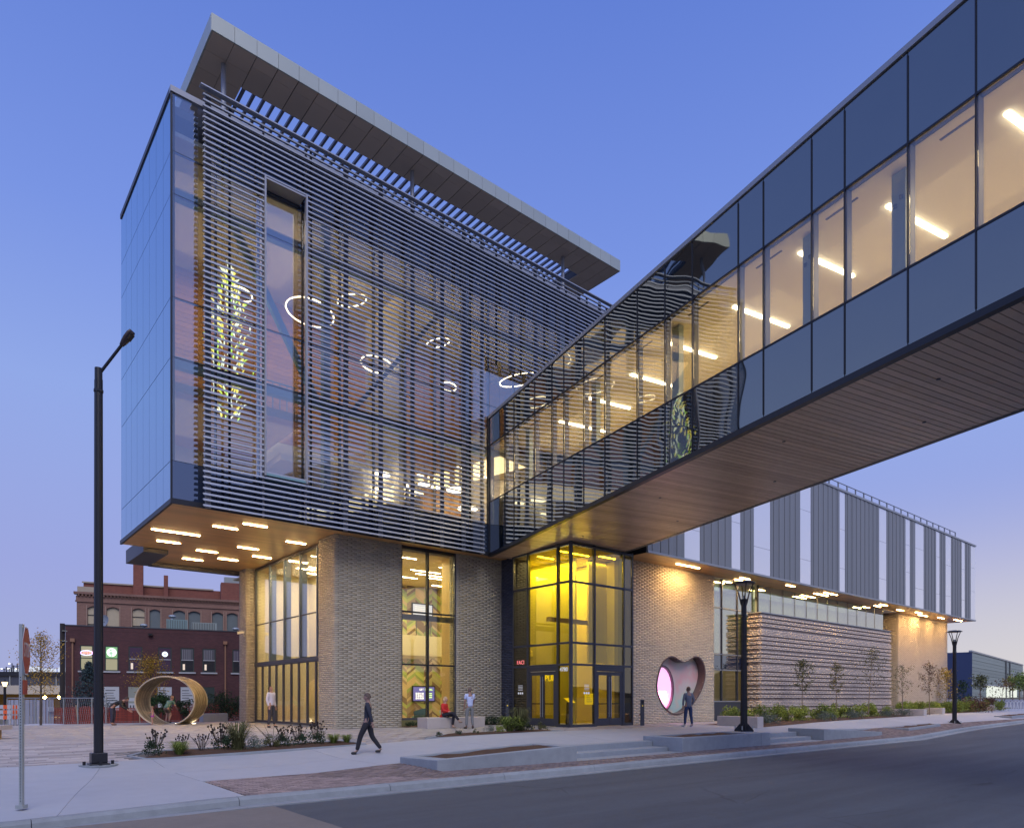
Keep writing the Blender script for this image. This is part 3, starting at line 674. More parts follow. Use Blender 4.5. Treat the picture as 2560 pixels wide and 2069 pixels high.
# ---- ground-floor left glazing (x=.35)
gl = .35
for a, b in zip([10.19, 9.18, 8.21, 7.30, 6.37, 5.41, 4.52, 3.55, 2.61], [9.18, 8.21, 7.30, 6.37, 5.41, 4.52, 3.55, 2.61, 1.65]):
    d = MB().box(gl - .01, gl + .015, b + .07, a - .07, .16, 2.92).build('folding_door', G_CLR, B)
    for yy in (b, a - .065): MB().box(gl - .04, gl + .04, yy + .002, yy + .063, .04, 2.97).build('door_stile', M_FRAME, d)
    MB().box(gl - .038, gl + .038, b + .066, a - .066, .04, .15).build('door_rail', M_FRAME, d); MB().box(gl - .038, gl + .038, b + .066, a - .066, 2.925, 2.97).build('door_rail', M_FRAME, d)
MB().box(gl - .07, gl + .05, 1.62, 10.2, 2.975, 3.16).build('header_beam', M_FRAME, B)
fin = [10.15, 8.12, 6.22, 4.34, 2.44, 1.62]
for a, b in zip(fin, fin[1:]):
    for z0, z1 in ((3.17, 5.11), (5.17, 8.0)):
        MB().box(gl, gl + .03, b + .05, a - .05, z0, z1).build('glass_pane', G_CLR, B)
    MB().box(gl - .03, gl + .05, b + .05, a - .05, 5.115, 5.165).build('transom', M_FRAME, B)
for a in fin[1:-1]: MB().box(gl - .06, gl + .30, a - .045, a + .045, 3.165, 8.1).build('glazing_fin', mat('blue_grey_fin', (.11, .15, .22), .4), B)
MB().box(gl - .04, gl + .06, 1.6, 10.2, 8.0, 8.13).build('transom', M_FRAME, B); MB().box(gl - .05, gl + .05, 10.1, 10.2, 0, 8.0).build('mullion', M_FRAME, B)
MB().box(gl - .06, gl + .06, 1.62, 10.2, -.05, .038).build('threshold', M_GALV, B)
# ---- ground floor rooms
MB().box(.42, 20.7, .65, 14, -.06, -.005).build('floor', M_FLOOR, B); MB().box(.42, 16, .66, 14, 8.03, 8.12).build('ceiling', M_CEIL, B)
MB().box(9.91, 12.75, -5.0, .65, 8.03, 8.12).build('ceiling', M_CEIL, B); MB().box(8.82, 9.9, -5.0, -1.2, 8.03, 8.12).build('ceiling', M_CEIL, B); MB().box(9.0, 16, -5, .6, -.06, -.004).build('floor', M_FLOOR, B)
MB().box(3.4, 3.55, 1.62, 11, 0, 8.02).build('partition', M_CREAM, B)
MB().box(.5, 3.4, 10.35, 10.5, 0, 8.02).build('partition', M_CREAM, B)
MB().box(6.22, 6.95, .62, 1.3, 0, 8.02).build('timber_column', mat('pale_timber', (.72, .50, .22), .5, var=.06), B)
MB().box(6.5, 9.7, 5.6, 8.7, 3.62, 4.72).build('balcony', M_CREAM, B)
MB().tube([(6.5, 5.65, 5.75), (9.7, 5.65, 5.75)], .03, 6).build('balcony_rail', M_FRAME, B)
for xx in (6.6, 7.5, 8.4, 9.4): MB().tube([(xx, 5.65, 4.72), (xx, 5.65, 5.75)], .02, 5).build('balcony_post', M_FRAME, B)
MB().box(3.25, 6.18, .32, .5, 4.86, 5.10).build('steel_beam', M_FRAME, B)
# chevron feature wall (each plank a part)
cw = MB().box(6.0, 13.6, 9.05, 9.2, 0, 8.02).build('chevron_wall', mat('chevron_backing', (.42, .28, .12), .7), B)
cc = [mat('chev_%s' % n, c, .55, oinfo=.1) for n, c in (('oak', (.60, .45, .25)), ('lime', (.44, .50, .14)), ('olive', (.50, .46, .22)), ('brown', (.22, .15, .09)), ('sand', (.60, .48, .30)), ('green', (.30, .38, .13)), ('taupe', (.34, .26, .17)))]
cm = {}
W_ = .60; H_ = .16; SL = .42
n_ch = 0
for c in range(6):
    sgn = 1 if c % 2 else -1
    z = -.4 + R.uniform(-.1, .1)
    x0 = 8.35 + c * W_
    while z < 7.95 and n_ch < 296:
        h = R.choice([.16, .19, .22]); m = R.choice(cc)
        za, zb = (z, z + SL) if sgn > 0 else (z + SL, z)
        lo = max(0, 0)
        v = [(x0, 9.02, max(0, za)), (x0 + W_ - .008, 9.02, max(0, zb)), (x0 + W_ - .008, 9.02, min(8, max(.01, zb + h - .01))), (x0, 9.02, min(8, max(.01, za + h - .01)))]
        MB().add(v + [(p[0], 9.048, p[2]) for p in v], [(0, 1, 2, 3), (7, 6, 5, 4), (0, 4, 5, 1), (1, 5, 6, 2), (2, 6, 7, 3), (3, 7, 4, 0)]).build('plank', m, cw)
        z += h; n_ch += 1
# front lobby window
wf = [3.24, 4.64, 6.16]
MB().box(3.2, 3.27, .06, .2, .3, S).build('mullion', M_FRAME, B); MB().box(4.59, 4.67, .04, .22, .3, S).build('mullion', M_FRAMED, B); MB().box(6.12, 6.2, .06, .2, .3, S).build('mullion', M_FRAME, B)
for a, b in ((3.27, 4.59), (4.67, 6.12)):
    for z0, z1 in ((.40, 2.77), (2.84, 5.15), (5.22, 7.98)): MB().box(a + .002, b - .002, .10, .13, z0, z1).build('glass_pane', G_CLR, B)
    for zz in (2.77, 5.15): MB().box(a, b, .07, .17, zz, zz + .07).build('transom', M_FRAMED, B)
    MB().box(a, b, .06, .2, 7.98, S - .005).build('transom', M_FRAMED, B)
MB().box(3.2, 6.2, .02, .6, -.2, .30).build('sill_wall', mat('olive_sill', (.16, .15, .06), .6), B); MB().box(3.2, 6.2, .05, .19, .301, .40).build('sill', M_FRAME, B)
# ---- entrance vestibule
VX, VY, VR, VB = 8.72, -5.1, 12.82, -1.18
MB().box(VX - .06, VX + .06, VY - .06, VY + .06, 0, 8.2).build('mullion', M_FRAME, B)
vzs = [0.12, 2.78, 3.74, 6.44, 8.05]
def vest_face(axis, stops, doors):
    for a, b in zip(stops, stops[1:]):
        isd = (a, b) in doors
        for j, (z0, z1) in enumerate(zip(vzs, vzs[1:])):
            if isd and j == 0: continue
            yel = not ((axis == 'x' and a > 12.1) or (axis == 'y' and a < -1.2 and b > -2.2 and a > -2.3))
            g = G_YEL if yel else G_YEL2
            lo, hi = sorted((a, b))
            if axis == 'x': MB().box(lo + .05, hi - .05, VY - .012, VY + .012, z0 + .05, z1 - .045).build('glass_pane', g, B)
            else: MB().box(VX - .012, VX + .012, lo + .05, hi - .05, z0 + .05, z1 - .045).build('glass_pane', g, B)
    for z in vzs[1:-1] + [8.10]:
        lo, hi = min(stops), max(stops)
        if axis == 'x': MB().box(lo + .061, hi + .05, VY - .05, VY + .05, z - .045, z + .045).build('transom', M_FRAME, B)
        else: MB().box(VX - .05, VX + .05, lo + .061, hi, z - .045, z + .045).build('transom', M_FRAME, B)
    for s_ in stops:
        if abs(s_ - VX) < .01 or abs(s_ - VY) < .01: continue
        if axis == 'x': MB().box(s_ - .04, s_ + .04, VY - .055, VY + .10, 0, 8.2).build('mullion', M_FRAME, B)
        else: MB().box(VX - .055, VX + .10, s_ - .04, s_ + .04, 0, 8.2).build('mullion', M_FRAME, B)
vest_face('x', [VX, 10.22, 12.2, VR], [(10.22, 12.2)])
vest_face('y', [VY, -4.28, -2.25, VB], [(-4.28, -2.25)])
MB().box(VX + .07, 10.17, VY - .05, VY + .05, -.02, .12).build('sill', M_FRAME, B); MB().box(12.25, VR, VY - .05, VY + .05, -.02, .12).build('sill', M_FRAME, B)
MB().box(VX - .05, VX + .05, -2.2, VB, -.02, .12).build('sill', M_FRAME, B); MB().box(VX - .05, VX + .05, VY + .07, -4.33, -.02, .12).build('sill', M_FRAME, B)
MB().box(VR - .03, VR + .03, VY + .1, -4.25, 0, 8.2).build('return_panel', M_FRAME, B)
def door_pair(axis, a, b):
    """double entrance door with header; frame, leaves, pulls"""
    U = Vector((1, 0, 0)) if axis == 'x' else Vector((0, -1, 0)); V = Vector((0, 1, 0)) if axis == 'x' else Vector((1, 0, 0))
    o = Vector((a, VY, 0)) if axis == 'x' else Vector((VX, b, 0)); Wd = abs(b - a); Z = Vector((0, 0, 1))
    d0 = MB().obox(o, U, V, Z, .045, Wd - .045, -.045, .045, 2.52, 2.73).build('door_header', M_FRAME, B)
    for u0, u1 in ((.045, .115), (Wd - .115, Wd - .045)): MB().obox(o, U, V, Z, u0, u1, -.05, .05, 0, 2.519).build('door_frame', M_FRAME, B)
    for q in range(2):
        u0 = .12 + q * (Wd - .24) / 2; u1 = u0 + (Wd - .24) / 2 - .012; h = 2.5; s = .13
        d = MB().obox(o, U, V, Z, u0, u0 + s, -.03, .03, .02, h).obox(o, U, V, Z, u1 - s, u1, -.03, .03, .02, h).obox(o, U, V, Z, u0 + s, u1 - s, -.029, .029, .02, .36).obox(o, U, V, Z, u0 + s, u1 - s, -.029, .029, h - .16, h).build('entrance_door', M_FRAME, B)
        MB().obox(o, U, V, Z, u0 + s + .003, u1 - s - .003, -.01, .01, .362, h - .162).build('door_glass', G_YEL, d)
        MB().obox(o, U, V, Z, u0 + s + .003, u1 - s - .003, .03, .06, 1.0, 1.06).build('push_bar', M_FRAMED, d)
        hx = (u1 - s / 2) if q == 0 else (u0 + s / 2)
        p = o + U * hx - V * .075
        MB().tube([p + Z * .42, p + Z * 2.28], .016, 6).tube([p + Z * .6, p + Z * .6 + V * .06], .01, 5).tube([p + Z * 2.1, p + Z * 2.1 + V * .06], .01, 5).build('door_handle', M_GALV, d)
door_pair('x', 10.22, 12.2); door_pair('y', -4.28, -2.25)
# vestibule interior
MB().box(10.9, 11.0, -3.2, .6, 0, 8.02).build('partition', M_WHITE, B); MB().box(11.6, 13.6, -3.42, -3.3, 3.0, 8.02).build('partition', M_CREAM, B)
MB().box(12.9, 13.1, -4.2, 8, 0, 8.02).build('partition', M_CREAM, B); MB().box(9.62, 9.9, .0, .02, 0, 1).build('skirting', M_FRAMED, B)
MB().box(9.95, 10.25, -.6, -.3, 0, 8.02).build('column', M_WHITE, B); MB().box(9.0, 12.85, -3.36, -3.2, 4.85, 5.05).build('steel_beam', mat('bronze_beam', (.25, .16, .07), .5), B)
MB().box(9.0, 10.9, -.1, .1, 3.4, 3.75).build('balcony', M_CREAM, B)
MB().box(9.7, 10.8, .3, .34, .2, 2.5).build('orange_panel', mat('orange_wall', (.8, .25, .03), .6), B)
# ---- brick wall with the heart-shaped window
HW0, HW1, HWY = 12.86, 20.8, -4.3
hp = [(15.70, 1.75), (15.74, 2.25), (15.92, 2.72), (16.16, 3.09), (16.5, 3.34), (16.9, 3.46), (17.25, 3.42), (17.6, 3.29), (17.95, 3.22), (18.3, 3.27), (18.65, 3.41), (19.0, 3.53), (19.4, 3.48), (19.72, 3.22), (19.88, 2.85), (19.88, 2.45), (19.7, 1.98), (19.4, 1.55), (18.95, 1.12), (18.45, .75), (17.9, .52), (17.4, .44), (16.9, .50), (16.4, .75), (16.0, 1.15)]
def catmull(P, n=4):
    out = []; L = len(P)
    for i in range(L):
        p0, p1, p2, p3 = [Vector(P[(i + k) % L]) for k in (-1, 0, 1, 2)]
        for j in range(n):
            t = j / n; out.append(tuple(.5 * ((2 * p1) + (p2 - p0) * t + (2 * p0 - 5 * p1 + 4 * p2 - p3) * t * t + (3 * p1 - p0 - 3 * p2 + p3) * t ** 3)))
    return out
HP = catmull(hp, 3)
def inside(P, x, y):
    c = False; j = len(P) - 1
    for i in range(len(P)):
        if (P[i][1] > y) != (P[j][1] > y) and x < (P[j][0] - P[i][0]) * (y - P[i][1]) / (P[j][1] - P[i][1]) + P[i][0]: c = not c
        j = i
    return c
# backing wall with a hole: build as strips around the hole
mb = MB(); z = 0; hbk = HWY + .012
cols = np.arange(15.4, 20.21, .05)
mb.box(HW0 + .02, 15.4, hbk, hbk + .35, -.3, S - .004).box(20.2, HW1 - .02, hbk, hbk + .35, -.3, S - .004).box(15.4, 20.2, hbk, hbk + .35, -.3, .35).box(15.4, 20.2, hbk, hbk + .35, 3.65, S - .004)
zz = .35
while zz < 3.645:
    xin = [c for c in np.arange(15.4, 20.2, .02) if inside(HP, c, zz + .0165)]
    if xin:
        # possibly two lobes
        runs = []; st = xin[0]; pv = xin[0]
        for c in xin[1:]:
            if c - pv > .03: runs.append((st, pv)); st = c
            pv = c
        runs.append((st, pv)); xa = 15.4
        for r0, r1 in runs: mb.box(xa, r0, hbk, hbk + .2, zz, zz + .033); xa = r1 + .02
        mb.box(xa, 20.2, hbk, hbk + .2, zz, zz + .033)
    else: mb.box(15.4, 20.2, hbk, hbk + .2, zz, zz + .033)
    zz += .033
wallh = mb.build('brick_wall', M_MORTAR, B)
hx, hz = 17.75, 2.0
HPo = [(hx + (a - hx) * 1.0, hz + (b - hz) * 1.0) for a, b in HP]
def hskip(u, z): return inside(HPo, u, z) or (3.84 < z < 3.93) and False
# bricks are trimmed to the opening: split every course at the outline
ba = []
for (u0, u1, v0, v1, w0, w1) in brick_arr(HW0, HW1, 0, S):
    zc = (w0 + w1) / 2
    if zc < .3 or zc > 3.7 or u1 < 15.5 or u0 > 20.1: ba.append((u0, u1, v0, v1, w0, w1)); continue
    n = 8; st = None
    for q in range(n):
        c = u0 + (u1 - u0) * (q + .5) / n
        if not inside(HP, c, zc):
            if st is None: st = u0 + (u1 - u0) * q / n
        elif st is not None:
            ba.append((st, u0 + (u1 - u0) * q / n, v0, v1, w0, w1)); st = None
    if st is not None: ba.append((st, u1, v0, v1, w0, w1))
ba = [(a, b, c + (.008 if 3.83 < (e + f_) / 2 < 3.95 else 0), d, e, f_) for a, b, c, d, e, f_ in ba]
blocks('brick_courses', ba, M_BRICK2, wallh, o=(0, HWY + .012, 0))
ring = MB(); nh = len(HP)
IN = [(hx + (a - hx) * .985, hz + (b - hz) * .985) for a, b in HP]
for y_, P_ in ((HWY - .04, HP), (HWY - .04, IN), (HWY + .45, IN)): ring.v += [(a, y_, b) for a, b in P_]
OUT = [(hx + (a - hx) * 1.02, hz + (b - hz) * 1.02) for a, b in HP]; ring.v += [(a, HWY - .04, b) for a, b in OUT] + [(a, HWY + .02, b) for a, b in OUT]
for i in range(nh):
    j = (i + 1) % nh; ring.f += [(i, j, nh + j, nh + i), (nh + i, nh + j, 2 * nh + j, 2 * nh + i), (3 * nh + i, 3 * nh + j, j, i), (4 * nh + i, 4 * nh + j, 3 * nh + j, 3 * nh + i)]
hwn = ring.build('heart_window', mat('bronze_rim', (.16, .11, .11), .35, metal=.5), B, smooth=False)
def irid(name, a, b):
    m = bpy.data.materials.new(name); m.use_nodes = True; nt = m.node_tree; bs = nt.nodes['Principled BSDF']; bs.inputs['Roughness'].default_value = .5; bs.inputs['Metallic'].default_value = .0
    g = N(nt, 'ShaderNodeNewGeometry'); nz = N(nt, 'ShaderNodeTexNoise'); nz.inputs['Scale'].default_value = .55; nz.inputs['Detail'].default_value = 3
    r = N(nt, 'ShaderNodeValToRGB'); ramp(r, [(.3, a), (.42, (.72, .60, .56)), (.5, (.70, .66, .54)), (.56, (.50, .70, .62)), (.66, (.72, .74, .52)), (.78, b)])
    nt.links.new(g.outputs['Position'], nz.inputs['Vector']); nt.links.new(nz.outputs[0], r.inputs[0]); nt.links.new(r.outputs[0], bs.inputs['Base Color']); return m
# curved iridescent shell behind the opening, with a round pink porthole
MB().add([(a, HWY + .42, b) for a, b in OUT], [tuple(range(nh))[::-1]]).build('window_back', irid('iridescent_film', (.85, .42, .42), (.80, .55, .60)), hwn)
sh = MB(); n = 24
rx_, rz_ = .86, 1.12; cxx, czz = 16.35, 1.78
for k in range(n):
    t = 2 * math.pi * k / n
    for rr, yy in ((1.0, HWY + .10), (1.1, HWY + .10), (1.1, HWY + .40), (1.0, HWY + .40)): sh.v.append((cxx + rx_ * rr * math.cos(t), yy, czz + rz_ * rr * math.sin(t)))
for k in range(n):
    a = 4 * k; b = 4 * ((k + 1) % n)
    for q in range(4): sh.f.append((a + q, b + q, b + (q + 1) % 4, a + (q + 1) % 4))
sh.v = [v for v in sh.v]
pink_keep = sh
pink_keep.build('porthole_rim', mat('plum_rim', (.12, .06, .09), .35), hwn)
MB().add([(cxx + rx_ * math.cos(2 * math.pi * k / n), HWY + .22, czz + rz_ * math.sin(2 * math.pi * k / n)) for k in range(n)], [tuple(range(n))[::-1]]).build('porthole_glass', emis('pink_glow', (1.0, .46, .84), .95, (.6, .3, .5)), hwn)
pl = bpy.data.lights.new('porthole_light', 'AREA'); pl.energy = 45; pl.color = (1, .42, .62); pl.size = .8; plo = bpy.data.objects.new('porthole_light', pl); scene.collection.objects.link(plo); plo.location = (16.35, HWY + .18, 1.6); plo.rotation_euler = (rad(90 - 35), 0, 0)
# ================================================================== GALLERY WING
Wg = thing('gallery_wing', 'long museum wing with grey metal and mirror glass stripes overhanging a ribbed brick ground floor', 'building', (36, -4, 0))
WY, WT = -5.92, 14.87; wx0, wx1 = 12.95, 58.6
bounds = [(12.95, 15.81, 'm'), (15.81, 17.12, 'g'), (17.12, 19.96, 'm'), (19.96, 20.83, 'g'), (20.83, 22.12, 'm'), (22.12, 23.9, 'g'), (23.9, 27.3, 'm'), (27.3, 28.62, 'g'), (28.62, 32.38, 'm'), (32.38, 33.21, 'g'), (33.21, 38.4, 'm'), (38.4, 39.71, 'g'), (39.71, 43.03, 'm'), (43.03, 43.94, 'g'), (43.94, 44.94, 'm'), (44.94, 46.66, 'g'), (46.66, 49.15, 'm'), (49.15, 50.01, 'g'), (50.01, 51.24, 'm'), (51.24, 52.59, 'g'), (52.59, 55.02, 'm'), (55.02, 55.92, 'g'), (55.92, 57.37, 'm'), (57.37, 58.58, 'g')]
seams = {0: (9.75, 12.4), 1: (10.75, 12.8), 2: (9.73, 12.8), 3: (9.7, 12.7), 4: (9.75, 12.3)}
gi = 0
for a, b, t in bounds:
    if t == 'm':
        n = max(2, round((b - a) / .32)); w_ = (b - a) / n
        for i in range(n):
            dp = .02 * (i % 2); MB().box(a + i * w_ + .006, a + (i + 1) * w_ - .012, WY - .03 - dp, WY + .06, S + .10, WT - .10).build('metal_plank', M_METW, Wg)
    else:
        s1, s2 = seams[gi % 5]; gi += 1
        for z0, z1 in ((S + .10, s1), (s1, s2), (s2, WT - .1)):
            MB().box(a + .012, b - .012, WY - .012, WY + .03, z0 + .008, z1 - .008).build('glass_panel', M_SPW, Wg)
MB().box(wx0, wx1 - .01, WY + .065, 12, S + .12, WT - .15).build('upper_storey', M_FRAMED, Wg)
MB().box(wx0 - .01, wx1 + .02, WY - .09, WY + .4, WT - .095, WT + .03).build('roof_edge', M_METT, Wg); MB().box(wx0 - .01, wx1 + .01, WY - .075, WY + .06, S - .01, S + .09).build('fascia', M_METT, Wg)
y = WY + .07
while y < -4.32 or y < -3.5:
    MB().box(13.0, wx1, y, y + .188, S - .003, S + .02).build('soffit_board', M_WOOD, Wg); y += .195
MB().box(13.0, wx1, WY + .065, -1, S + .025, S + .1).build('soffit_deck', M_FRAMED, Wg)
rl = thing('roof_railing', 'thin grey safety railing along the roof edge of the striped wing', 'railing', (45, WY + 1.0, WT))
ry = WY + .75
for zz in (WT + .55, WT + .92): MB().tube([(30, ry, zz), (56, ry, zz)], .035, 5).build('rail', M_METT, rl)
for xx in np.arange(30, 56.1, 1.3): MB().box(xx - .035, xx + .035, ry - .04, ry + .04, WT - .2, WT + .94).build('post', M_METT, rl)
# glazed strip beside heart wall
gy = -4.08; gx = [20.86, 21.85, 23.45, 25.4]
for a, b in zip(gx, gx[1:]):
    for z0, z1, mt in ((1.13, 2.87, G_CLR), (2.93, 3.76, M_SPD), (3.82, 6.4, G_WIN), (6.46, 8.05, G_WIN)):
        MB().box(a + .03, b - .03, gy, gy + .03, z0 + .02, z1 - .02).build('glass_pane', mt, Wg)
    MB().box(a - .03, a + .03, gy - .05, gy + .1, 1.13, 8.1).build('mullion', M_FRAME, Wg)
for z0 in (1.07, 2.87, 3.76, 6.4): MB().box(20.89, 25.4, gy - .04, gy + .06, z0, z0 + .06).build('transom', M_METT, Wg)
MB().box(20.82, 25.4, gy - .02, gy + .2, -.2, 1.06).build('base_panel', mat('slate_base', (.05, .055, .07), .6), Wg)
# clerestory
cl = [25.4, 26.79, 28.3, 29.76, 31.27, 32.75, 34.25, 35.72, 37.26, 38.69, 40.21, 41.7, 43.2]
for a, b in zip(cl, cl[1:]):
    MB().box(a + .015, b - .015, -4.30, -4.27, 6.2, 8.1).build('glass_pane', G_WIN, Wg); MB().box(a - .012, a + .012, -4.315, -4.2, 6.2, 8.1).build('mullion', M_FRAME, Wg)
MB().box(20.9, 43.2, -1.4, -1.2, 0, 8.1).build('inner_wall', M_CREAM, Wg); MB().box(20.9, 43.2, -4.2, -1.2, -.05, 0).build('floor', M_FLOOR, Wg); MB().box(20.9, 46, -4.2, -1.2, 8.10, 8.13).build('ceiling', M_WHITE, Wg)
# ribbed brick wall
pat = [.05, .05, 0, .05, .05, 0, .05, .05, 0, .05, .05, .05, .05, 0, 0, .05, .05, 0, .05, .05, 0, .05, 0, 0]
prf = lambda r: pat[r % 24] * 2.0
cwl = MB().box(24.2, 42.2, -5.15, -4.32, -.3, 6.25).build('ribbed_wall', mat('rib_mortar', (.07, .05, .045), .95), Wg)
M_RIB = mat('ribbed_brick', (.62, .53, .47), .85, var=.05, island=.06, nscale=3, bump=.2)
blocks('brick_courses', brick_arr(24.15, 42.25, 0, 6.22, pr=prf), M_RIB, cwl, o=(0, -5.15, 0))
blocks('brick_courses', brick_arr(4.33, 5.14, 0, 6.22, pr=prf), M_RIB, cwl, o=(24.2, 0, 0), U=(0, -1, 0), V=(1, 0, 0))
MB().box(24.1, 42.3, -5.24, -4.33, 6.255, 6.31).build('wall_cap', M_METT, cwl)
# right pier
MB().box(43.25, 46.5, -2.6, -2.5, -.2, 8.1).build('recess_wall', M_FRAMED, Wg)
pw = pier(46.95, 57.85, -3.95, 6, m=mat('pale_brick', (.50, .445, .38), .8, var=.05, island=.06, nscale=3, bump=.15), mm=mat('pale_mortar', (.36, .31, .26), .9), parent=Wg, left=True, right=True, wname='brick_wall')
MB().box(43.3, 58.0, 5, 10, -.2, 8.1).build('rear_wall', M_FRAME, Wg)
# ================================================================== SKYBRIDGE
K = thing('skybridge', 'enclosed glass footbridge with blue panels and wood underside crossing above the street', 'bridge', (5, -12, 8))
bd = Vector((-.2022, -.9794, 0)); bn = Vector((.9794, -.2022, 0)); BO = Vector((7.70, -.60, 0)); ZZ = Vector((0, 0, 1)); BWD = 5.55
st = [0.05, 1.6, 2.5, 4.35, 5.75, 6.65, 8.05, 9.4, 11.25, 12.65, 13.9, 15.73, 16.62, 18.14, 19.06, 20.6, 22.0, 23.2, 24.8, 25.8, 27.4, 29, 30.5, 32]
kz = lambda s: .0366 * s
zb = lambda s: 8.10 + kz(s); zt = lambda s: 14.70 + .035 * s
def bquad(name, m, s0, s1, z00, z01, z10, z11, v0, v1, g=.012, parent=K):
    """panel between stations s0,s1; bottom z at s0,s1 = z00,z10, top = z01,z11"""
    s0 += g; s1 -= g
    P = []
    for v in (v0, v1):
        for s_, z_ in ((s0, z00 + g), (s1, z10 + g), (s1, z11 - g), (s0, z01 - g)):
            q = BO + bd * s_ + bn * v; P.append((q.x, q.y, z_))
    return MB().add(P, [(0, 1, 2, 3), (7, 6, 5, 4), (0, 4, 5, 1), (1, 5, 6, 2), (2, 6, 7, 3), (3, 7, 4, 0)]).build(name, m, parent)
for a, b in zip(st, st[1:]):
    bquad('spandrel_panel', M_SPB, a, b, zb(a) + .12, 10.68, zb(b) + .12, 10.68, -.02, .02)
    bquad('spandrel_panel', M_SPB, a, b, 13.41, zt(a), 13.41, zt(b), -.02, .02)
    bquad('glass_pane', G_BR, a, b, 10.70, 13.39, 10.70, 13.39, -.012, .012, g=.03)
    q = BO + bd * a
    MB().obox(q, bd, bn, ZZ, -.03, .03, .021, .20, zb(a) + .1, zt(a)).build('mullion', mat('violet_grey_frame', (.14, .15, .21), .45, metal=.2), K)
    MB().obox(q, bd, bn, ZZ, -.012, .012, -.045, -.021, zb(a) + .2, zt(a) - .1).build('joint_cap', M_FRAMED, K)
    # far side
    bquad('spandrel_panel', M_SPB, a, b, zb(a) + .12, 10.68, zb(b) + .12, 10.68, BWD - .02, BWD + .02)
    bquad('spandrel_panel', M_SPB, a, b, 13.41, zt(a), 13.41, zt(b), BWD - .02, BWD + .02)
for zz in (10.66, 13.38):
    bquad('sill_rail', M_FRAMED, 0, 32, zz, zz + .05, zz, zz + .05, -.035, .14, g=0)
bquad('edge_trim', M_BLACK, 0, 32, zb(0) - .03, zb(0) + .13, zb(32) - .03, zb(32) + .13, -.06, .12, g=0)
bquad('edge_trim', M_BLACK, 0, 32, zb(0) - .03, zb(0) + .13, zb(32) - .03, zb(32) + .13, BWD - .12, BWD + .06, g=0)
bquad('roof_trim', M_METT, 0, 32, zt(0), zt(0) + .14, zt(32), zt(32) + .14, -.07, .3, g=0)
MB().obox(BO, bd, bn, ZZ, -.05, .04, -.06, .1, 8.1, 14.8).build('end_post', M_FRAMED, K)
# roof, floor and ceiling
bquad('roof', M_FRAME, 0, 32, 14.35, zt(0) - .02, 14.35, zt(32) - .02, .31, BWD, g=0)
bquad('floor', M_FLOOR, 0, 32, 9.9, 10.05, 9.9, 10.05, .2, BWD - .1, g=0); bquad('ceiling', M_WHITE, 0, 32, 13.66, 13.8, 13.66, 13.8, .3, BWD - .1, g=0)
bquad('inner_wall', M_CREAM, 0, 32, 10.06, 13.65, 10.06, 13.65, BWD - .35, BWD - .1, g=0)
bquad('ceiling_edge', M_WHITE, 0, 32, 13.42, 13.65, 13.42, 13.65, .22, .32, g=0)
# underside boards (each a part, thin gaps)
pb = {}
s_ = .0; 
nb = 0
while s_ < 32:
    zc = zb(s_) - .012; q = BO + bd * s_
    q.z = zc
    if 'p' not in pb:
        pb['p'] = MB().obox((0, 0, 0), bd, bn, ZZ, 0, .186, .10, BWD - .10, -.006, .012).mesh('soffit_board', M_WOODB)
    inst('soffit_board', pb['p'], q, K, rot=(0, 0, 0)); s_ += .196
bquad('soffit_deck', M_FRAMED, 0, 32, zb(0) + .012, zb(0) + .09, zb(32) + .012, zb(32) + .09, .13, BWD - .13, g=0)
for s_, v_ in ((5, 2), (8.5, 4.2), (10.5, 1.6), (13.5, 4), (16, 1.5), (18.6, 3.9), (20.2, 1.8)):
    q = BO + bd * s_ + bn * v_; MB().tube([(q.x, q.y, zb(s_) - .035), (q.x, q.y, zb(s_) - .01)], .05, 10).build('soffit_nozzle', M_BLACK, K)
# steel columns and bolted plates inside
for s_ in (2.1, 7.4, 12.1, 17.3, 19.8, 25.2):
    c = MB().obox(BO + bd * s_, bd, bn, ZZ, -.17, .17, .9, 1.1, 10.06, 13.65).build('steel_column', mat('pale_blue_steel', (.30, .38, .42), .5), K)
    for zz in (11.0, 12.9):
        for a in (-.07, .07): MB().obox(BO + bd * (s_ + a), bd, bn, ZZ, -.035, .035, .86, .899, zz + a, zz + a + .09).build('bolt_plate', M_FRAME, c)
MB().box(.0, .01, 0, .01, 0, .01)
# ceiling battens lights across the corridor
klabel = ['white linear ceiling light in the skybridge, %s along from the museum end' % ORD[i] for i in range(12)]
for i, s_ in enumerate((3.6, 6.2, 8.7, 11.2, 13.9, 16.7, 19.0, 21.9, 24.6, 27.4, 30)):
    q = BO + bd * s_; t = thing('ceiling_light', klabel[i], 'light', (q.x, q.y, 13.6), group='skybridge ceiling lights')
    v0, v1 = (1.3, 3.6) if i % 2 else (1.7, 4.2)
    MB().obox(q, bd, bn, ZZ, -.05, .05, v0, v1, 13.60, 13.655).build('diffuser', LEDW, t)
    MB().obox(q, bd, bn, ZZ, -.1, .1, v0 - .02, v1 + .02, 13.656, 13.665).build('housing', M_WHITE, t)
    MB().obox(q, bd, bn, ZZ, -1.1, -.2, .8, .86, 13.648, 13.66).build('air_slot', M_FRAMED, t)
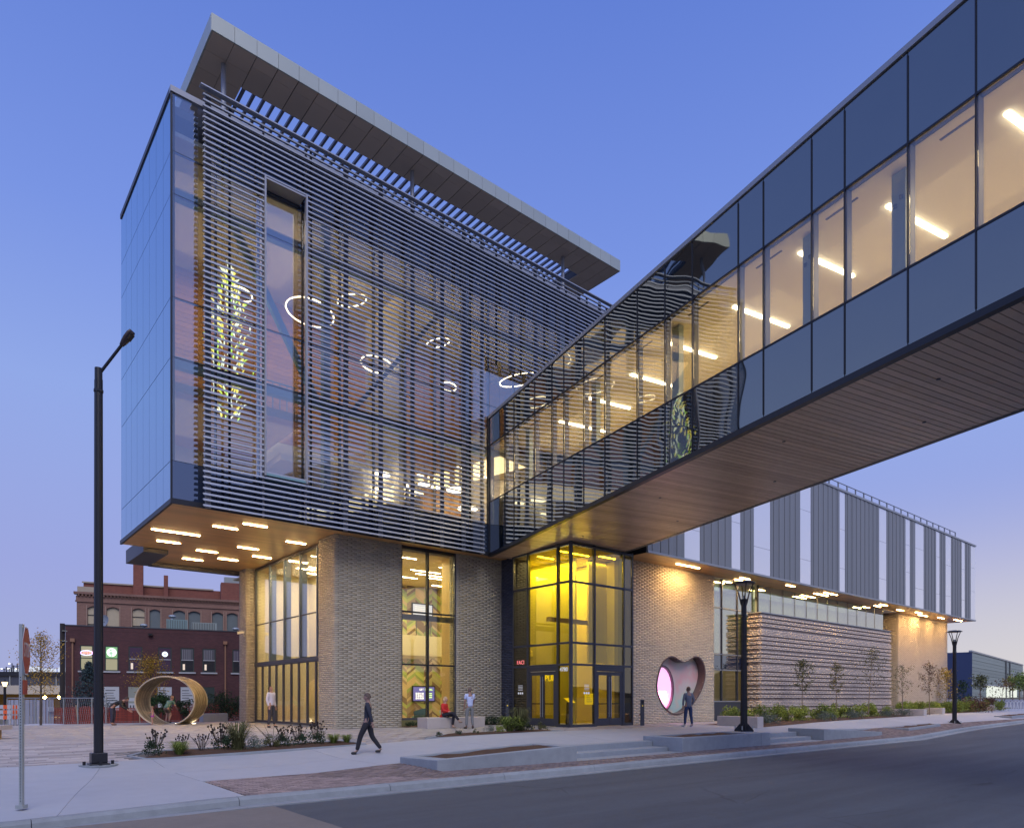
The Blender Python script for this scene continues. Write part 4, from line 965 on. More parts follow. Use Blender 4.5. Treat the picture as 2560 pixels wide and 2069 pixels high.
# ================================================================== LIGHT FITTINGS
def strip_light(name, label, x0, x1, y, z, m, group, w=.085, e=0):
    t = thing(name, label, 'light', ((x0 + x1) / 2, y, z), group=group)
    MB().box(x0, x1, y - w / 2, y + w / 2, z - .022, z - .004).build('diffuser', m, t)
    MB().box(x0 - .02, x1 + .02, y - w / 2 - .012, y + w / 2 + .012, z - .0035, z - .0015).build('trim', M_BLACK, t)
    if e:
        l = bpy.data.lights.new('strip_lamp', 'AREA'); l.shape = 'RECTANGLE'; l.size = x1 - x0; l.size_y = w * .8; l.energy = e; l.color = (1, .60, .22)
        lo_ = bpy.data.objects.new('strip_lamp', l); scene.collection.objects.link(lo_); lo_.location = ((x0 + x1) / 2, y, z - .03)
    return t
G1 = 'linear lights under the cantilevered box'
for lab, x0, x1, y in [('long linear light under the cantilever, twice the length of the others', -6.03, -4.18, 4.06), ('short linear light beside the long one at the outer edge of the cantilever', -5.36, -4.43, 6.16), ('linear light under the cantilever second nearest its front edge', -4.28, -3.34, 1.92), ('linear light closest to the front edge of the cantilever', -3.49, -2.56, .76), ('linear light in the middle of the cantilever, left of centre', -3.47, -2.54, 7.13), ('linear light in the middle of the cantilever, right of centre', -2.23, -1.31, 5.2), ('linear light nearest the big brick pier under the cantilever', -.99, -.12, 2.7), ('rearmost left linear light under the cantilever, above the edge beam', -3.44, -2.51, 9.57), ('rear linear light between the edge beam and the tall glazing', -2.1, -1.17, 8.45), ('linear light close to the tall glazing under the cantilever', -1.0, -.12, 6.8)]:
    strip_light('soffit_light', lab, x0, x1, y, S, LED, G1, .10, e=16 * (x1 - x0) * (2.2 if x1 > -.5 else 1))
G2 = 'linear lights under the wing overhang'
LEDH = emis('warm_led_wing', (1.0, .60, .22), 50)
for i, (x0, x1, y) in enumerate([(16.28, 18.18, -5.13), (22.45, 23.38, -4.93), (26.9, 27.8, -5.3), (31.45, 33.3, -4.75), (31.6, 33.3, -5.35), (40.3, 41.5, -5.25), (40.7, 41.7, -4.7), (44.54, 45.64, -4.8), (47.38, 48.51, -5.1), (49.39, 51.11, -4.6), (52.78, 54.05, -4.9), (55.59, 57.5, -5.2)]):
    strip_light('soffit_light', 'warm linear light under the wing overhang, %s counted from the entrance' % ORD[i], x0, x1, y, S, LEDH, G2, .11, e=[85, 15, 15, 30, 30, 20, 25, 70, 70, 90, 70, 60][i])
strip_light('soffit_light', 'small linear light in front of the tall glass strip right of the heart window wall', 22.64, 23.44, -4.45, S, LEDH, G2, .08, e=70)
G3 = 'linear lights on the lobby ceiling'
for i, (x0, x1, y) in enumerate([(4.35, 5.15, 1.9), (6.39, 8.22, 4.4), (7.2, 8.9, 5.2), (8.32, 9.42, 5.9), (7.14, 8.1, 6.55), (10.0, 11.0, 7.9), (7.14, 7.9, 2.87)]):
    strip_light('ceiling_light', 'white linear light seen through the lobby window, %s from the front' % ORD[i], x0, x1, y, 8.02, LEDI, G3)
for i, (x0, x1, y) in enumerate([(.48, 1.45, 6.08), (1.65, 2.58, 7.7), (1.97, 2.9, 7.1), (2.3, 3.2, 8.8), (.9, 1.9, 4.4), (1.2, 2.2, 2.6)]):
    strip_light('ceiling_light', 'white linear light behind the tall left glazing, %s of its room' % ORD[i], x0, x1, y, 8.02, LEDI, 'linear lights in the drape room')
for i, (x0, x1, y) in enumerate([(9.2, 9.67, -3.92), (9.95, 11.03, -3.95), (10.95, 11.9, -1.4), (12.0, 12.8, .8), (9.2, 10.2, -2.4), (11.4, 12.5, -4.3)]):
    strip_light('ceiling_light', 'linear light inside the yellow glass entrance, %s from its corner' % ORD[i], x0, x1, y, 8.02, emis('vest_led', (1, .86, .5), 25), 'linear lights in the entrance')
for i, (x, z, r) in enumerate([(.45, 18.97, 1.06), (2.55, 20.3, .67), (3.86, 17.64, .75), (7.5, 19.9, .59), (8.14, 17.79, .42), (13.1, 19.6, 1.15), (-2.71, 18.64, .5)]):
    t = thing('ring_pendant', ['largest glowing ring beside the tall window slot', 'glowing ring high up right of the window slot', 'glowing ring low in the middle of the louvered facade', 'small glowing ring near the upper middle of the facade', 'smallest glowing ring above the skybridge junction', 'wide glowing ring where the louvers end above the skybridge', 'tilted glowing ring half seen at the left edge of the window slot'][i], 'pendant lamp', (x, 3.5, z), group='ring pendants in the glass box')
    n = 28; mb = MB(); ti = .25 if i % 2 else -.15
    P = [(x + r * math.cos(2 * math.pi * k / n), 3.5 + r * math.sin(2 * math.pi * k / n), z + ti * r * math.cos(2 * math.pi * k / n)) for k in range(n + 1)]
    MB().tube(P, .028, 6, cap=False).build('ring', RING, t)
    for a in (0, 9, 18): MB().tube([P[a], (x, 3.5, 21.2)], .008, 3).build('cable', M_FRAMED, t)
for i, (x, z, r) in enumerate([(3.89, 12.1, .39), (8.28, 12.2, .5), (9.03, 11.35, .53), (6.3, 12.1, .3), (3.56, 11.3, .22), (5.12, 11.8, .25), (7.02, 12.1, .25), (11.2, 11.6, .4)]):
    t = thing('disc_pendant', 'round white disc lamp on the lower level of the glass box, %s from the left' % ['second', 'sixth', 'seventh', 'fourth', 'first', 'third', 'fifth', 'eighth'][i], 'pendant lamp', (x, 3, z), group='disc pendants on the lower level')
    MB().lathe((x, 3, z), [(r, 0), (r, .05), (r * .3, .09)], 20).build('shade', RING, t); MB().tube([(x, 3, z + .08), (x, 3, 12.9 if x < -1 else 21)], .01, 3).build('cable', M_FRAMED, t)
# broad fill lights added to brighten the rooms; no such fittings are seen
def room_fill(x, y, z, sx, sy, e, col=(1, .8, .5), rot=(0, 0, 0)):
    l = bpy.data.lights.new('room_fill', 'AREA'); l.shape = 'RECTANGLE'; l.size = sx; l.size_y = sy; l.energy = e; l.color = col
    o = bpy.data.objects.new('room_fill', l); scene.collection.objects.link(o); o.location = (x, y, z); o.rotation_euler = rot
room_fill(1.9, 6, 7.9, 2.2, 7, 300, (1, .84, .55)); room_fill(6.5, 4.4, 7.9, 5, 6, 430, (1, .86, .52)); room_fill(10.0, -2.0, 7.9, 1.6, 4, 230, (1, .88, .5)); room_fill(12.0, -2.0, 7.9, 1.6, 3, 170, (1, .86, .45))
room_fill(-3, 3.5, 21.0, 6, 5, 170, (1, .64, .28)); room_fill(6, 3.5, 21.0, 10, 5, 210, (1, .64, .28)); room_fill(5, 2.2, 12.3, 10, 2.5, 120, (1, .78, .5)); room_fill(-3.3, 3.5, 12.7, 5, 4, 90, (1, .74, .42)); room_fill(23, -2.6, 8.0, 4, 1.8, 90, (1, .88, .6)); room_fill(34, -2.6, 8.0, 16, 1.8, 120, (1, .9, .6))
room_fill(8, 7.2, 3.4, 3.5, 2.5, 90, (1, .85, .55))
for s_ in (4, 12, 20, 28):
    q = BO + bd * s_ + bn * 2.9; room_fill(q.x, q.y, 13.6, 2.2, 6.5, 200, (1, .80, .47), (0, 0, math.atan2(-bd.x, bd.y)))
# chandelier of glass blades
ch = thing('glass_chandelier', 'tall column of glowing green and yellow glass blades behind the left louvers', 'chandelier', (-3.9, 1.9, 12.2))
bmm = []
for nme, c in (('blade_lime', (.55, .85, .10)), ('blade_yellow', (1.0, .85, .15)), ('blade_pale', (.95, 1.0, .75))):
    bmm.append(MB().tube([(0, 0, 0), (.02, 0, .16), (.10, 0, .34), (.24, 0, .42)], [.012, .05, .035, .006], 5).mesh('glass_blade', emis(nme, c, 1.7, c)))
for i in range(250):
    f = i / 249; z = 12.4 + 5.9 * f; rr = .25 + .75 * math.sin(math.pi * min(1, f * 1.05 + .05)) ** .8; a = i * 2.4
    inst('glass_blade', bmm[R.choice([0, 1, 1, 2, 2])], (-3.75 + rr * .95 * math.cos(a) * R.uniform(.25, 1), 1.6 + rr * .7 * math.sin(a), z), ch, rot=(R.uniform(-.5, .5), R.uniform(-.5, .5), a), sc=(R.uniform(.45, .9),) * 3)
MB().tube([(-3.75, 1.6, 12.2), (-3.75, 1.6, 21.2)], .03, 6).build('stem', M_GALV, ch)
# screens and chairs in the lobby, kiosk and signs at the entrance
def screen(label, x0, x1, z0, z1, y, col):
    t = thing('wall_screen', label, 'screen', (x0, y, z0)); MB().box(x0, x1, y, y + .06, z0, z1).build('casing', M_BLACK, t); MB().box(x0 + .07, x1 - .07, y - .01, y - .002, z0 + .07, z1 - .07).build('display', col, t); return t
t = screen('lower wall screen reading GET SOCIAL on the chevron wall', 9.22, 10.86, 1.06, 2.03, 8.86, emis('purple_screen', (.13, .12, .42), .9, (.05, .05, .1)))
text('lettering', 'GET', .17, emis('screen_white', (1, 1, 1), 1.3), (9.86, 8.84, 1.80), (rad(90), 0, 0), t); text('lettering', 'SOCIAL', .17, emis('screen_lime', (.55, 1, .1), 1.3), (10.38, 8.84, 1.80), (rad(90), 0, 0), t)
for i in range(4):
    for j in range(3): MB().box(9.45 + i * .15, 9.57 + i * .15, 8.842, 8.848, 1.22 + j * .14, 1.34 + j * .14).build('picture', emis('screen_tile%d' % ((i + j) % 3), [(.8, .8, .85), (.35, .4, .7), (.6, .7, .9)][(i + j) % 3], .9), t)
for j in range(3): MB().box(10.2, 10.62, 8.842, 8.848, 1.3 + j * .12, 1.34 + j * .12).build('text_line', emis('screen_lime', (.55, 1, .1), 1.3), t)
t = screen('upper wall screen with a pale display above the balcony', 9.2, 10.7, 6.25, 7.02, 8.86, emis('pale_screen', (.70, .78, 1), .55, (.3, .3, .4)))
for j in range(4): MB().box(9.4, 10.1 + .1 * j, 8.842, 8.848, 6.42 + j * .12, 6.45 + j * .12).build('text_line', emis('screen_grey', (.3, .35, .5), .7), t)
def tub_chair(label, x, y, rz, m):
    t = thing('tub_chair', label, 'chair', (x, y, 0), rz)
    sh = MB(); n = 12
    for k in range(n + 1):
        a = math.pi * k / n; cc_, ss = math.cos(a), math.sin(a); h = .62 + .16 * ss
        sh.v += [(.40 * cc_, .40 * ss - .05, .16), (.48 * cc_, .46 * ss - .05, h), (.40 * cc_, .38 * ss - .05, h), (.33 * cc_, .33 * ss - .05, .2)]
        if k:
            b = 4 * (k - 1)
            for q in range(4): sh.f.append((b + q, b + 4 + q, b + 4 + (q + 1) % 4, b + (q + 1) % 4))
    sh.build('shell', m, t, local=True, smooth=True); MB().lathe((0, -.08, .24), [(.36, 0), (.38, .08), (.34, .14)], 14).build('seat', m, t, local=True)
    for a, b in ((-.25, -.3), (.25, -.3), (-.25, .2), (.25, .2)): MB().tube([(a, b, 0), (a * .8, b * .8, .2)], .015, 5).build('leg', M_BLACK, t, local=True)
    return t
tub_chair('teal tub chair in front of the lower wall screen', 6.0, 2.9, rad(200), mat('teal_fabric', (.05, .12, .14), .9)); tub_chair('pale blue tub chair behind the seated woman', 7.6, 2.7, rad(150), mat('pale_blue_fabric', (.35, .5, .55), .9))
kio = thing('info_kiosk', 'yellow-topped reading stand just inside the yellow entrance glass', 'kiosk', (9.25, -4.4, 0))
MB().add([(9.12, -4.55, 0), (9.42, -4.5, 0), (9.42, -4.3, 0), (9.12, -4.35, 0), (9.16, -4.5, 1.1), (9.36, -4.48, 1.1), (9.36, -4.36, 1.1), (9.16, -4.38, 1.1)], [(0, 3, 2, 1), (4, 5, 6, 7), (0, 1, 5, 4), (1, 2, 6, 5), (2, 3, 7, 6), (3, 0, 4, 7)]).build('post', M_BLACK, kio)
MB().add([(9.05, -4.68, 1.08), (9.55, -4.6, 1.08), (9.5, -4.28, 1.3), (9.0, -4.34, 1.3)], [(0, 1, 2, 3)]).build('top', emis('yellow_panel', (1, .85, .1), .5, (.8, .7, .05)), kio)
gs = thing('glass_sign', 'yellow notice hung inside the glass beside the right entrance door', 'sign', (9.7, -5.07, 1.1)); MB().box(9.62, 10.15, -5.075, -5.065, 1.0, 1.5).build('board', emis('yellow_panel', (1, .85, .1), .5, (.8, .7, .05)), gs)
for j in range(4): MB().box(9.7, 10.05 - .06 * j, -5.119, -5.115, 1.12 + j * .09, 1.14 + j * .09).build('text_line', M_BLACK, gs)
text('number_sign', '4780', .26, emis('number_white', (.8, .85, 1), .35), (VX - .03, -4.68, 2.56), (rad(90), 0, rad(-90)), label='white house number 4780 on the glass beside the left entrance door', cat='number')
t = text('wall_lettering', 'SPUR', .44, emis('yellow_letters', (1, .85, .1), 1.2), (10.28, -2.0, 2.25), (rad(90), 0, rad(-90)), label='large yellow letters on the wall seen through the left entrance door', cat='lettering')
text('red_sign', 'FACI', .26, emis('red_letters', (1, .06, .03), .8), (VX - .02, -1.72, 2.98), (rad(90), 0, rad(-90)), label='small red lettering behind the dark glass left of the entrance', cat='sign')
for lab, xx, yy, ax in (('white opening-hours decal on the dark glass left of the entrance', VX - .02, -1.72, 0), ('white opening-hours decal on the yellow glass left of the right door', 9.75, VY - .02, 1)):
    t = thing('door_decal', lab, 'decal', (xx, yy, 1.5)); md = emis('decal_white', (.8, .82, .9), .25)
    for q in range(3):
        if ax: MB().tube([(xx - .2 + .14 * q, yy, 1.52), (xx - .2 + .14 * q, yy - .004, 1.52)], .055, 10).build('symbol', md, t)
        else: MB().tube([(xx, yy - .14 + .14 * q, 1.52), (xx - .004, yy - .14 + .14 * q, 1.52)], .055, 10).build('symbol', md, t)
    for j in range(4):
        if ax: MB().box(xx - .2, xx + .1, yy - .004, yy, 1.66 + .07 * j, 1.68 + .07 * j).build('text_line', md, t)
        else: MB().box(xx - .004, xx, yy - .16, yy + .16, 1.66 + .07 * j, 1.68 + .07 * j).build('text_line', md, t)
# card reader posts, camera
def reader_post(label, x, y, rz):
    t = thing('card_reader_post', label, 'bollard', (x, y, 0), rz)
    MB().box(-.085, .085, -.06, .06, 0, 1.22).build('post', M_FRAME, t, local=True, bevel=.008); MB().box(-.05, .05, -.066, -.0605, 1.03, 1.16).build('reader', M_BLACK, t, local=True)
    MB().tube([(0, -.06, .93), (0, -.075, .93)], .028, 12).build('button', emis('yellow_button', (1, .75, .05), .5, (.7, .5, .02)), t, local=True)
reader_post('grey card reader post in front of the heart window wall', 12.8, -5.75, rad(-40)); reader_post('grey card reader post beside the bushes left of the entrance', 8.5, -.98, rad(-40))
t = thing('hose_tap', 'small brass hose tap low on the heart window wall', 'tap', (14.3, HWY - .02, .45)); MB().tube([(14.3, HWY, .45), (14.3, HWY - .12, .45), (14.3, HWY - .14, .40)], .025, 6).build('spout', mat('brass', (.35, .12, .06), .4, metal=.6), t); MB().tube([(14.3, HWY - .07, .45), (14.3, HWY - .07, .53)], .012, 5).build('wheel', M_BLACK, t)
t = thing('security_camera', 'white security camera on the slim brick pier', 'camera', (-.2, 10.5, 4.7)); MB().obox((-.3, 10.3, 4.75), (.8, -.5, .15), (.5, .8, 0), (0, 0, 1), -.28, .1, -.06, .06, -.06, .06).build('housing', mat('cam_white', (.7, .65, .5), .5), t); MB().tube([(-.14, 10.5, 4.55), (-.25, 10.35, 4.7)], .03, 6).build('bracket', mat('cam_white', (.7, .65, .5), .5), t)
# ================================================================== STREET FURNITURE
def gzf(x, y): return float(gz(x, y))
# tall street light
px_, py_, pz_ = -9.76, -7.58, -.32
sl = thing('street_light', 'tall black street light pole with a single angled arm near the corner', 'street light', (px_, py_, pz_ - .01))
MB().lathe((px_, py_, pz_), [(.10, .30), (.098, 2), (.085, 9.58)], 12).build('pole', M_BLACK, sl)
for k in range(4):
    a = rad(45 + 90 * k + 10); MB().tube([(px_ + .1 * math.cos(a), py_ + .1 * math.sin(a), pz_ + .3), (px_ + .086 * math.cos(a), py_ + .086 * math.sin(a), pz_ + 9.3)], .014, 5).build('flute', M_BLACK, sl)
MB().box(px_ - .22, px_ + .22, py_ - .22, py_ + .22, pz_, pz_ + .05).box(px_ - .17, px_ + .17, py_ - .17, py_ + .17, pz_ + .051, pz_ + .30).build('base_cover', M_BLACK, sl, bevel=.02)
MB().lathe((px_, py_, pz_), [(.42, -.03), (.42, .012)], 22).build('footing', M_KERB, sl)
for a, b in ((-.3, 0), (.3, 0), (0, -.3), (0, .3)): MB().tube([(px_ + a, py_ + b, pz_), (px_ + a, py_ + b, pz_ + .10)], .035, 8).build('anchor_bolt', M_BLACK, sl)
MB().tube([(px_, py_, pz_ + 9.0), (px_, py_, pz_ + 9.06)], .105, 12).build('band', M_BLACK, sl)
A0 = Vector((px_, py_, pz_ + 9.42)); A1 = Vector((px_ + .45, py_ - .6, pz_ + 10.05)); A1 = Vector((-9.33, -7.95, 9.82))
MB().tube([A0, A1], .035, 8).build('arm', M_BLACK, sl)
hd = (A1 - A0).normalized(); hs = hd.cross(ZZ).normalized(); hu = hs.cross(hd)
mb = MB(); prof = [(-.02, .05, .05), (.08, .09, .06), (.2, .125, .06), (.34, .13, .055), (.42, .10, .04)]
rings = []
for t_, w_, h_ in prof:
    c = A1 + hd * t_
    for k in range(10):
        a = 2 * math.pi * k / 10; p = c + hs * w_ * math.cos(a) + hu * h_ * math.sin(a); mb.v.append(tuple(p))
for i in range(len(prof) - 1):
    for k in range(10): mb.f.append((i * 10 + k, i * 10 + (k + 1) % 10, (i + 1) * 10 + (k + 1) % 10, (i + 1) * 10 + k))
mb.f += [tuple(range(10))[::-1], tuple(range(40, 50))]
mb.build('lamp_head', mat('head_brown', (.05, .035, .04), .5), sl, smooth=True)
MB().obox(A1 + hd * .27, hd, hs, hu, -.09, .09, -.08, .08, -.065, -.056).build('lens', mat('lens_dark', (.05, .05, .06), .15), sl)
# stop sign, seen almost edge-on
sx_, sy_, sz_ = -11.74, -13.28, -.46
ss = thing('stop_sign', 'red octagonal stop sign on a perforated steel post, seen nearly edge on', 'sign', (sx_, sy_, sz_))
mb = MB(); mb.obox((sx_, sy_, sz_), (.77, -.64, 0), (.64, .77, 0), (0, 0, 1), -.026, .026, -.026, .026, 0, 2.94); mb.build('post', M_GALV, ss)
for i in range(60): 
    z = sz_ + .1 + i * .045
    if z < sz_ + 2.1: MB().obox((sx_, sy_, z), (.77, -.64, 0), (.64, .77, 0), (0, 0, 1), -.007, .007, -.0275, -.0262, 0, .018).build('hole', M_BLACK, ss)
MB().obox((sx_, sy_, sz_), (.77, -.64, 0), (.64, .77, 0), (0, 0, 1), -.06, .06, -.06, .06, -.01, .05).build('base_sleeve', M_GALV, ss)
sv = Vector((.25, .968, 0)).normalized() # sign plane direction
camdir = Vector((.42, .91, 0)).normalized()
# plane nearly parallel to the view ray through the sign
vr = Vector((sx_ - CAMX, sy_ - CAMY, 0)).normalized(); ang = rad(-7.5); pu = Vector((vr.x * math.cos(ang) - vr.y * math.sin(ang), vr.x * math.sin(ang) + vr.y * math.cos(ang), 0)); pn = Vector((pu.y, -pu.x, 0))
sc_ = Vector((sx_, sy_, sz_ + 2.51)) + pn * -.0 + Vector((.77, -.64, 0)) * .075
def oct_plate(R_, off, m, nm, par):
    v = []; 
    for sgn in (off, off + .003):
        for k in range(8):
            a = rad(22.5 + 45 * k); v.append(tuple(sc_ + pu * R_ * math.cos(a) + ZZ * R_ * math.sin(a) + pn * sgn))
    return MB().add(v, [tuple(range(8)), tuple(range(15, 7, -1))] + [(k, (k + 1) % 8, 8 + (k + 1) % 8, 8 + k) for k in range(8)]).build(nm, m, par)
pl_ = oct_plate(.412, 0, mat('sign_white', (.75, .75, .78), .5), 'plate', ss); oct_plate(.39, .004, mat('sign_red', (.42, .03, .03), .4), 'red_face', ss); 
MT = Matrix((pu, ZZ, pn)).transposed()
for i, lt in enumerate('STOP'):
    o = text('letter', lt, .33, mat('sign_white', (.75, .75, .78), .5), sc_ + pn * .011 + pu * (-.235 + .157 * i), MT.to_euler(), ss, ext=.001)
    o.scale = (.72, 1, 1)
lo = Vector((sx_, sy_, sz_ + 1.93)) + Vector((.77, -.64, 0)) * .055
MB().obox(lo, pu, ZZ, pn, -.23, .23, -.115, .115, 0, .003).build('lower_plate', mat('sign_red', (.42, .03, .03), .4), ss)
# two contemporary post-top lamps
def post_lamp(label, x, y, z):
    t = thing('post_lamp', label, 'street lamp', (x, y, z))
    MB().lathe((0, 0, 0), [(.128, .0), (.125, .4), (.09, 3.6), (.085, 4.45)], 14).build('pole', M_BLACK, t, local=True)
    for k in range(8):
        a = 2 * math.pi * k / 8; MB().tube([(.126 * math.cos(a), .126 * math.sin(a), .05), (.088 * math.cos(a), .088 * math.sin(a), 4.4)], .012, 4).build('flute', M_BLACK, t, local=True)
    MB().lathe((0, 0, 0), [(.12, 4.45), (.10, 4.55), (.105, 5.0), (.13, 5.12)], 14).build('neck', M_BLACK, t, local=True)
    for k in range(4):
        a = rad(45 + 90 * k); MB().tube([(.09 * math.cos(a), .09 * math.sin(a), 4.9), (.20 * math.cos(a), .20 * math.sin(a), 5.35), (.36 * math.cos(a), .36 * math.sin(a), 5.74)], [.035, .025, .02], 5).build('lamp_arm', M_BLACK, t, local=True)
    MB().lathe((0, 0, 5.70), [(.42, .02), (.42, .05), (.30, .10), (0.02, .13)], 20).build('lamp_cap', M_BLACK, t, local=True)
    MB().lathe((0, 0, 5.69), [(.30, 0), (.30, .025)], 18).build('reflector', mat('dull_glass', (.35, .30, .26), .4), t, local=True)
    MB().lathe((0, 0, 5.1), [(.06, 0), (.07, .12), (.03, .16)], 10).build('light_engine', M_GALV, t, local=True)
    for k in range(4):
        a = rad(90 * k + 20); c, s_ = math.cos(a), math.sin(a)
        MB().add([(.1 * c - .02 * s_, .1 * s_ + .02 * c, 0), (.36 * c - .02 * s_, .36 * s_ + .02 * c, 0), (.36 * c + .02 * s_, .36 * s_ - .02 * c, 0), (.1 * c + .02 * s_, .1 * s_ - .02 * c, 0), (.14 * c - .02 * s_, .14 * s_ + .02 * c, .32), (.36 * c - .02 * s_, .36 * s_ + .02 * c, .06), (.36 * c + .02 * s_, .36 * s_ - .02 * c, .06), (.14 * c + .02 * s_, .14 * s_ - .02 * c, .32)], [(0, 3, 2, 1), (4, 5, 6, 7), (0, 1, 5, 4), (1, 2, 6, 5), (2, 3, 7, 6), (3, 0, 4, 7)]).build('base_fin', M_BLACK, t, local=True)
        MB().tube([(.33 * c, .33 * s_, 0), (.33 * c, .33 * s_, .22)], .022, 6).build('anchor_bolt', M_GALV, t, local=True)
    return t
L1 = post_lamp('black post lamp standing on the end of the concrete planter in front of the entrance', 11.3, -12.0, .0)
dup(L1, (35.6, -11.55, -.35), label='farther black post lamp on the brick paving near the right edge')
# benches
def bench(label, x0, x1, y0, y1, z, h=.46, m=M_CONC):
    t = thing('concrete_bench', label, 'bench', (x0, y0, z)); MB().box(x0, x1, y0, y1, z - .1, z + h).build('block', m, t, bevel=.02); MB().box(x0 + .05, x1 - .05, y0 + .04, y1 - .04, z - .1, z + .02).build('plinth', M_FRAMED, t); return t
M_BEN = mat('smooth_bench_concrete', (.47, .43, .42), .7, var=.05, dirt=.2)
bench('pale concrete bench the woman in red sits on below the lobby window', 3.1, 6.15, -2.25, -1.45, 0, .46, M_BEN)
bench('concrete bench at the start of the planting right of the heart window wall', 15.5, 16.0, -10.1, -8.0, -.03, .48, M_BEN)
bench('concrete bench between the shrubs, left one of the far pair', 41.95, 42.5, -7.6, -5.6, -.02, .5, M_BEN); bench('concrete bench beyond the shrubs, right one of the far pair', 48.6, 49.2, -6.6, -4.7, 0, .5, M_BEN); bench('farthest concrete bench beside the bollard light', 63.6, 64.3, -6.0, -3.6, gzf(64, -5), .5, M_BEN)
bench('small concrete block bench left of the slim brick pier', -1.35, .0, 13.6, 14.3, gzf(-1, 14), .48, M_CONC)
t = thing('lit_bench', 'long white bench at the left edge with a warm light strip beneath it', 'bench', (-16, 5, -.1))
bu = Vector((.7671, -.6415, 0)); bv = Vector((.6415, .7671, 0)); bo = Vector((-13.2, -.3, 0))
bz = -.08
MB().obox(bo, bu, bv, ZZ, -6, 1.35, 0, 2.0, bz + .38, bz + .52).build('top_slab', M_BEN, t); MB().obox(bo, bu, bv, ZZ, -6, 1.15, .35, 1.8, bz - .3, bz + .37).build('base', mat('bench_base', (.42, .27, .12), .7), t); MB().obox(bo, bu, bv, ZZ, -6, 1.1, .29, .345, bz + .02, bz + .06).build('light_strip', emis('strip_glow', (1, .62, .18), 9), t)
def atd0(px, d):
    x = (px - 1280) / 1731 * d; return Vector((CAMX + x * .7671 + d * .6415, CAMY - x * .6415 + d * .7671, 0))
# bike racks: leaning hoops
rk = None
for i in range(8):
    q_ = atd0(2508 + 8.6 * i, 66); x, y = q_.x, q_.y; lab = 'white hoop bicycle rack at the right edge, %s from the left' % ORD[i]
    t = thing('bike_rack', lab, 'bike rack', (x, y, gzf(x, y)), rad(-65), group='white bicycle racks')
    P = [(0, -.4, 0)] + [(.12 + .1 * math.sin(a), -.36 * math.cos(a), .45 + .35 * math.sin(a)) for a in np.linspace(0, math.pi, 7)] + [(0.0, .42, 0)]
    MB().tube([(-.05, -.1, 0), (.0, -.08, .45), (.06, -.04, .75), (.16, 0, .86), (.27, .04, .75), (.36, .08, .45), (.44, .1, 0)], .022, 6).build('hoop', mat('rack_white', (.65, .68, .72), .4), t, local=True)
bl = thing('bollard_light', 'short black bollard with a glowing lantern top among the far bushes', 'bollard light', (62, -3.2, .05))
MB().tube([(62, -3.2, -.1), (62, -3.2, 1.0)], .13, 10).build('post', M_BLACK, bl); MB().tube([(62, -3.2, 1.0), (62, -3.2, 1.45)], .14, 10).build('lantern', emis('lantern', (1, .75, .5), 1.3), bl); MB().tube([(62, -3.2, 1.45), (62, -3.2, 1.52)], .17, 10).build('cap', M_BLACK, bl)
# ring sculpture of woven strands
rc = Vector((-4.2, 9.75, -.03)); ax = Vector((.6415, .7671, 0)).normalized(); sd = Vector((ax.y, -ax.x, 0))
sc = thing('ring_sculpture', 'big woven willow tunnel ring people walk through on the plaza', 'sculpture', tuple(rc))
RX, RZ, LEN = 1.42, 1.17, 1.35
M_WIL = mat('willow', (.40, .33, .22), .8, var=.12, island=.3, nscale=6, bump=.3)
mb = MB(); n = 44; ns = 30
for i in range(ns):
    f0 = i / ns; 
    for layer, dr in ((0, .0), (1, .05)):
        ph = R.uniform(0, 6); am = R.uniform(.01, .04); w_ = LEN / ns * R.uniform(.7, 1.0)
        base = len(mb.v)
        for k in range(n):
            a = 2 * math.pi * k / n; off = am * math.sin(3 * a + ph); r_ = dr + .012 * math.sin(7 * a + ph)
            for e in (0, 1):
                l = (f0 * LEN + off + e * w_); q = rc + ax * l + sd * (RX + r_) * math.cos(a) + ZZ * (RZ + (RZ + r_) * math.sin(a)); mb.v.append(tuple(q))
        for k in range(n):
            k2 = (k + 1) % n; mb.f.append((base + 2 * k, base + 2 * k2, base + 2 * k2 + 1, base + 2 * k + 1))
mb.build('woven_strands', M_WIL, sc)
for l in (0, LEN): MB().tube([tuple(rc + ax * l + sd * (RX + .025) * math.cos(2 * math.pi * k / 48) + ZZ * (RZ + (RZ + .025) * math.sin(2 * math.pi * k / 48))) for k in range(49)], .04, 5, cap=False).build('rim', mat('willow_rim', (.52, .46, .36), .7), sc)
mb = MB()
for rr in (.025,):
    base = len(mb.v)
    for k in range(n):
        a = 2 * math.pi * k / n
        for l in (0, LEN): mb.v.append(tuple(rc + ax * l + sd * (RX + rr) * math.cos(a) + ZZ * (RZ + (RZ + rr) * math.sin(a))))
    for k in range(n): k2 = (k + 1) % n; mb.f.append((base + 2 * k, base + 2 * k2, base + 2 * k2 + 1, base + 2 * k + 1))
mb.build('core', mat('willow_core', (.22, .17, .11), .9), sc)
for i, (x, y) in enumerate(((-3.3, 11.1), (-2.75, 10.2))):
    t = thing('ground_uplight', ['small lit uplight set in the paving, left one at the ring sculpture', 'small lit uplight set in the paving, right one at the ring sculpture'][i], 'light', (x, y, gzf(x, y)), group='uplights at the ring'); MB().lathe((x, y, gzf(x, y) + .004), [(.09, 0), (.09, .01)], 12).build('lens', emis('uplight', (1, .85, .6), 12), t); MB().lathe((x, y, gzf(x, y)), [(.13, 0), (.13, .008)], 12).build('trim', M_GALV, t)
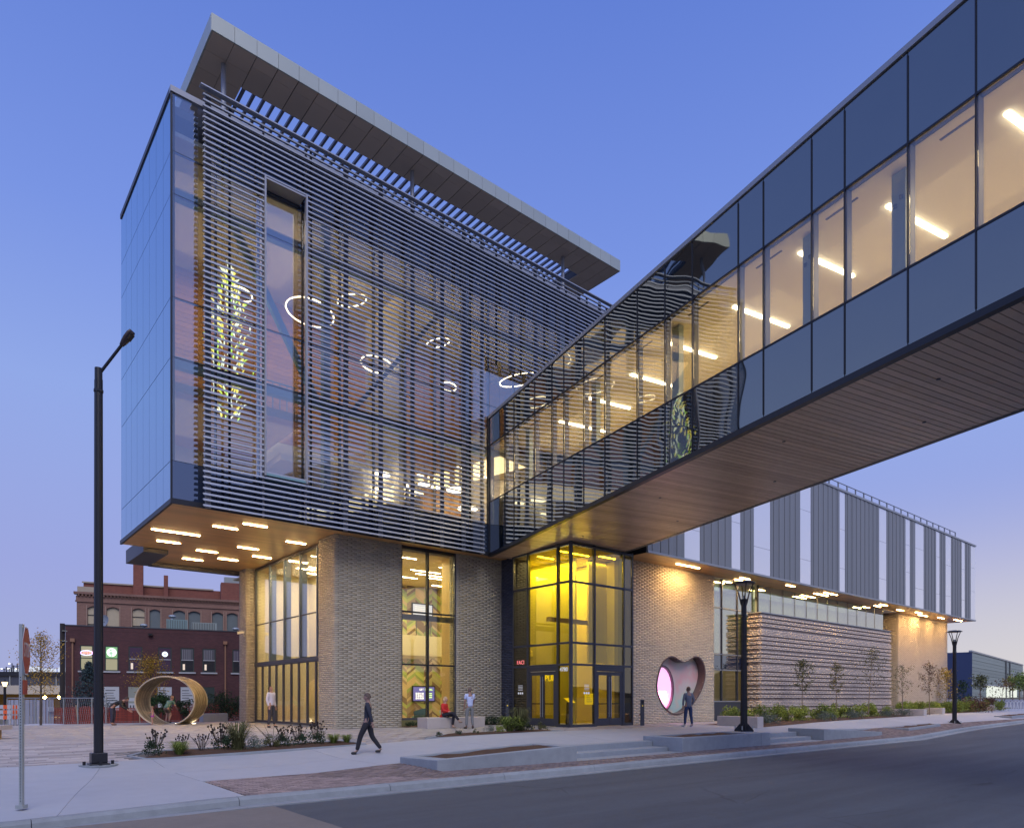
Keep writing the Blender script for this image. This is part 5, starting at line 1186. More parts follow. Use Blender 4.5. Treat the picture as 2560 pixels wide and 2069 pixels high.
# ================================================================== LEFT BACKGROUND
th = rad(-14.3); fd = Vector((math.cos(th), math.sin(th), 0)); fn = Vector((-fd.y, fd.x, 0)); F0 = Vector((-5.49, 32.21, 0))
def brickmat(name, c1, c2, mo, sc_=1.):
    m = bpy.data.materials.new(name); m.use_nodes = True; nt = m.node_tree; b = nt.nodes['Principled BSDF']; b.inputs['Roughness'].default_value = .9
    tc = N(nt, 'ShaderNodeNewGeometry'); mp = N(nt, 'ShaderNodeMapping'); mp.inputs['Rotation'].default_value = (0, 0, -th); 
    sp = N(nt, 'ShaderNodeSeparateXYZ'); cb = N(nt, 'ShaderNodeCombineXYZ'); br = N(nt, 'ShaderNodeTexBrick'); nt.links.new(tc.outputs['Position'], mp.inputs[0]); nt.links.new(mp.outputs[0], sp.inputs[0])
    ad = N(nt, 'ShaderNodeMath', operation='ADD'); nt.links.new(sp.outputs[0], ad.inputs[0]); nt.links.new(sp.outputs[1], ad.inputs[1]); nt.links.new(ad.outputs[0], cb.inputs[0]); nt.links.new(sp.outputs[2], cb.inputs[1]); nt.links.new(cb.outputs[0], br.inputs[0])
    br.inputs['Scale'].default_value = 1; br.inputs['Brick Width'].default_value = .22 * sc_; br.inputs['Row Height'].default_value = .075 * sc_; br.inputs['Mortar Size'].default_value = .008
    br.inputs['Color1'].default_value = (*c1, 1); br.inputs['Color2'].default_value = (*c2, 1); br.inputs['Mortar'].default_value = (*mo, 1)
    nz = N(nt, 'ShaderNodeTexNoise'); nz.inputs['Scale'].default_value = .6; nz.inputs['Detail'].default_value = 6; nt.links.new(tc.outputs['Position'], nz.inputs['Vector'])
    mr = N(nt, 'ShaderNodeMapRange'); mr.inputs[3].default_value = .72; mr.inputs[4].default_value = 1.25; nt.links.new(nz.outputs[0], mr.inputs[0])
    vm = N(nt, 'ShaderNodeVectorMath', operation='SCALE'); nt.links.new(br.outputs[0], vm.inputs[0]); nt.links.new(mr.outputs[0], vm.inputs['Scale']); nt.links.new(vm.outputs[0], b.inputs['Base Color']); return m
M_MAR = brickmat('maroon_brick', (.115, .045, .05), (.085, .035, .042), (.06, .04, .045)); M_TANB = brickmat('old_tan_brick', (.30, .17, .13), (.25, .14, .11), (.16, .11, .1)); M_REDB = brickmat('red_brick', (.28, .10, .07), (.23, .08, .06), (.14, .07, .06))
def fb(mb, a0, a1, b0, b1, z0, z1): return mb.obox(F0, fd, fn, ZZ, a0, a1, b0, b1, z0, z1)
H = thing('tavern_building', 'two-storey maroon brick building with lit windows behind the orange fence', 'building', tuple(F0))
fb(MB(), 0, 14, .1, 14, -1.2, 6.35).build('wall', M_MAR, H)
fb(MB(), -.06, 14, -.0, .3, 6.2, 6.52).build('parapet', M_MAR, H); fb(MB(), -.08, 14, -.03, .32, 6.52, 6.60).build('coping', M_FRAME, H)
# facade skin with openings
wins = [(.89, 1.73), (2.45, 3.34), (3.99, 4.90), (5.96, 6.88), (7.50, 8.44), (9.03, 9.98), (11.2, 12.1)]
def skin(parent, m, a0, a1, z0, z1, holes, b0=-.02, b1=.099):
    cols = sorted({a0, a1} | {h[0] for h in holes} | {h[1] for h in holes}); mb = MB()
    for ca, cb_ in zip(cols, cols[1:]):
        hs_ = sorted([(h[2], h[3]) for h in holes if h[0] <= ca + 1e-4 and h[1] >= cb_ - 1e-4]); z = z0
        for p, q in hs_:
            if p > z: fb(mb, ca, cb_, b0, b1, z, p)
            z = q
        if z < z1: fb(mb, ca, cb_, b0, b1, z, z1)
    return mb.build('facade', m, parent)
lows = [(2.40, 3.38), (3.97, 4.9), (5.92, 6.89), (7.50, 8.44), (9.03, 9.9)]
skin(H, M_MAR, 0, 14, -1.1, 6.19, [(a, b, 3.28, 5.14) for a, b in wins] + [(a, b, .35, 2.14) for a, b in lows])
M_WF = mat('green_black_frame', (.03, .05, .05), .5); M_SILL = mat('stone_sill', (.45, .47, .52), .8)
wm = [emis('lit_blind', (.85, .78, .45), .22, (.25, .24, .15)), emis('lit_green', (.30, .75, .22), .30, (.2, .3, .2)), mat('dark_curtain', (.06, .03, .07), .7), mat('dark_curtain', (.06, .03, .07), .7), mat('grey_curtain', (.10, .10, .12), .8), mat('grey_curtain', (.10, .10, .12), .8), mat('dark_curtain', (.06, .03, .07), .7)]
for i, (a, b) in enumerate(wins):
    w_ = fb(MB(), a, b, .0, .05, 3.28, 5.14).build('window', M_WF, H)
    fb(MB(), a + .08, b - .08, -.012, -.002, 4.24, 5.06).build('pane', wm[i], w_); fb(MB(), a + .08, b - .08, -.006, -.001, 3.36, 4.18).build('pane', wm[0] if i < 2 else wm[2] if i in (2, 3) else M_FRAMED, w_)
    fb(MB(), a + .06, b - .06, -.03, -.013, 4.18, 4.24).build('sash_bar', M_SILL if i > 1 else M_WF, w_); fb(MB(), a - .12, b + .12, -.10, -.021, 3.17, 3.28).build('sill', M_SILL, w_)
    if i in (4, 5, 6):
        for q in range(5): fb(MB(), a + .1 + q * .13, a + .16 + q * .13, -.028, -.013, 4.26, 5.0).build('curtain_fold', mat('net_curtain', (.22, .22, .26), .9), w_)
    if i in (2, 4, 5): fb(MB(), a + .15, a + .30, -.02, -.007, 3.45, 3.9).build('lit_object', emis('tavern_glow', (1, .7, .3), .35), w_)
mbx = mat('poster_white', (.50, .54, .60), .8, var=.05); mby = mat('poster_ink', (.10, .11, .13), .8)
for i, (a, b) in enumerate(lows):
    if i == 4: w_ = fb(MB(), a, b, 0, .05, .35, 2.14).build('window', M_WF, H); continue
    w_ = fb(MB(), a, b, .0, .05, .35, 2.14).build('poster_board', mbx if i != 1 else mat('poster_grey', (.30, .33, .30), .8), H)
    for j in range(8):
        if i in (0, 2, 3): fb(MB(), a + .1, b - .1 - R.uniform(0, .3), -.006, -.001, .5 + j * .19, .53 + j * .19 + R.uniform(0, .05)).build('print_line', mby, w_)
    if i == 1:
        fb(MB(), a + .03, b - .03, -.006, -.001, .35, .9).build('print_panel', mbx, w_); fb(MB(), a + .03, b - .03, -.006, -.001, 1.05, 1.3).build('print_panel', mbx, w_)
        for j in range(4): fb(MB(), a + .1 + j * .2, a + .2 + j * .2, -.010, -.007, .5, .75).build('print_mark', mby, w_)
for a, zt_ in ((.42, 5.6), (10.65, 5.75)):
    d_ = fb(MB(), a - .03, a + .07, -.12, -.03, -.5, zt_ - .25).build('downpipe', mat('copper_pipe', (.30, .16, .10), .6), H); fb(MB(), a - .12, a + .16, -.2, -.03, zt_ - .25, zt_).build('rain_head', mat('copper_pipe', (.30, .16, .10), .6), d_)
fb(MB(), 5.3, 5.6, -.25, -.02, 6.0, 6.14).build('wall_lamp', M_BLACK, H)
fb(MB(), .1, 13.9, .4, 13.8, 6.351, 6.40).build('roof', M_FRAME, H)
# neon signs
def fpt(a, b, z): return tuple(F0 + fd * a + fn * b + ZZ * z)
RF = (rad(90), 0, th)
ns1 = thing('open_sign', 'red OPEN neon sign in a blue and white oval in the leftmost window', 'sign', fpt(1.31, -.08, 4.6))
text('lettering', 'OPEN', .30, emis('neon_red', (1, .12, .08), 2.5), fpt(1.31, -.09, 4.58), RF, ns1)
for s0, s1, m_ in ((.25, 3.0, 'neon_blue'), (3.4, 6.1, 'neon_blue')): MB().tube([fpt(1.31 + .38 * math.cos(a), -.09, 4.58 + .17 * math.sin(a)) for a in np.linspace(s0, s1, 12)], .018, 5).build('tube', emis('neon_blue', (.35, .4, 1), 3), ns1)
ns2 = thing('round_neon_sign', 'glowing white disc with a green bird figure in the second window', 'sign', fpt(2.9, -.08, 4.65))
MB().tube([fpt(2.9, -.05, 4.66), fpt(2.9, -.06, 4.66)], .32, 22).build('disc', emis('neon_white', (.80, 1, .80), .95), ns2)
mb = MB()
for cx_, cz_, r_, q in ((2.86, 4.6, .12, 1.7), (2.83, 4.82, .07, 1.), (2.88, 4.42, .06, 1.6), (2.92, 4.84, .035, 1)): mb.tube([fpt(cx_, -.062, cz_), fpt(cx_, -.07, cz_)], r_, 10)
mb.build('bird_figure', emis('neon_green', (.12, .5, .10), .6), ns2)
ns3 = thing('round_neon_sign', 'small white round neon sign in the fourth window', 'sign', fpt(6.42, -.08, 4.6))
MB().tube([fpt(6.42, -.04, 4.62), fpt(6.42, -.05, 4.62)], .2, 20).build('disc', emis('neon_ice', (.75, .85, 1), 1.0), ns3); MB().tube([fpt(6.33, -.055, 4.62), fpt(6.42, -.055, 4.66), fpt(6.51, -.055, 4.6)], .022, 5).tube([fpt(6.35, -.055, 4.56), fpt(6.5, -.055, 4.53)], .018, 5).build('mark', M_BLACK, ns3)
# rooftop plant
def roof_unit(label, a0, a1, b, h, m):
    t = thing('air_conditioner', label, 'air conditioner', fpt((a0 + a1) / 2, b, 6.4)); fb(MB(), a0, a1, b, b + .8, 6.4, 6.4 + h).build('casing', m, t)
    for q in range(int((a1 - a0) / .12)): fb(MB(), a0 + .04 + q * .12, a0 + .08 + q * .12, b - .015, b - .002, 6.45, 6.35 + h).build('fin', M_FRAME, t)
M_AC = mat('ac_green', (.24, .36, .38), .6)
roof_unit('green rooftop air conditioner, left one with tall fins', 6.5, 8.0, 1.0, 1.0, M_AC); roof_unit('long grey rooftop air conditioner right of the green one', 8.3, 10.1, 1.0, .85, mat('ac_grey', (.30, .36, .36), .6))
t = thing('satellite_dish', 'grey satellite dish on the tavern roof behind the street light pole', 'dish', fpt(2.3, 1.5, 6.4))
q0 = Vector(fpt(2.3, 1.5, 7.05)); nn = Vector((-.75, -.55, .25)).normalized(); uu = nn.orthogonal().normalized(); vv = nn.cross(uu); mb = MB(); 
for j in range(4):
    r_ = .5 * j / 3
    for k in range(14): a = 2 * math.pi * k / 14; mb.v.append(tuple(q0 + uu * r_ * math.cos(a) + vv * r_ * math.sin(a) + nn * (.14 * (j / 3) ** 2)))
for j in range(3):
    for k in range(14): mb.f.append((j * 14 + k, j * 14 + (k + 1) % 14, (j + 1) * 14 + (k + 1) % 14, (j + 1) * 14 + k))
mb.build('reflector', mat('dish_grey', (.22, .25, .30), .5), t); MB().tube([tuple(q0), fpt(2.35, 1.6, 6.38)], .05, 6).build('mount', M_FRAME, t)
for i, (a, lab) in enumerate(((6.9, 'mushroom-shaped roof vent above the green air conditioner'), (4.9, 'low roof vent left of the green air conditioner'), (11.6, 'white roof vent beside the security camera'))):
    t = thing('roof_vent', lab, 'vent', fpt(a, 2.2, 6.4)); h = 1.3 if i == 0 else .5; MB().tube([fpt(a, 2.2, 6.38), fpt(a, 2.2, 6.4 + h)], .12, 8).build('duct', M_GALV, t); MB().ball(fpt(a, 2.2, 6.45 + h), .28, 10, 6, (1, 1, .5)).build('cowl', M_GALV, t)
# tan building behind
T = thing('old_tan_building', 'older tan brick building with boarded arched windows above the maroon one', 'building', fpt(0, 6, 0))
fb(MB(), 0, 15, 6.2, 12, -1, 9.6).build('wall', M_TANB, T)
tw = [(.75, 1.55), (2.08, 2.96), (3.92, 4.80), (5.18, 5.96), (6.94, 7.85), (8.10, 9.02), (9.96, 10.82), (11.13, 12.01), (13, 13.9)]
def skin2():
    cols = sorted({0, 15} | {h[0] for h in tw} | {h[1] for h in tw}); mb = MB()
    for ca, cb_ in zip(cols, cols[1:]):
        if any(h[0] <= ca + 1e-4 and h[1] >= cb_ - 1e-4 for h in tw): fb(mb, ca, cb_, 6.0, 6.199, 8.70, 9.0)
        else: fb(mb, ca, cb_, 6.0, 6.199, 5.5, 9.0)
    return mb.build('facade', M_TANB, T)
skin2()
fb(MB(), -.1, 15, 5.93, 6.199, 9.0, 9.12).build('string_course', M_TANB, T); fb(MB(), -.05, 15, 5.97, 6.199, 9.121, 9.50).build('frieze', M_TANB, T); fb(MB(), -.2, 15, 5.82, 6.5, 9.62, 9.80).build('cornice', M_TANB, T)
dm = fb(MB(), 0, .1, 5.84, 5.97, 9.46, 9.60).mesh('dentil', M_TANB, F0)
for i in range(60): inst('dentil', dm, F0 + fd * (.1 + i * .25), T)
M_PLY = mat('plywood', (.50, .43, .31), .8, var=.08, nscale=3); M_DGL = mat('dusty_glass', (.16, .19, .20), .3, var=.15, nscale=1.2)
for i, (a, b) in enumerate(tw):
    w_ = fb(MB(), a, b, 6.12, 6.15, 6.4, 8.68).build('window', M_PLY if i in (0, 1, 2) else M_DGL, T)
    n = 8; v = []; 
    for k in range(n + 1):
        u = a + (b - a) * k / n; v.append((u, 8.70 - .14 * (2 * k / n - 1) ** 2))
    mb = MB()
    for k in range(n): fb(mb, v[k][0], v[k + 1][0], 5.98, 6.11, min(v[k][1], v[k + 1][1]), 8.71)
    mb.build('arch', M_TANB, w_)
    for u in (a - .09, b + .03): fb(MB(), u, u + .06, 5.96, 5.999, 6.4, 8.75).build('trim', mat('old_trim', (.36, .25, .2), .8), w_)
    if i in (0, 2): 
        for zz in (7.2, 7.95): fb(MB(), a, b, 6.09, 6.119, zz, zz + .06).build('batten', M_FRAMED, w_)
fb(MB(), -.19, 13.5, 12.1, 14, 8, 11.4).build('rear_parapet', M_REDB, T); fb(MB(), -.3, 10.3, 12.0, 12.09, 11.4, 11.52).build('coping', mat('coping_pale', (.42, .36, .28), .8), T)
fb(MB(), 3.69, 4.47, 11.2, 12.05, 9.5, 13.66).build('chimney', M_REDB, T); fb(MB(), 6.12, 6.47, 11.5, 12.0, 10.5, 12.45).build('chimney', M_REDB, T); fb(MB(), 10.89, 15, 10.5, 12.05, 9.5, 12.0).build('penthouse', M_REDB, T); fb(MB(), 11.2, 15, 11, 12, 12.01, 12.6).build('skylight', M_GALV, T)
fb(MB(), -.1, 1.3, 7.2, 9, 9.6, 10.4).build('corner_cornice', mat('coping_pale', (.42, .36, .28), .8), T)
for a_ in (4.8, 10.0): fb(MB(), a_, a_ + .2, 10.9, 11.1, 9.7, 10.2).build('roof_cowl', M_SILL, T)
# viaduct / station canopy at far left
V0 = Vector((-52, 40, 0)); vd = Vector((.7671 * .985 + .6415 * .17, -.6415 * .985 + .7671 * .17, 0)).normalized(); vn = Vector((-vd.y, vd.x, 0))
def atd(px, d, z=0): 
    x = (px - 1280) / 1731 * d; return Vector((CAMX + x * .7671 + d * .6415, CAMY - x * .6415 + d * .7671, z))
V0 = atd(-260, 78); V1 = atd(175, 82); vd = (V1 - V0).normalized(); vn = Vector((-vd.y, vd.x, 0)); VL = (V1 - V0).length + 3
Q = thing('elevated_station', 'low elevated rail station with dark glass above a beige concrete deck at the left', 'station', tuple(V0))
q = lambda a0, a1, b0, b1, z0, z1: MB().obox(V0, vd, vn, ZZ, a0, a1, b0, b1, z0, z1)
q(0, VL, 0, 6, 1.75, 2.75).build('deck_beam', mat('beige_deck', (.42, .41, .38), .8), Q); q(0, VL, .1, .2, 2.76, 3.85).build('glass_screen', mat('dark_screen', (.06, .07, .10), .3), Q); q(0, VL, -.1, 6, 3.86, 4.35).build('canopy', M_FRAMED, Q)
for k in range(14): q(k * 1.6, k * 1.6 + .1, .0, .09, 2.76, 3.85).build('post', M_GALV, Q)
q(0, VL, 5, 5.3, -1, 1.74).build('lit_wall', mat('lamp_tinted_wall', (.45, .33, .14), .8), Q)  # orange lamplight is put into the rear wall's colour
for px, lab in ((112, 'bright wall lamp under the elevated station, left one'), (147.5, 'bright wall lamp under the elevated station, right one')):
    p = atd(px, 75, 1.35); t = thing('flood_lamp', lab, 'light', tuple(p)); MB().ball(tuple(p), .16, 10, 8).build('bulb', emis('sodium', (1, .62, .16), 55), t); MB().tube([tuple(p + Vector((0, 0, .14))), tuple(p + Vector((0, 0, .6)))], .05, 6).build('stem', M_BLACK, t)
    l = bpy.data.lights.new('flood_glow', 'POINT'); l.energy = 260; l.color = (1, .6, .2); l.shadow_soft_size = .1; o = bpy.data.objects.new('flood_glow', l); scene.collection.objects.link(o); o.location = p - Vector((0.3, .5, .1))
p = atd(12, 55, -.5); t = thing('lantern_post', 'old-style black lantern post with a warm lamp at the far left', 'street lamp', tuple(p))
MB().tube([tuple(p), tuple(p + ZZ * 2.7)], .09, 8).build('post', M_BLACK, t); MB().lathe(tuple(p + ZZ * 2.7), [(.1, 0), (.2, .32), (.2, .36)], 8).build('lantern', emis('gaslight', (1, .72, .3), 2.5), t); MB().lathe(tuple(p + ZZ * 3.06), [(.26, 0), (.05, .2)], 8).build('cap', M_BLACK, t)
for i, (px, py, d) in enumerate(((23, 1658, 160), (4, 1671, 180), (17, 1671, 185), (22, 1670, 190), (41, 1671, 170))):
    p = atd(px, d, CAMZ + (1743.5 - py) / 1731 * d); t = thing('yard_light', 'tiny bright white yard light on the skyline, %s from the left' % ['fourth', 'first', 'second', 'third', 'fifth'][i], 'light', tuple(p), group='yard lights beyond the station')
    MB().ball(tuple(p), .17, 6, 5).build('lamp', emis('yard_white', (1, .98, .9), 3), t); MB().tube([tuple(p + Vector((.5, -.4, .1))), (p.x + .5, p.y - .4, -1)], .12, 5).build('pole', M_FRAME, t)
for i, (px, top, d) in enumerate(((34, 1662, 140), (43, 1658, 150), (16, 1666, 130))):
    p = atd(px, d, -1); zt_ = CAMZ + (1743.5 - top) / 1731 * d; t = thing('utility_pole', 'thin distant utility pole on the skyline, %s from the left' % ['second', 'third', 'first'][i], 'pole', tuple(p)); MB().tube([tuple(p), (p.x, p.y, zt_)], .12, 5).build('pole', M_FRAME, t); MB().box(p.x - .9, p.x + .9, p.y - .05, p.y + .05, zt_ - .6, zt_ - .45).build('crossarm', M_FRAME, t)
p = atd(84, 210, 0); t = thing('white_depot', 'row of brightly lit pale sheds on the skyline at the left', 'building', tuple(p))
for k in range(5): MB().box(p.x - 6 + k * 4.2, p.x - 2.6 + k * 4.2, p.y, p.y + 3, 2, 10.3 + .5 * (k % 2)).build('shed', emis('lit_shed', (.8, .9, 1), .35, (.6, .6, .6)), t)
# thick dark utility pole beside the tavern
p = atd(156, 48, -.9); t = thing('utility_pole', 'thick dark wooden utility pole against the corner of the maroon building', 'pole', tuple(p)); MB().tube([tuple(p), (p.x, p.y, 6.45)], .155, 10).build('shaft', mat('pole_wood', (.035, .03, .03), .9), t); MB().tube([(p.x + .14, p.y, -.5), (p.x + .14, p.y, 6.3)], .03, 5).build('conduit', M_GALV, t)
for zz in (5.2, 5.9): MB().box(p.x - .05, p.x + .25, p.y - .3, p.y + .1, zz, zz + .05).build('step_iron', M_GALV, t)
# construction fences
def fencepath(px0, px1, d0, d1, z): a = atd(px0, d0); b = atd(px1, d1); return a, b, (b - a).normalized(), (b - a).length
a, b, u, L = fencepath(108, 640, 41, 47, 0); n_ = Vector((-u.y, u.x, 0))
of = thing('safety_fence', 'orange plastic net safety fence across the back of the plaza', 'fence', (a.x, a.y, -.4))
mb = MB(); s_ = 0
while s_ < L:
    p = a + u * s_; zg = gzf(p.x, p.y) - .03; h = 1.02 + .07 * math.sin(s_ * .9) + R.uniform(-.04, .03) + (.12 if s_ > 7 else 0); ofs = .05 * math.sin(s_ * 2.1)
    mb.obox(p + n_ * ofs, u, n_, ZZ, 0, .042, 0, .006, zg, zg + h); s_ += .075
for zz in np.arange(.06, 1.0, .11):
    k = 0
    while k < L:
        p = a + u * k; zg = gzf(p.x, p.y) - .03; mb.obox(p + n_ * .05 * math.sin(k * 2.1), u, n_, ZZ, 0, .62, -.004, .004, zg + zz, zg + zz + .035); k += .6
mb.build('net', mat('orange_net', (.24, .035, .022), .7, island=.4), of)
for k in range(int(L / 1.6)):
    p = a + u * (k * 1.6 + R.uniform(0, .5)); zg = gzf(p.x, p.y); MB().tube([tuple(p - n_ * .06 + ZZ * (zg - .1)), tuple(p - n_ * .06 + u * R.uniform(-.1, .1) + ZZ * (zg + 1.15))], .03, 5).build('stake', mat('stake_wood', (.42, .32, .20), .8), of)
a, b, u, L = fencepath(18, 265, 39.2, 39.2, 0); n_ = Vector((-u.y, u.x, 0))
cf = thing('mesh_fence', 'temporary chain-link fence with grey screening fabric at the left back of the plaza', 'fence', (a.x, a.y, -.4))
mb = MB(); k = 0
while k < L * .46:
    p = a + u * k; zg = gzf(p.x, p.y); mb.obox(p, u, n_, ZZ, 0, .085, 0 if int(k / .09) % 2 else .03, .01 if int(k / .09) % 2 else .04, zg + .05, zg + 1.45); k += .09
mb.build('screen_fabric', mat('grey_fabric', (.30, .32, .40), .8, island=.2), cf)
zg = gzf(a.x, a.y); MB().tube([tuple(a + ZZ * (zg + 1.55)), tuple(b + ZZ * (gzf(b.x, b.y) + 1.45))], .025, 6).build('top_rail', M_GALV, cf)
for k in range(8): p = a + u * (L * k / 7); MB().tube([tuple(p + ZZ * (gzf(p.x, p.y) - .05)), tuple(p + ZZ * (gzf(p.x, p.y) + 1.5))], .03, 6).build('post', M_GALV, cf)
mb = MB()
for k in np.arange(L * .46, L, .12): p = a + u * k; zg = gzf(p.x, p.y); mb.tube([tuple(p + ZZ * zg), tuple(p + u * .25 + ZZ * (zg + 1.45))], .004, 3, cap=False).tube([tuple(p + u * .25 + ZZ * zg), tuple(p + ZZ * (zg + 1.45))], .004, 3, cap=False)
mb.build('chain_link', M_GALV, cf)
t = thing('fence_notice', 'small white notice fixed to the chain-link fence', 'sign', tuple(atd(128, 39, 1.1))); p = atd(128, 39.05, .55); MB().obox(p, u, n_, ZZ, -.16, .16, -.02, 0, 0, .22).build('plate', M_SILL, t)
for k in range(3): MB().obox(p, u, n_, ZZ, -.12, .12, -.024, -.0205, .04 + k * .06, .06 + k * .06).build('text_line', mby, t)
for i, px in enumerate((4, 18, 30)):
    p = atd(px, 36 + i * .5); zg = gzf(p.x, p.y); t = thing('barricade', 'orange and white striped barricade at the left edge, %s from the left' % ORD[i], 'barricade', (p.x, p.y, zg), group='barricades')
    for zz, m_ in ((.35, 'barr_o'), (.62, 'barr_w'), (.89, 'barr_o')):
        for j in range(5): MB().obox(p, u, n_, ZZ, -.5 + j * .2, -.3 + j * .2, -.02, .02, zg + zz, zg + zz + .2).build('board', mat('barrier_orange', (.75, .12, .03), .6) if (j + i) % 2 else M_SILL, t)
    for e in (-.45, .42): MB().obox(p, u, n_, ZZ, e, e + .04, -.05, .05, zg, zg + 1.1).build('leg', M_SILL, t)
t = thing('snow_patch', 'pale pile of loose sheeting at the foot of the fence', 'sheeting', tuple(atd(105, 37.5, -.1))); p = atd(105, 37.5); MB().ball((p.x, p.y, gzf(p.x, p.y)), .9, 12, 6, (1.2, 1, .08)).build('sheet', M_SILL, t)
# ================================================================== RIGHT BACKGROUND
def atp(px, py, d): return atd(px, d, CAMZ + (1743.5 - py) / 1731 * d)
a = atd(2428.7, 104); d2 = Vector((CAMX, CAMY, 0)); r_ang = math.atan((2858 - 1280) / 1731)
ud = Vector((.6415 * math.cos(r_ang) + .7671 * math.sin(r_ang), .7671 * math.cos(r_ang) - .6415 * math.sin(r_ang), 0)); ul = Vector((-ud.y, ud.x, 0))
zB = CAMZ - .3; zT = CAMZ + (1743.5 - 1629) / 1731 * 104
FBd = thing('metal_hall', 'large grey-green metal hall with a dark blue end wall far beyond the pavement', 'building', (a.x, a.y, zB))
mb = MB(); k = 0; zz = zB
while zz < zT - .1:
    h = .55; m_ = mat('ribbed_cladding', (.26, .31, .30), .55, oinfo=.1, var=.05)
    MB().obox(a, ud, ul, ZZ, .05, 60, -.02 - .03 * (k % 2), .2, zz, min(zz + h - .03, zT)).build('cladding_sheet', m_, FBd); zz += h; k += 1
MB().obox(a, ud, ul, ZZ, 0, 60, .21, 30, zB, zT - .05).build('core', M_FRAME, FBd); MB().obox(a, ud, ul, ZZ, -.2, -.001, -.1, 30, zB, zT).build('end_wall', mat('navy_cladding', (.035, .055, .13), .5, var=.04), FBd)
MB().obox(a, ud, ul, ZZ, -.3, 60, -.12, .3, zT + .001, zT + .25).build('roof_edge', M_METT, FBd); MB().obox(a, ud, ul, ZZ, -.22, 60, -.13, -.06, CAMZ + 2.05, CAMZ + 2.2).build('band', M_SILL, FBd)
for i in range(6): MB().obox(a, ud, ul, ZZ, 13 + i * 6.2, 18.8 + i * 6.2, -.10, -.055, zB, CAMZ + 2.0).build('shop_window', emis('pale_lit_window', (.85, .9, .72), .55, (.5, .5, .45)), FBd)
for s_ in (34, 39): MB().obox(a, ud, ul, ZZ, s_, s_ + .4, -.25, -.1, zB, zT).build('downpipe', M_FRAME, FBd)
MB().box(60, 62, 0, 1, 0, 1)
hl = MB(); n = 90
for k in range(n + 1):
    a_ = 2 * math.pi * k / n; rr = 420; h = 9 + 5 * math.sin(a_ * 3 + 1) + 3 * math.sin(a_ * 11) + R.uniform(0, 3)
    vis = (math.cos(a_) * .6415 + math.sin(a_) * .7671) > .55
    h = 1.2 if vis else h * 2.0
    hl.v += [(rr * math.cos(a_), rr * math.sin(a_), -3), (rr * 1.02 * math.cos(a_), rr * 1.02 * math.sin(a_), h), (rr * 1.3 * math.cos(a_), rr * 1.3 * math.sin(a_), -3)]
    if k:
        b = 3 * (k - 1); hl.f += [(b, b + 3, b + 4, b + 1), (b + 1, b + 4, b + 5, b + 2)]
hl.build('hills', mat('far_hills', (.05, .06, .07), .9, var=.2, nscale=.05), kind='structure')
# ================================================================== VEGETATION
def leafmat(name, c): return mat(name, c, .7, island=.45, var=.1, nscale=3, spec=.2)
ML_G = leafmat('leaf_green', (.15, .20, .045)); ML_L = leafmat('leaf_lime', (.26, .32, .06)); ML_D = leafmat('leaf_dark', (.03, .055, .028)); ML_Y = leafmat('leaf_yellow', (.34, .22, .035)); ML_O = leafmat('leaf_olive', (.10, .105, .045)); ML_B = leafmat('needle_blue', (.045, .075, .085)); ML_S = leafmat('sage', (.13, .16, .13)); ML_BR = leafmat('leaf_brown', (.11, .065, .045))
M_BARK = mat('bark', (.22, .17, .13), .9, var=.2, nscale=15); M_BARKD = mat('dark_bark', (.07, .055, .045), .9)
def leaf(mb, p, s, n=None):
    d = Vector((R.uniform(-1, 1), R.uniform(-1, 1), R.uniform(-.6, .8)))
    if d.length < .1: d = Vector((0, 0, 1))
    d.normalize(); a = d.orthogonal().normalized(); 
    a = (a * math.cos(R.uniform(0, 6.28)) + d.cross(a) * math.sin(R.uniform(0, 6.28))).normalized(); b = d.cross(a)
    w = s * R.uniform(.35, .55); s *= R.uniform(.7, 1.2)
    mb.add([p - a * s * .5, p + b * w * .5, p + a * s * .5, p - b * w * .5], [(0, 1, 2, 3)])
def shrub_mesh(name, r, h, nleaf, s, m, stemmy=0.):
    mb = MB()
    nb = 7; cl = [(Vector((R.uniform(-.6, .6) * r, R.uniform(-.6, .6) * r, h * R.uniform(.35, .85))), R.uniform(.25, .5) * r) for _ in range(nb)]
    for i in range(nleaf):
        c, rr = R.choice(cl); v = Vector((R.gauss(0, 1), R.gauss(0, 1), R.gauss(0, 1))).normalized() * rr * R.random() ** .35
        p = c + v; p.z = max(.02, p.z); leaf(mb, p, s)
    for i in range(int(nleaf * .12)): a = R.uniform(0, 6.28); q = r * R.uniform(.2, .95); leaf(mb, Vector((q * math.cos(a), q * math.sin(a), R.uniform(.02, h * .3))), s)
    return mb.mesh(name, m)
def stems_mesh(name, r, h, n, m, sp=.3):
    mb = MB()
    for i in range(n):
        a = R.uniform(0, 6.28); b = R.uniform(0, sp * r * 2); x, y = b * math.cos(a) * .3, b * math.sin(a) * .3; e = R.uniform(.6, 1)
        mb.tube([(x, y, 0), (x + r * .6 * e * math.cos(a) * .5, y + r * .6 * e * math.sin(a) * .5, h * .55 * e), (x + r * e * math.cos(a), y + r * e * math.sin(a), h * e)], [.008, .006, .003], 3, cap=False)
    return mb.mesh(name, m)
def seedheads_mesh(name, r, h, n, m):
    mb = MB()
    for i in range(n):
        a = R.uniform(0, 6.28); q = r * R.uniform(.1, 1); z = h * R.uniform(.7, 1.05); mb.ball((q * math.cos(a), q * math.sin(a), z), R.uniform(.018, .03), 5, 4)
        mb.tube([(q * .4 * math.cos(a), q * .4 * math.sin(a), h * .3), (q * math.cos(a), q * math.sin(a), z)], .004, 3, cap=False)
    return mb.mesh(name, m)
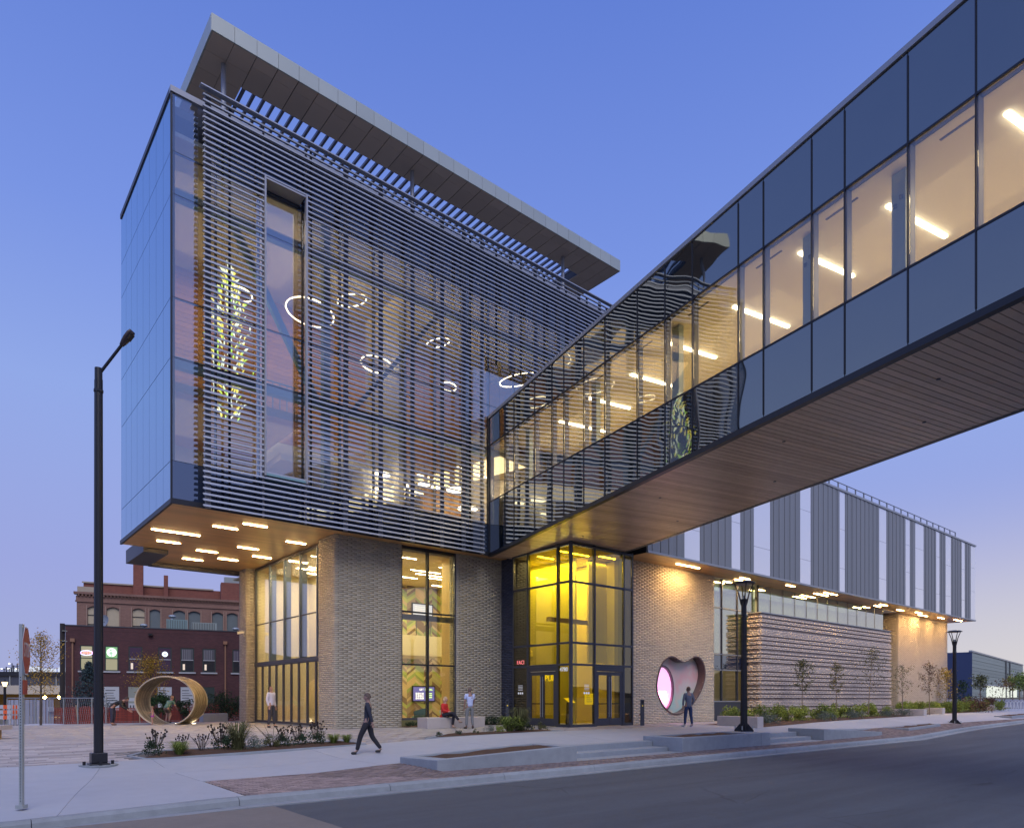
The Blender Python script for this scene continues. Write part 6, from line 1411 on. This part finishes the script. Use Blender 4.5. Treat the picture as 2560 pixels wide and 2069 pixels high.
def grass_mesh(name, r, h, n, m):
    mb = MB()
    for i in range(n):
        a = R.uniform(0, 6.28); hh = h * R.uniform(.5, 1.05); o_ = R.uniform(0, .25) * r; c, s_ = math.cos(a), math.sin(a); w = .008; le = r * R.uniform(.4, 1)
        P = [(o_, 0), (o_ + le * .35, hh * .6), (o_ + le * .8, hh), (o_ + le * 1.15, hh * .9)]
        for (q0, z0), (q1, z1) in zip(P, P[1:]):
            mb.add([(q0 * c - w * s_, q0 * s_ + w * c, z0), (q0 * c + w * s_, q0 * s_ - w * c, z0), (q1 * c + w * s_ * .7, q1 * s_ - w * c * .7, z1), (q1 * c - w * s_ * .7, q1 * s_ + w * c * .7, z1)], [(0, 1, 2, 3)])
    return mb.mesh(name, m)
def plant(name, label, cat, x, y, parts, rz=None, sc=1., group=None, dz=0):
    t = thing(name, label, cat, (x, y, gzf(x, y) + dz), R.uniform(0, 6) if rz is None else rz, group); t.scale = (sc,) * 3 if not hasattr(sc, '__len__') else sc
    for nm, me in parts:
        o = new_obj(nm, me); o.parent = t; ORG[o.name] = Vector((0, 0, 0))
    return t
SH = [shrub_mesh('foliage', .55, .75, 900, .085, ML_L), shrub_mesh('foliage', .6, .8, 900, .085, ML_G), shrub_mesh('foliage', .5, .6, 800, .08, ML_L)]
SG = [shrub_mesh('foliage', .5, .5, 600, .06, ML_S), shrub_mesh('foliage', .45, .45, 520, .06, ML_S)]
ST = stems_mesh('stems', .4, .6, 14, M_BARKD)
GR = [grass_mesh('blades', .45, .8, 260, ML_O), grass_mesh('blades', .35, .45, 220, ML_G), grass_mesh('blades', .4, .6, 240, ML_Y)]
SD = [seedheads_mesh('seed_heads', .28, .62, 34, mat('seed_black', (.03, .022, .018), .8)), seedheads_mesh('seed_heads', .24, .55, 26, mat('seed_black', (.03, .022, .018), .8))]
LOW = [shrub_mesh('foliage', .3, .38, 420, .06, ML_D), shrub_mesh('foliage', .28, .34, 380, .055, ML_O)]
HED = shrub_mesh('foliage', .42, .42, 620, .07, ML_D)
# front island, left to right
isl1 = [('dark-headed dry coneflower clump', -8.3, -6.62, [('seed_heads', SD[0]), ('foliage', LOW[0])], 1.0), ('low yellow-green grass tuft', -7.75, -6.8, [('blades', GR[1])], .8), ('dark-headed dry coneflower clump', -7.55, -6.25, [('seed_heads', SD[1]), ('foliage', LOW[1])], .8), ('thin pale stalk plant', -7.1, -6.5, [('stems', ST), ('seed_heads', SD[1])], .85),
  ('dark-headed dry coneflower clump', -6.55, -6.4, [('seed_heads', SD[0]), ('foliage', LOW[0])], 1.1), ('tallest feathery grass clump', -6.1, -6.5, [('blades', GR[0]), ('foliage', LOW[1])], .95), ('bushy green perennial', -5.65, -6.55, [('foliage', SG[0])], .75), ('upright brown-spiked perennial', -5.1, -6.5, [('foliage', LOW[1]), ('stems', ST)], 1.1), ('dark-headed dry coneflower clump', -4.7, -6.45, [('seed_heads', SD[1]), ('foliage', LOW[0])], 1.0),
  ('dark-headed dry coneflower clump', -4.25, -6.4, [('seed_heads', SD[0]), ('foliage', LOW[0])], .95), ('dark-headed dry coneflower clump', -3.7, -6.45, [('seed_heads', SD[0]), ('foliage', LOW[0])], 1.05), ('short green grass tuft', -3.2, -6.6, [('blades', GR[1])], .7), ('short green grass tuft', -2.75, -6.6, [('blades', GR[1])], .6)]
for i, (d, x, y, ps, s_) in enumerate(isl1):
    plant('border_plant', '%s, %s plant from the left in the island bed on the plaza' % (d, ORD[i]), 'plant', x, y, ps, sc=s_ * 1.08, group='plants in the island bed')
isl2 = [('small dark twiggy seedling', .55, -6.95, [('foliage', LOW[0])], .5), ('small dark twiggy seedling', 1.4, -6.9, [('foliage', LOW[0]), ('stems', ST)], .5), ('small dark twiggy seedling', 2.2, -6.85, [('foliage', LOW[1])], .6), ('low green spreading perennial', 2.85, -6.85, [('foliage', SG[0])], .6), ('low green spreading perennial', 3.4, -6.8, [('foliage', SH[2])], .5), ('broad arching green grass mound', 3.85, -6.75, [('blades', GR[1]), ('foliage', LOW[1])], 1.35), ('broad arching green grass mound', 4.35, -6.75, [('blades', GR[1]), ('blades', GR[0]), ('foliage', LOW[1])], 1.15), ('rounded dark green low shrub', 4.85, -6.8, [('foliage', LOW[0])], .8), ('rounded dark green low shrub', 5.6, -6.75, [('foliage', LOW[1])], 1.0)]
for i, (d, x, y, ps, s_) in enumerate(isl2):
    plant('border_plant', '%s, %s plant from the left in the bed before the entrance' % (d, ORD[i]), 'plant', x, y, ps, sc=s_, group='plants in the entrance bed')
for i, x in enumerate((3.3, 3.6, 5.9, 6.6, 7.3, 7.9, 8.4)):
    plant('low_shrub', 'dark low shrub along the brick pier behind the standing man, %s from the left' % ORD[i], 'shrub', x, -.45 + (-.3 if x > 5 else .1), [('foliage', HED)], sc=(.9 if x > 5 else .5) * R.uniform(.9, 1.15), group='low shrubs at the pier')
# long bed in front of the ribbed wall
xs_b = [(17.3, -7.6, 1), (18.4, -6.9, 0), (19.7, -7.9, 1), (20.8, -6.4, 0), (22.2, -7.9, 0), (23.3, -6.6, 1), (24.2, -7.6, 0), (25.8, -6.6, 0), (26.8, -7.4, 1), (28.0, -6.6, 2), (30.0, -6.4, 2), (31.4, -6.4, 0), (33.0, -6.2, 1), (34.4, -6.4, 0), (36.1, -6.3, 0), (37.4, -6.2, 2), (38.8, -6.1, 2)]
for i, (x, y, k) in enumerate(xs_b):
    plant('round_shrub', '%s round shrub before the ribbed brick wall, %s from the left' % (['lime green', 'mid green', 'small lime green'][k], ORD[i]), 'shrub', x, y, [('foliage', SH[k]), ('stems', ST)], sc=(1.15, 1.15, 1.0 + .15 * (i % 3)), group='round shrubs before the ribbed wall')
for i, (x, y) in enumerate([(18.0, -9.0), (19.0, -8.8), (25.2, -8.4), (26.4, -8.2), (30.2, -7.7), (31.3, -7.6), (36.3, -7.3), (37.6, -7.1), (39.6, -7.0), (40.8, -6.9)]):
    plant('sage_shrub', 'low grey-green sage at the pavement edge of the ribbed wall bed, %s from the left' % ORD[i], 'shrub', x, y, [('foliage', SG[i % 2])], sc=1.1, group='sage plants along the bed')
for i, x in enumerate(np.arange(43.2, 61, 1.15)):
    y = -5.4 + .3 * math.sin(x * 2); plant('hedge_shrub', 'green hedge shrub in front of the pale right-hand pier, %s from the left' % ORD[i], 'shrub', float(x), y, [('foliage', SH[i % 2 if i < 7 else 1])], sc=(1.2, 1.2, 1.35), group='hedge shrubs at the right pier')
for i, (x, y, k) in enumerate([(62.5, -4.5, 0), (64.5, -3.0, 1), (66.0, -5.2, 0), (60.2, -6.2, 1), (58.2, -6.3, 0), (63.0, -6.8, 1), (67.5, -4.0, 0), (61.5, -2.5, 1)]):
    plant('wild_shrub', 'loose %s shrub beyond the hedge near the bollard light, %s from the left' % (['brown-green', 'dark green'][k], ORD[i]), 'shrub', x, y, [('foliage', [shrub_mesh('foliage', .8, .9, 500, .12, ML_BR if k == 0 else ML_G), SH[1]][k if i > 1 else 0])], sc=1.4, group='wild shrubs near the bike racks')
# trees
def tree(name, label, x, y, h, crown_r, crown_z0, nleaf, ls, ml, lean=0, mb_bark=M_BARK, nbr=12, tr=.035, sparse=.25, group=None, z=None, dense=1.0):
    z0 = gzf(x, y) if z is None else z
    t = thing(name, label, 'tree', (x, y, z0), group=group)
    tb = MB(); top = Vector((lean, 0, h))
    P = [Vector((0, 0, -.05)), Vector((lean * .2 + R.uniform(-.03, .03), R.uniform(-.03, .03), h * .35)), Vector((lean * .6, R.uniform(-.05, .05), h * .7)), top]
    tb.tube(P, [tr, tr * .8, tr * .45, .006], 6)
    cr = MB()
    for k in range(nbr):
        f = (k + .5) / nbr; zz = crown_z0 + (h - crown_z0) * f * .9; a = k * 2.4 + R.uniform(-.4, .4); env = math.sin(math.pi * min(.97, .18 + f * .8)) ** .8; L = crown_r * env * R.uniform(.65, 1.15)
        b0 = Vector((lean * zz / h, 0, zz)); e = b0 + Vector((L * math.cos(a), L * math.sin(a), L * R.uniform(.5, 1.1))); mid = b0.lerp(e, .5) + Vector((0, 0, -.05 * L)); tb.tube([b0, mid, e], [tr * .3, tr * .2, .004], 4, cap=False)
        nl = int(nleaf / nbr)
        for _ in range(nl):
            q = b0.lerp(e, R.uniform(sparse, 1.08)) + Vector((R.gauss(0, 1), R.gauss(0, 1), R.gauss(0, 1))) * crown_r * .13 * dense; leaf(cr, q, ls)
    for _ in range(nleaf // 10): q = P[2].lerp(top, R.uniform(0, 1.05)) + Vector((R.gauss(0, 1), R.gauss(0, 1), 0)) * crown_r * .09; leaf(cr, q, ls)
    o = tb.build('trunk', mb_bark, t, local=True); o = cr.build('crown', ml, t, local=True)
    return t
tree('young_tree', 'young tree with a dark dense lower crown, leftmost before the ribbed brick wall', 26.28, -6.6, 3.55, .72, 1.5, 620, .12, ML_O, mb_bark=M_BARK)
tree('young_tree', 'narrow young tree with yellowing leaves, second before the ribbed brick wall', 30.53, -6.6, 3.6, .5, 1.5, 560, .11, leafmat('leaf_olive_y', (.16, .14, .05)))
tree('young_tree', 'tallest young tree with sparse spreading branches before the ribbed brick wall', 35.11, -6.6, 4.7, 1.2, 1.7, 620, .11, ML_O, lean=.7, nbr=18)
tree('young_tree', 'sparse young tree in front of the dark recess beside the ribbed wall', 40.2, -6.8, 3.6, .95, 1.2, 380, .11, ML_O, nbr=13)
tree('young_tree', 'young tree with reddish brown leaves in front of the pale right-hand pier', 45.9, -6.6, 4.0, .95, 1.4, 620, .13, leafmat('leaf_russet', (.13, .085, .055)))
tree('young_tree', 'yellow-green young tree just right of the farther lamp post', 55.6, -4.6, 3.9, 1.1, .8, 800, .16, leafmat('leaf_gold', (.26, .20, .05)), dense=1.3)
tree('young_tree', 'taller yellow-topped tree behind the farther lamp post against the blue hall', 62, .5, 5.2, 1.2, 1.8, 900, .2, leafmat('leaf_gold', (.26, .20, .05)), dense=1.2)
for i, (px, top, d, r_) in enumerate(((2451, 1690, 90, 1.5), (2532, 1695, 92, 1.4), (2549, 1688, 88, 1.8), (2560, 1692, 85, 1.6))):
    p = atd(px, d); z0 = CAMZ - (1748 - 1743.5) / 1731 * d; h = CAMZ + (1743.5 - top) / 1731 * d - z0
    tree('street_tree', ['small tree in front of the far metal hall, left of its lit window', 'small golden tree in front of the lit window of the far hall', 'dark tree in front of the lit window of the far hall', 'dark tree at the right edge before the far hall'][i], p.x, p.y, h, r_ * .8, h * .35, 420, .3, [ML_O, leafmat('leaf_gold', (.26, .20, .05)), ML_G, ML_G][i], tr=.08, z=z0, dense=1.4)
p = atd(2503, 70); tree('bare_tree', 'leaning leafless shrub-like tree beside the bollard light', p.x, p.y, 2.6, 1.6, .5, 160, .2, ML_BR, lean=.8, nbr=14, z=.3)
p = atd(2405, 80); tree('small_conifer', 'small dark bush at the foot of the blue end wall', p.x, p.y, 2.8, .9, .2, 500, .22, ML_D, z=.5, dense=1.4)
p = atd(102, 36.5); tree('autumn_tree', 'slim tree with sparse yellow leaves behind the stop sign', p.x, p.y, 4.9, 1.15, 1.5, 1500, .11, ML_Y, mb_bark=M_BARKD, nbr=22, tr=.055, z=gzf(p.x, p.y), dense=1.1)
p = atd(376, 43); tree('autumn_tree', 'yellow autumn tree behind the woven ring in front of the tavern', p.x, p.y, 4.0, 1.25, 1.4, 1900, .11, ML_Y, mb_bark=M_BARKD, nbr=20, tr=.06, dense=1.3)
# blue spruce
p = atd(222, 44.5); t = thing('blue_spruce', 'blue-green spruce tree in front of the maroon building', 'tree', (p.x, p.y, gzf(p.x, p.y)))
tb = MB(); tb.tube([(0, 0, 0), (0, 0, 3.95)], [.12, .01], 6); tb.build('trunk', M_BARKD, t, local=True); cr = MB()
for k in range(150):
    f = k / 149; zz = .3 + 3.6 * f; L = (1.75 * (1 - f) ** .85 + .08) * R.uniform(.75, 1.08); a = k * 2.4; d = Vector((math.cos(a), math.sin(a), 0)); e0 = Vector((0, 0, zz))
    for j in range(34):
        q = e0 + d * L * R.uniform(.25, 1) + Vector((0, 0, -.16 * L * R.random())) + Vector((R.gauss(0, .07), R.gauss(0, .07), R.gauss(0, .04))); leaf(cr, q, .13)
cr.build('crown', ML_B, t, local=True)
def blob_bush(label, px, d, w, h, m, n=2600, s=.12, nm='large_bush'):
    p = atd(px, d); t = thing(nm, label, 'bush', (p.x, p.y, gzf(p.x, p.y))); mb = MB(); cl = [(Vector((R.uniform(-.7, .7) * w, R.uniform(-.5, .5) * w, R.uniform(.3, .78) * h)), R.uniform(.25, .4) * min(w, h)) for _ in range(14)]
    for _ in range(n):
        c, rr = R.choice(cl); v = Vector((R.gauss(0, 1), R.gauss(0, 1), R.gauss(0, 1))).normalized() * rr * R.random() ** .3; q = c + v; q.z = abs(q.z); leaf(mb, q, s)
    mb.build('foliage', m, t, local=True); tb = MB()
    for k in range(7): a = k; tb.tube([(.1 * math.cos(a), .1 * math.sin(a), 0), (w * .5 * math.cos(a), w * .4 * math.sin(a), h * .7)], [.03, .008], 4)
    tb.build('stems', M_BARKD, t, local=True)
blob_bush('dark broad bush beside the slim brick pier in front of the tavern', 565, 44, 1.7, 1.95, ML_D, 3400); blob_bush('dense green bush seen through the woven ring', 402, 42, .85, 2.1, leafmat('leaf_deep', (.035, .075, .03)), 2600); blob_bush('dark loose bush seen through the right side of the ring', 462, 44.5, .7, 1.8, ML_D, 900); blob_bush('small blue-green bush right of the street light pole', 262, 43, .5, 1.4, ML_B, 500)
# ================================================================== PEOPLE
def skin_obj(name, verts, edges, radii, m, parent, root=0, lv=1):
    me = bpy.data.meshes.new(name); me.from_pydata([tuple(v) for v in verts], edges, []); me.materials.append(m)
    o = new_obj(name, me); o.parent = parent
    md = o.modifiers.new('skin', 'SKIN'); md.use_smooth_shade = True
    for i, r in enumerate(radii):
        sv = me.skin_vertices[0].data[i]; sv.radius = (r, r) if not hasattr(r, '__len__') else r; sv.use_root = (i == root)
    s = o.modifiers.new('sub', 'SUBSURF'); s.levels = lv; s.render_levels = lv
    return o
STAND = dict(pel=(0, 0, .95), sp=(0, 0, 1.13), ch=(0, .0, 1.33), nk=(0, 0, 1.49), hd=(0, .02, 1.62), look=(0, 1, 0),
    hl=(-.095, 0, .90), kl=(-.10, .02, .50), al=(-.10, -.02, .09), hr=(.095, 0, .90), kr=(.10, .02, .50), ar=(.10, -.02, .09), fl=0, fr=0,
    sl=(-.175, 0, 1.42), el=(-.225, -.03, 1.14), wl=(-.235, .03, .88), sr=(.175, 0, 1.42), er=(.225, -.03, 1.14), wr=(.235, .03, .88))
def person(label, x, y, z, rz, pose=None, sc=1., top=None, bot=None, hair=None, skin=(.45, .25, .18), shoe=(.02, .02, .02), sleeve='long', coat=0., hairlen=0., dress=None, shorts=False, beltz=None, bottomlen=1.):
    p = dict(STAND); p.update(pose or {}); p = {k: (Vector(v) if hasattr(v, '__len__') else v) for k, v in p.items()}
    t = thing('person', label, 'person', (x, y, z), rz); t.scale = (sc,) * 3
    ms = mat('skin_%d' % int(skin[0] * 100), skin, .6)
    look = p['look'].normalized(); H = p['hd']
    up = (H - p['nk']).normalized(); up = (up - look * up.dot(look)).normalized() if abs(up.dot(look)) < .98 else Vector((0, 0, 1)); rt = look.cross(up)
    V = [p['pel'], p['sp'], p['ch'], p['nk'], H - up * .02, H + up * .075, p['hl'], p['kl'], p['al'], p['hr'], p['kr'], p['ar'], p['sl'], p['el'], p['wl'], p['sr'], p['er'], p['wr']]
    E = [(0, 1), (1, 2), (2, 3), (3, 4), (4, 5), (0, 6), (6, 7), (7, 8), (0, 9), (9, 10), (10, 11), (2, 12), (12, 13), (13, 14), (2, 15), (15, 16), (16, 17)]
    Rr = [(.13, .10), (.12, .095), (.14, .10), .052, .076, .07, .085, .055, .035, .085, .055, .035, .052, .04, .028, .052, .04, .028]
    # feet and hands continue the body: palm, then fingers as separate chains rooted in the palm
    for A, kk, sgn in ((8, 'fl', -1), (11, 'fr', 1)):
        fv = Vector((math.sin(p[kk]), math.cos(p[kk]), 0)); n = len(V); V.append(V[A] + fv * .12 + Vector((0, 0, -.055))); E.append((A, n)); Rr.append(.03)
    for W_, El in ((14, 13), (17, 16)):
        d = (V[W_] - V[El]).normalized(); n = len(V); V.append(V[W_] + d * .075); E.append((W_, n)); Rr.append((.036, .018))
    bo_ = skin_obj('body', V, E, Rr, ms, t)
    fm = MB()
    for W_, El, sgn in ((14, 13, -1), (17, 16, 1)):
        d = (V[W_] - V[El]).normalized(); side = d.orthogonal().normalized() if abs(d.y) > .9 else Vector((0, 1, 0)) - d * d.y; side.normalize(); nrm = d.cross(side); base = V[W_] + d * .08
        for k, L in enumerate((.062, .075, .070, .055)):
            s0 = base + side * (.030 - .02 * k); fm.tube([s0 - d * .02, s0 + d * L * .5 + nrm * .006 * sgn, s0 + d * L + nrm * .022 * sgn], [.0095, .0085, .006], 5)
        s0 = V[W_] + d * .02 + side * .03; fm.tube([s0 - side * .01, s0 + side * .022 + d * .02, s0 + side * .03 + d * .05], [.011, .010, .007], 5)
    fm.build('fingers', ms, t, local=True, smooth=True)
    # head: ovoid with nose, brow, ears
    hm = MB(); n = 14; m_ = 10; hb = len(hm.v)
    for j in range(m_ + 1):
        tt = math.pi * j / m_; rr = math.sin(tt); zz = math.cos(tt)
        for k in range(n):
            a = 2 * math.pi * k / n; fx, fy = math.cos(a), math.sin(a); wx = .075 * (1 if zz > 0 else 1 + .28 * zz); wy = .095 * (1 if zz > -.2 else 1 + .18 * zz)
            q = H + rt * wx * rr * fx + look * (wy * rr * fy + (.012 if zz < -.3 and fy > 0 else 0)) + up * (.118 * zz + .01); hm.v.append(tuple(q))
    for j in range(m_):
        for k in range(n): hm.f.append((j * n + k, (j + 1) * n + k, (j + 1) * n + (k + 1) % n, j * n + (k + 1) % n))
    nb_ = H + look * .09 + up * .0
    hm.tube([nb_ + up * .03, nb_ + look * .012 - up * .01, nb_ + look * .004 - up * .025], [.008, .014, .010], 6)
    for sg in (-1, 1): hm.ball(tuple(H + rt * .078 * sg - look * .005), .022, 6, 5, (.5, .8, 1.2))
    hm.build('head', ms, t, local=True, smooth=True)
    em = MB()
    for sg in (-1, 1): em.ball(tuple(H + rt * .03 * sg + look * .088 + up * .02), .009, 6, 4)
    em.build('eyes', M_BLACK, t, local=True); MB().tube([H - rt * .022 + look * .093 - up * .05, H + rt * .022 + look * .093 - up * .05], .006, 5).build('mouth', mat('lip', (.3, .1, .09), .5), t, local=True)
    if hair:
        hh = MB()
        for j in range(6):
            tt = math.pi * .60 * j / 5
            for k in range(n):
                a = 2 * math.pi * k / n; fy = math.sin(a); lim = 1.0 if fy < .25 else .62; t2 = tt * lim
                q = H - look * .008 + rt * .087 * math.sin(t2) * math.cos(a) + look * .105 * math.sin(t2) * fy + up * (.132 * math.cos(t2) + .012); hh.v.append(tuple(q))
        for j in range(5):
            for k in range(n): hh.f.append((j * n + k, (j + 1) * n + k, (j + 1) * n + (k + 1) % n, j * n + (k + 1) % n))
        if hairlen:
            for k in range(9):
                a = math.pi + math.pi * (k + .5) / 9 ; q0 = H + rt * .08 * math.cos(a) + look * .075 * math.sin(a) + up * .05; hh.tube([q0, q0 - up * hairlen * .6 + rt * .01 * math.cos(a), q0 - up * hairlen + look * -.01], [.03, .035, .02], 6)
        hh.build('hair', mat('hair_%d_%d' % (int(hair[0] * 100), int(hair[1] * 100)), hair, .8, var=.2, nscale=60), t, local=True, smooth=True)
    if top:
        mt = mat('top_%d_%d_%d' % tuple(int(c * 100) for c in top), top, .85, var=.08, nscale=14, bump=.4, bscale=18)
        e1 = p['wl'] if sleeve == 'long' else p['sl'].lerp(p['el'], .72); e2 = p['wr'] if sleeve == 'long' else p['sr'].lerp(p['er'], .72)
        hem = p['pel'] + (p['pel'] - p['sp']).normalized() * (.05 + coat)
        TV = [hem, p['pel'].lerp(p['sp'], .3), p['sp'], p['ch'], p['ch'].lerp(p['nk'], .7), p['sl'], p['sl'].lerp(p['el'], .72) if sleeve != 'long' else p['el'], p['sr'], p['sr'].lerp(p['er'], .72) if sleeve != 'long' else p['er']]
        TE = [(0, 1), (1, 2), (2, 3), (3, 4), (3, 5), (5, 6), (3, 7), (7, 8)]; TR = [(.172 + coat * .1, .135), (.16, .125), (.142, .115), (.165, .122), .072, .075, .062, .075, .062]
        if sleeve == 'long':
            TV += [p['wl'].lerp(p['el'], .06), p['wr'].lerp(p['er'], .06)]; TE += [(6, 9), (8, 10)]; TR += [.042, .042]; TR[6] = TR[8] = .054
        skin_obj('jacket' if coat else 'shirt', TV, TE, TR, mt, t, root=3)
    if bot:
        mbt = mat('bot_%d_%d_%d' % tuple(int(c * 100) for c in bot), bot, .9, var=.08, nscale=14, bump=.4, bscale=16)
        f_ = .45 if shorts else 1
        BV = [p['pel'] + Vector((0, 0, .06)), p['pel'], p['hl'], p['kl'] if not shorts else p['hl'].lerp(p['kl'], .75), p['hr'], p['kr'] if not shorts else p['hr'].lerp(p['kr'], .75)]
        BE = [(0, 1), (1, 2), (2, 3), (1, 4), (4, 5)]; BR = [(.135, .115), (.15, .125), .105, .078, .105, .078]
        if not shorts: BV += [p['al'] + Vector((0, 0, .02)), p['ar'] + Vector((0, 0, .02))]; BE += [(3, 6), (5, 7)]; BR += [.058, .058]
        skin_obj('trousers' if not shorts else 'shorts', BV, BE, BR, mbt, t, root=1)
    if dress:
        md_ = mat('dress_%d' % int(dress[2] * 100), dress, .85); skin_obj('dress', [p['hl'].lerp(p['hr'], .5) - Vector((0, 0, .22)), p['pel'], p['sp'], p['ch']], [(0, 1), (1, 2), (2, 3)], [(.22, .2), (.17, .15), (.13, .11), (.14, .11)], md_, t, root=2)
    if shoe:
        sm_ = mat('shoe_%d_%d' % (int(shoe[0] * 100), int(shoe[1] * 100)), shoe, .5)
        for A, kk in (('al', 'fl'), ('ar', 'fr')):
            fv = Vector((math.sin(p[kk]), math.cos(p[kk]), 0)); a = p[A]; zl = min(0, 0)
            skin_obj('shoe', [a + Vector((0, 0, .01)), a - fv * .03 + Vector((0, 0, -.045)), a + fv * .09 + Vector((0, 0, -.05)), a + fv * .17 + Vector((0, 0, -.058))], [(0, 1), (1, 2), (2, 3)], [.048, .045, .045, .032], sm_, t, root=1)
    return t
def heading(dx, dy): return math.atan2(-dx, dy)      # local +y faces (dx,dy)
FW = Vector((.6415, .7671)); RT = Vector((.7671, -.6415))
def hv(f, r): v = FW * f + RT * r; return heading(v.x, v.y)
person('man in white shirt and grey trousers looking up beside the tall glazing', -1.45, 3.24, 0, hv(-.35, 1), dict(look=(.12, .85, .55), hd=(0, -.02, 1.61), ch=(0, -.02, 1.33), wl=(-.25, .02, .86), wr=(.25, .08, .88), kl=(-.12, .03, .50), al=(-.16, .04, .09), ar=(.11, -.06, .09), fl=.1, fr=.4), 1.05, (.74, .70, .78), (.07, .065, .075), (.07, .04, .025))
person('blurred man in a dark suit walking left across the pavement', -3.24, -8.91, gzf(-3.24, -8.91), hv(-.05, -1), dict(kl=(-.08, .20, .53), al=(-.08, .30, .09), kr=(.08, -.10, .50), ar=(.08, -.36, .13), hl=(-.09, .02, .90), hr=(.09, -.02, .90), el=(-.22, -.10, 1.14), wl=(-.22, -.16, .90), er=(.22, .05, 1.14), wr=(.2, .14, .90), look=(0, 1, -.15)), 1.0, (.025, .03, .05), (.018, .018, .026), (.10, .07, .06), coat=.12, skin=(.30, .19, .16))
person('blonde woman in a long red coat sitting with crossed legs on the bench', 4.05, -2.08, 0, hv(-.45, 1), dict(pel=(0, 0, .56), sp=(0, -.01, .74), ch=(0, .02, .94), nk=(0, .04, 1.09), hd=(0, .07, 1.22), hl=(-.09, .05, .55), kl=(-.07, .44, .56), al=(-.04, .40, .10), hr=(.09, .05, .56), kr=(.03, .46, .66), ar=(-.06, .70, .32), sl=(-.16, .02, 1.01), el=(-.22, .06, .77), wl=(-.12, .26, .67), sr=(.16, .02, 1.01), er=(.22, .06, .77), wr=(.08, .30, .70), look=(.1, 1, .05)), 1.0, (.60, .03, .03), (.02, .02, .03), (.55, .40, .24), coat=.06, hairlen=.16, shoe=(.30, .22, .16), skin=(.55, .33, .26))
wm_ = [o for o in scene.objects if o.name.startswith('person')][-1]
skin_obj('coat_tail', [(-.03, -.06, .62), (-.04, -.16, .42), (-.03, -.12, .12)], [(0, 1), (1, 2)], [(.16, .10), (.13, .09), (.10, .05)], mat('top_60_3_3', (.60, .03, .03), .85), wm_)
person('man in a light blue short-sleeved shirt and grey trousers with his back turned', 4.57, -3.25, 0, hv(1, -.35), dict(look=(-.35, 1, 0), kl=(-.13, .02, .5), al=(-.15, 0, .09), ar=(.12, -.02, .09), er=(.20, .05, 1.15), wr=(.13, .17, .98), fl=-.5, fr=.3), 1.0, (.50, .58, .85), (.20, .21, .22), (.14, .11, .10), sleeve='short', skin=(.32, .19, .15))
person('man in a checked grey jacket and jeans looking at the heart-shaped window', 13.39, -7.92, 0, hv(1, -.25), dict(look=(-.3, 1, .05), kl=(-.13, .03, .5), al=(-.16, .02, .09), kr=(.12, .0, .5), ar=(.15, -.05, .09), fl=-.6, fr=-.1, er=(.24, -.05, 1.15), wr=(.17, .06, .95), el=(-.25, -.02, 1.15), wl=(-.24, .05, .90)), 1.03, (.13, .15, .20), (.025, .045, .12), (.10, .065, .05), coat=.10, shoe=(.5, .5, .55), skin=(.35, .21, .16))
person('man in black bending over to hold the hand of the small child', -6.22, 10.45, gzf(-6.2, 10.5), hv(.15, 1), dict(pel=(0, -.12, .90), sp=(0, .06, 1.02), ch=(0, .26, 1.12), nk=(0, .40, 1.17), hd=(0, .52, 1.22), look=(0, .75, -.6), hl=(-.09, -.1, .86), hr=(.09, -.1, .86), kl=(-.09, -.06, .48), kr=(.09, -.08, .48), al=(-.10, -.12, .09), ar=(.10, -.10, .09), sl=(-.16, .32, 1.08), el=(-.20, .42, .84), wl=(-.18, .60, .70), sr=(.16, .32, 1.08), er=(.20, .44, .86), wr=(.16, .64, .74)), 1.0, (.02, .02, .022), (.04, .04, .07), (.05, .035, .03), skin=(.42, .24, .18), shoe=(.10, .05, .04))
person('small child in a purple dress inside the woven ring', -4.75, 9.75, gzf(-4.7, 9.8), hv(-.3, -1), dict(hd=(0, .02, 1.68), el=(-.26, .05, 1.2), wl=(-.32, .16, 1.2), look=(0, 1, .15)), .5, None, None, (.30, .20, .12), dress=(.42, .05, .45), skin=(.5, .3, .24), shoe=(.4, .25, .2))
person('blurred person in a green top and shorts crouching forward inside the ring', -3.25, 13.2, gzf(-3.2, 13.2), hv(1, .3), dict(pel=(0, -.1, .80), sp=(0, .04, .95), ch=(0, .18, 1.08), nk=(0, .26, 1.2), hd=(0, .32, 1.31), look=(0, .9, -.3), hl=(-.09, -.08, .78), hr=(.09, -.08, .78), kl=(-.12, .10, .44), kr=(.12, .10, .44), sl=(-.17, .22, 1.14), sr=(.17, .22, 1.14), el=(-.26, .25, .9), er=(.26, .25, .9), wl=(-.2, .42, .78), wr=(.2, .42, .78)), 1.0, (.12, .22, .17), (.14, .10, .07), (.35, .20, .12), sleeve='short', shorts=True, skin=(.42, .22, .13))
bpy.context.view_layer.update()
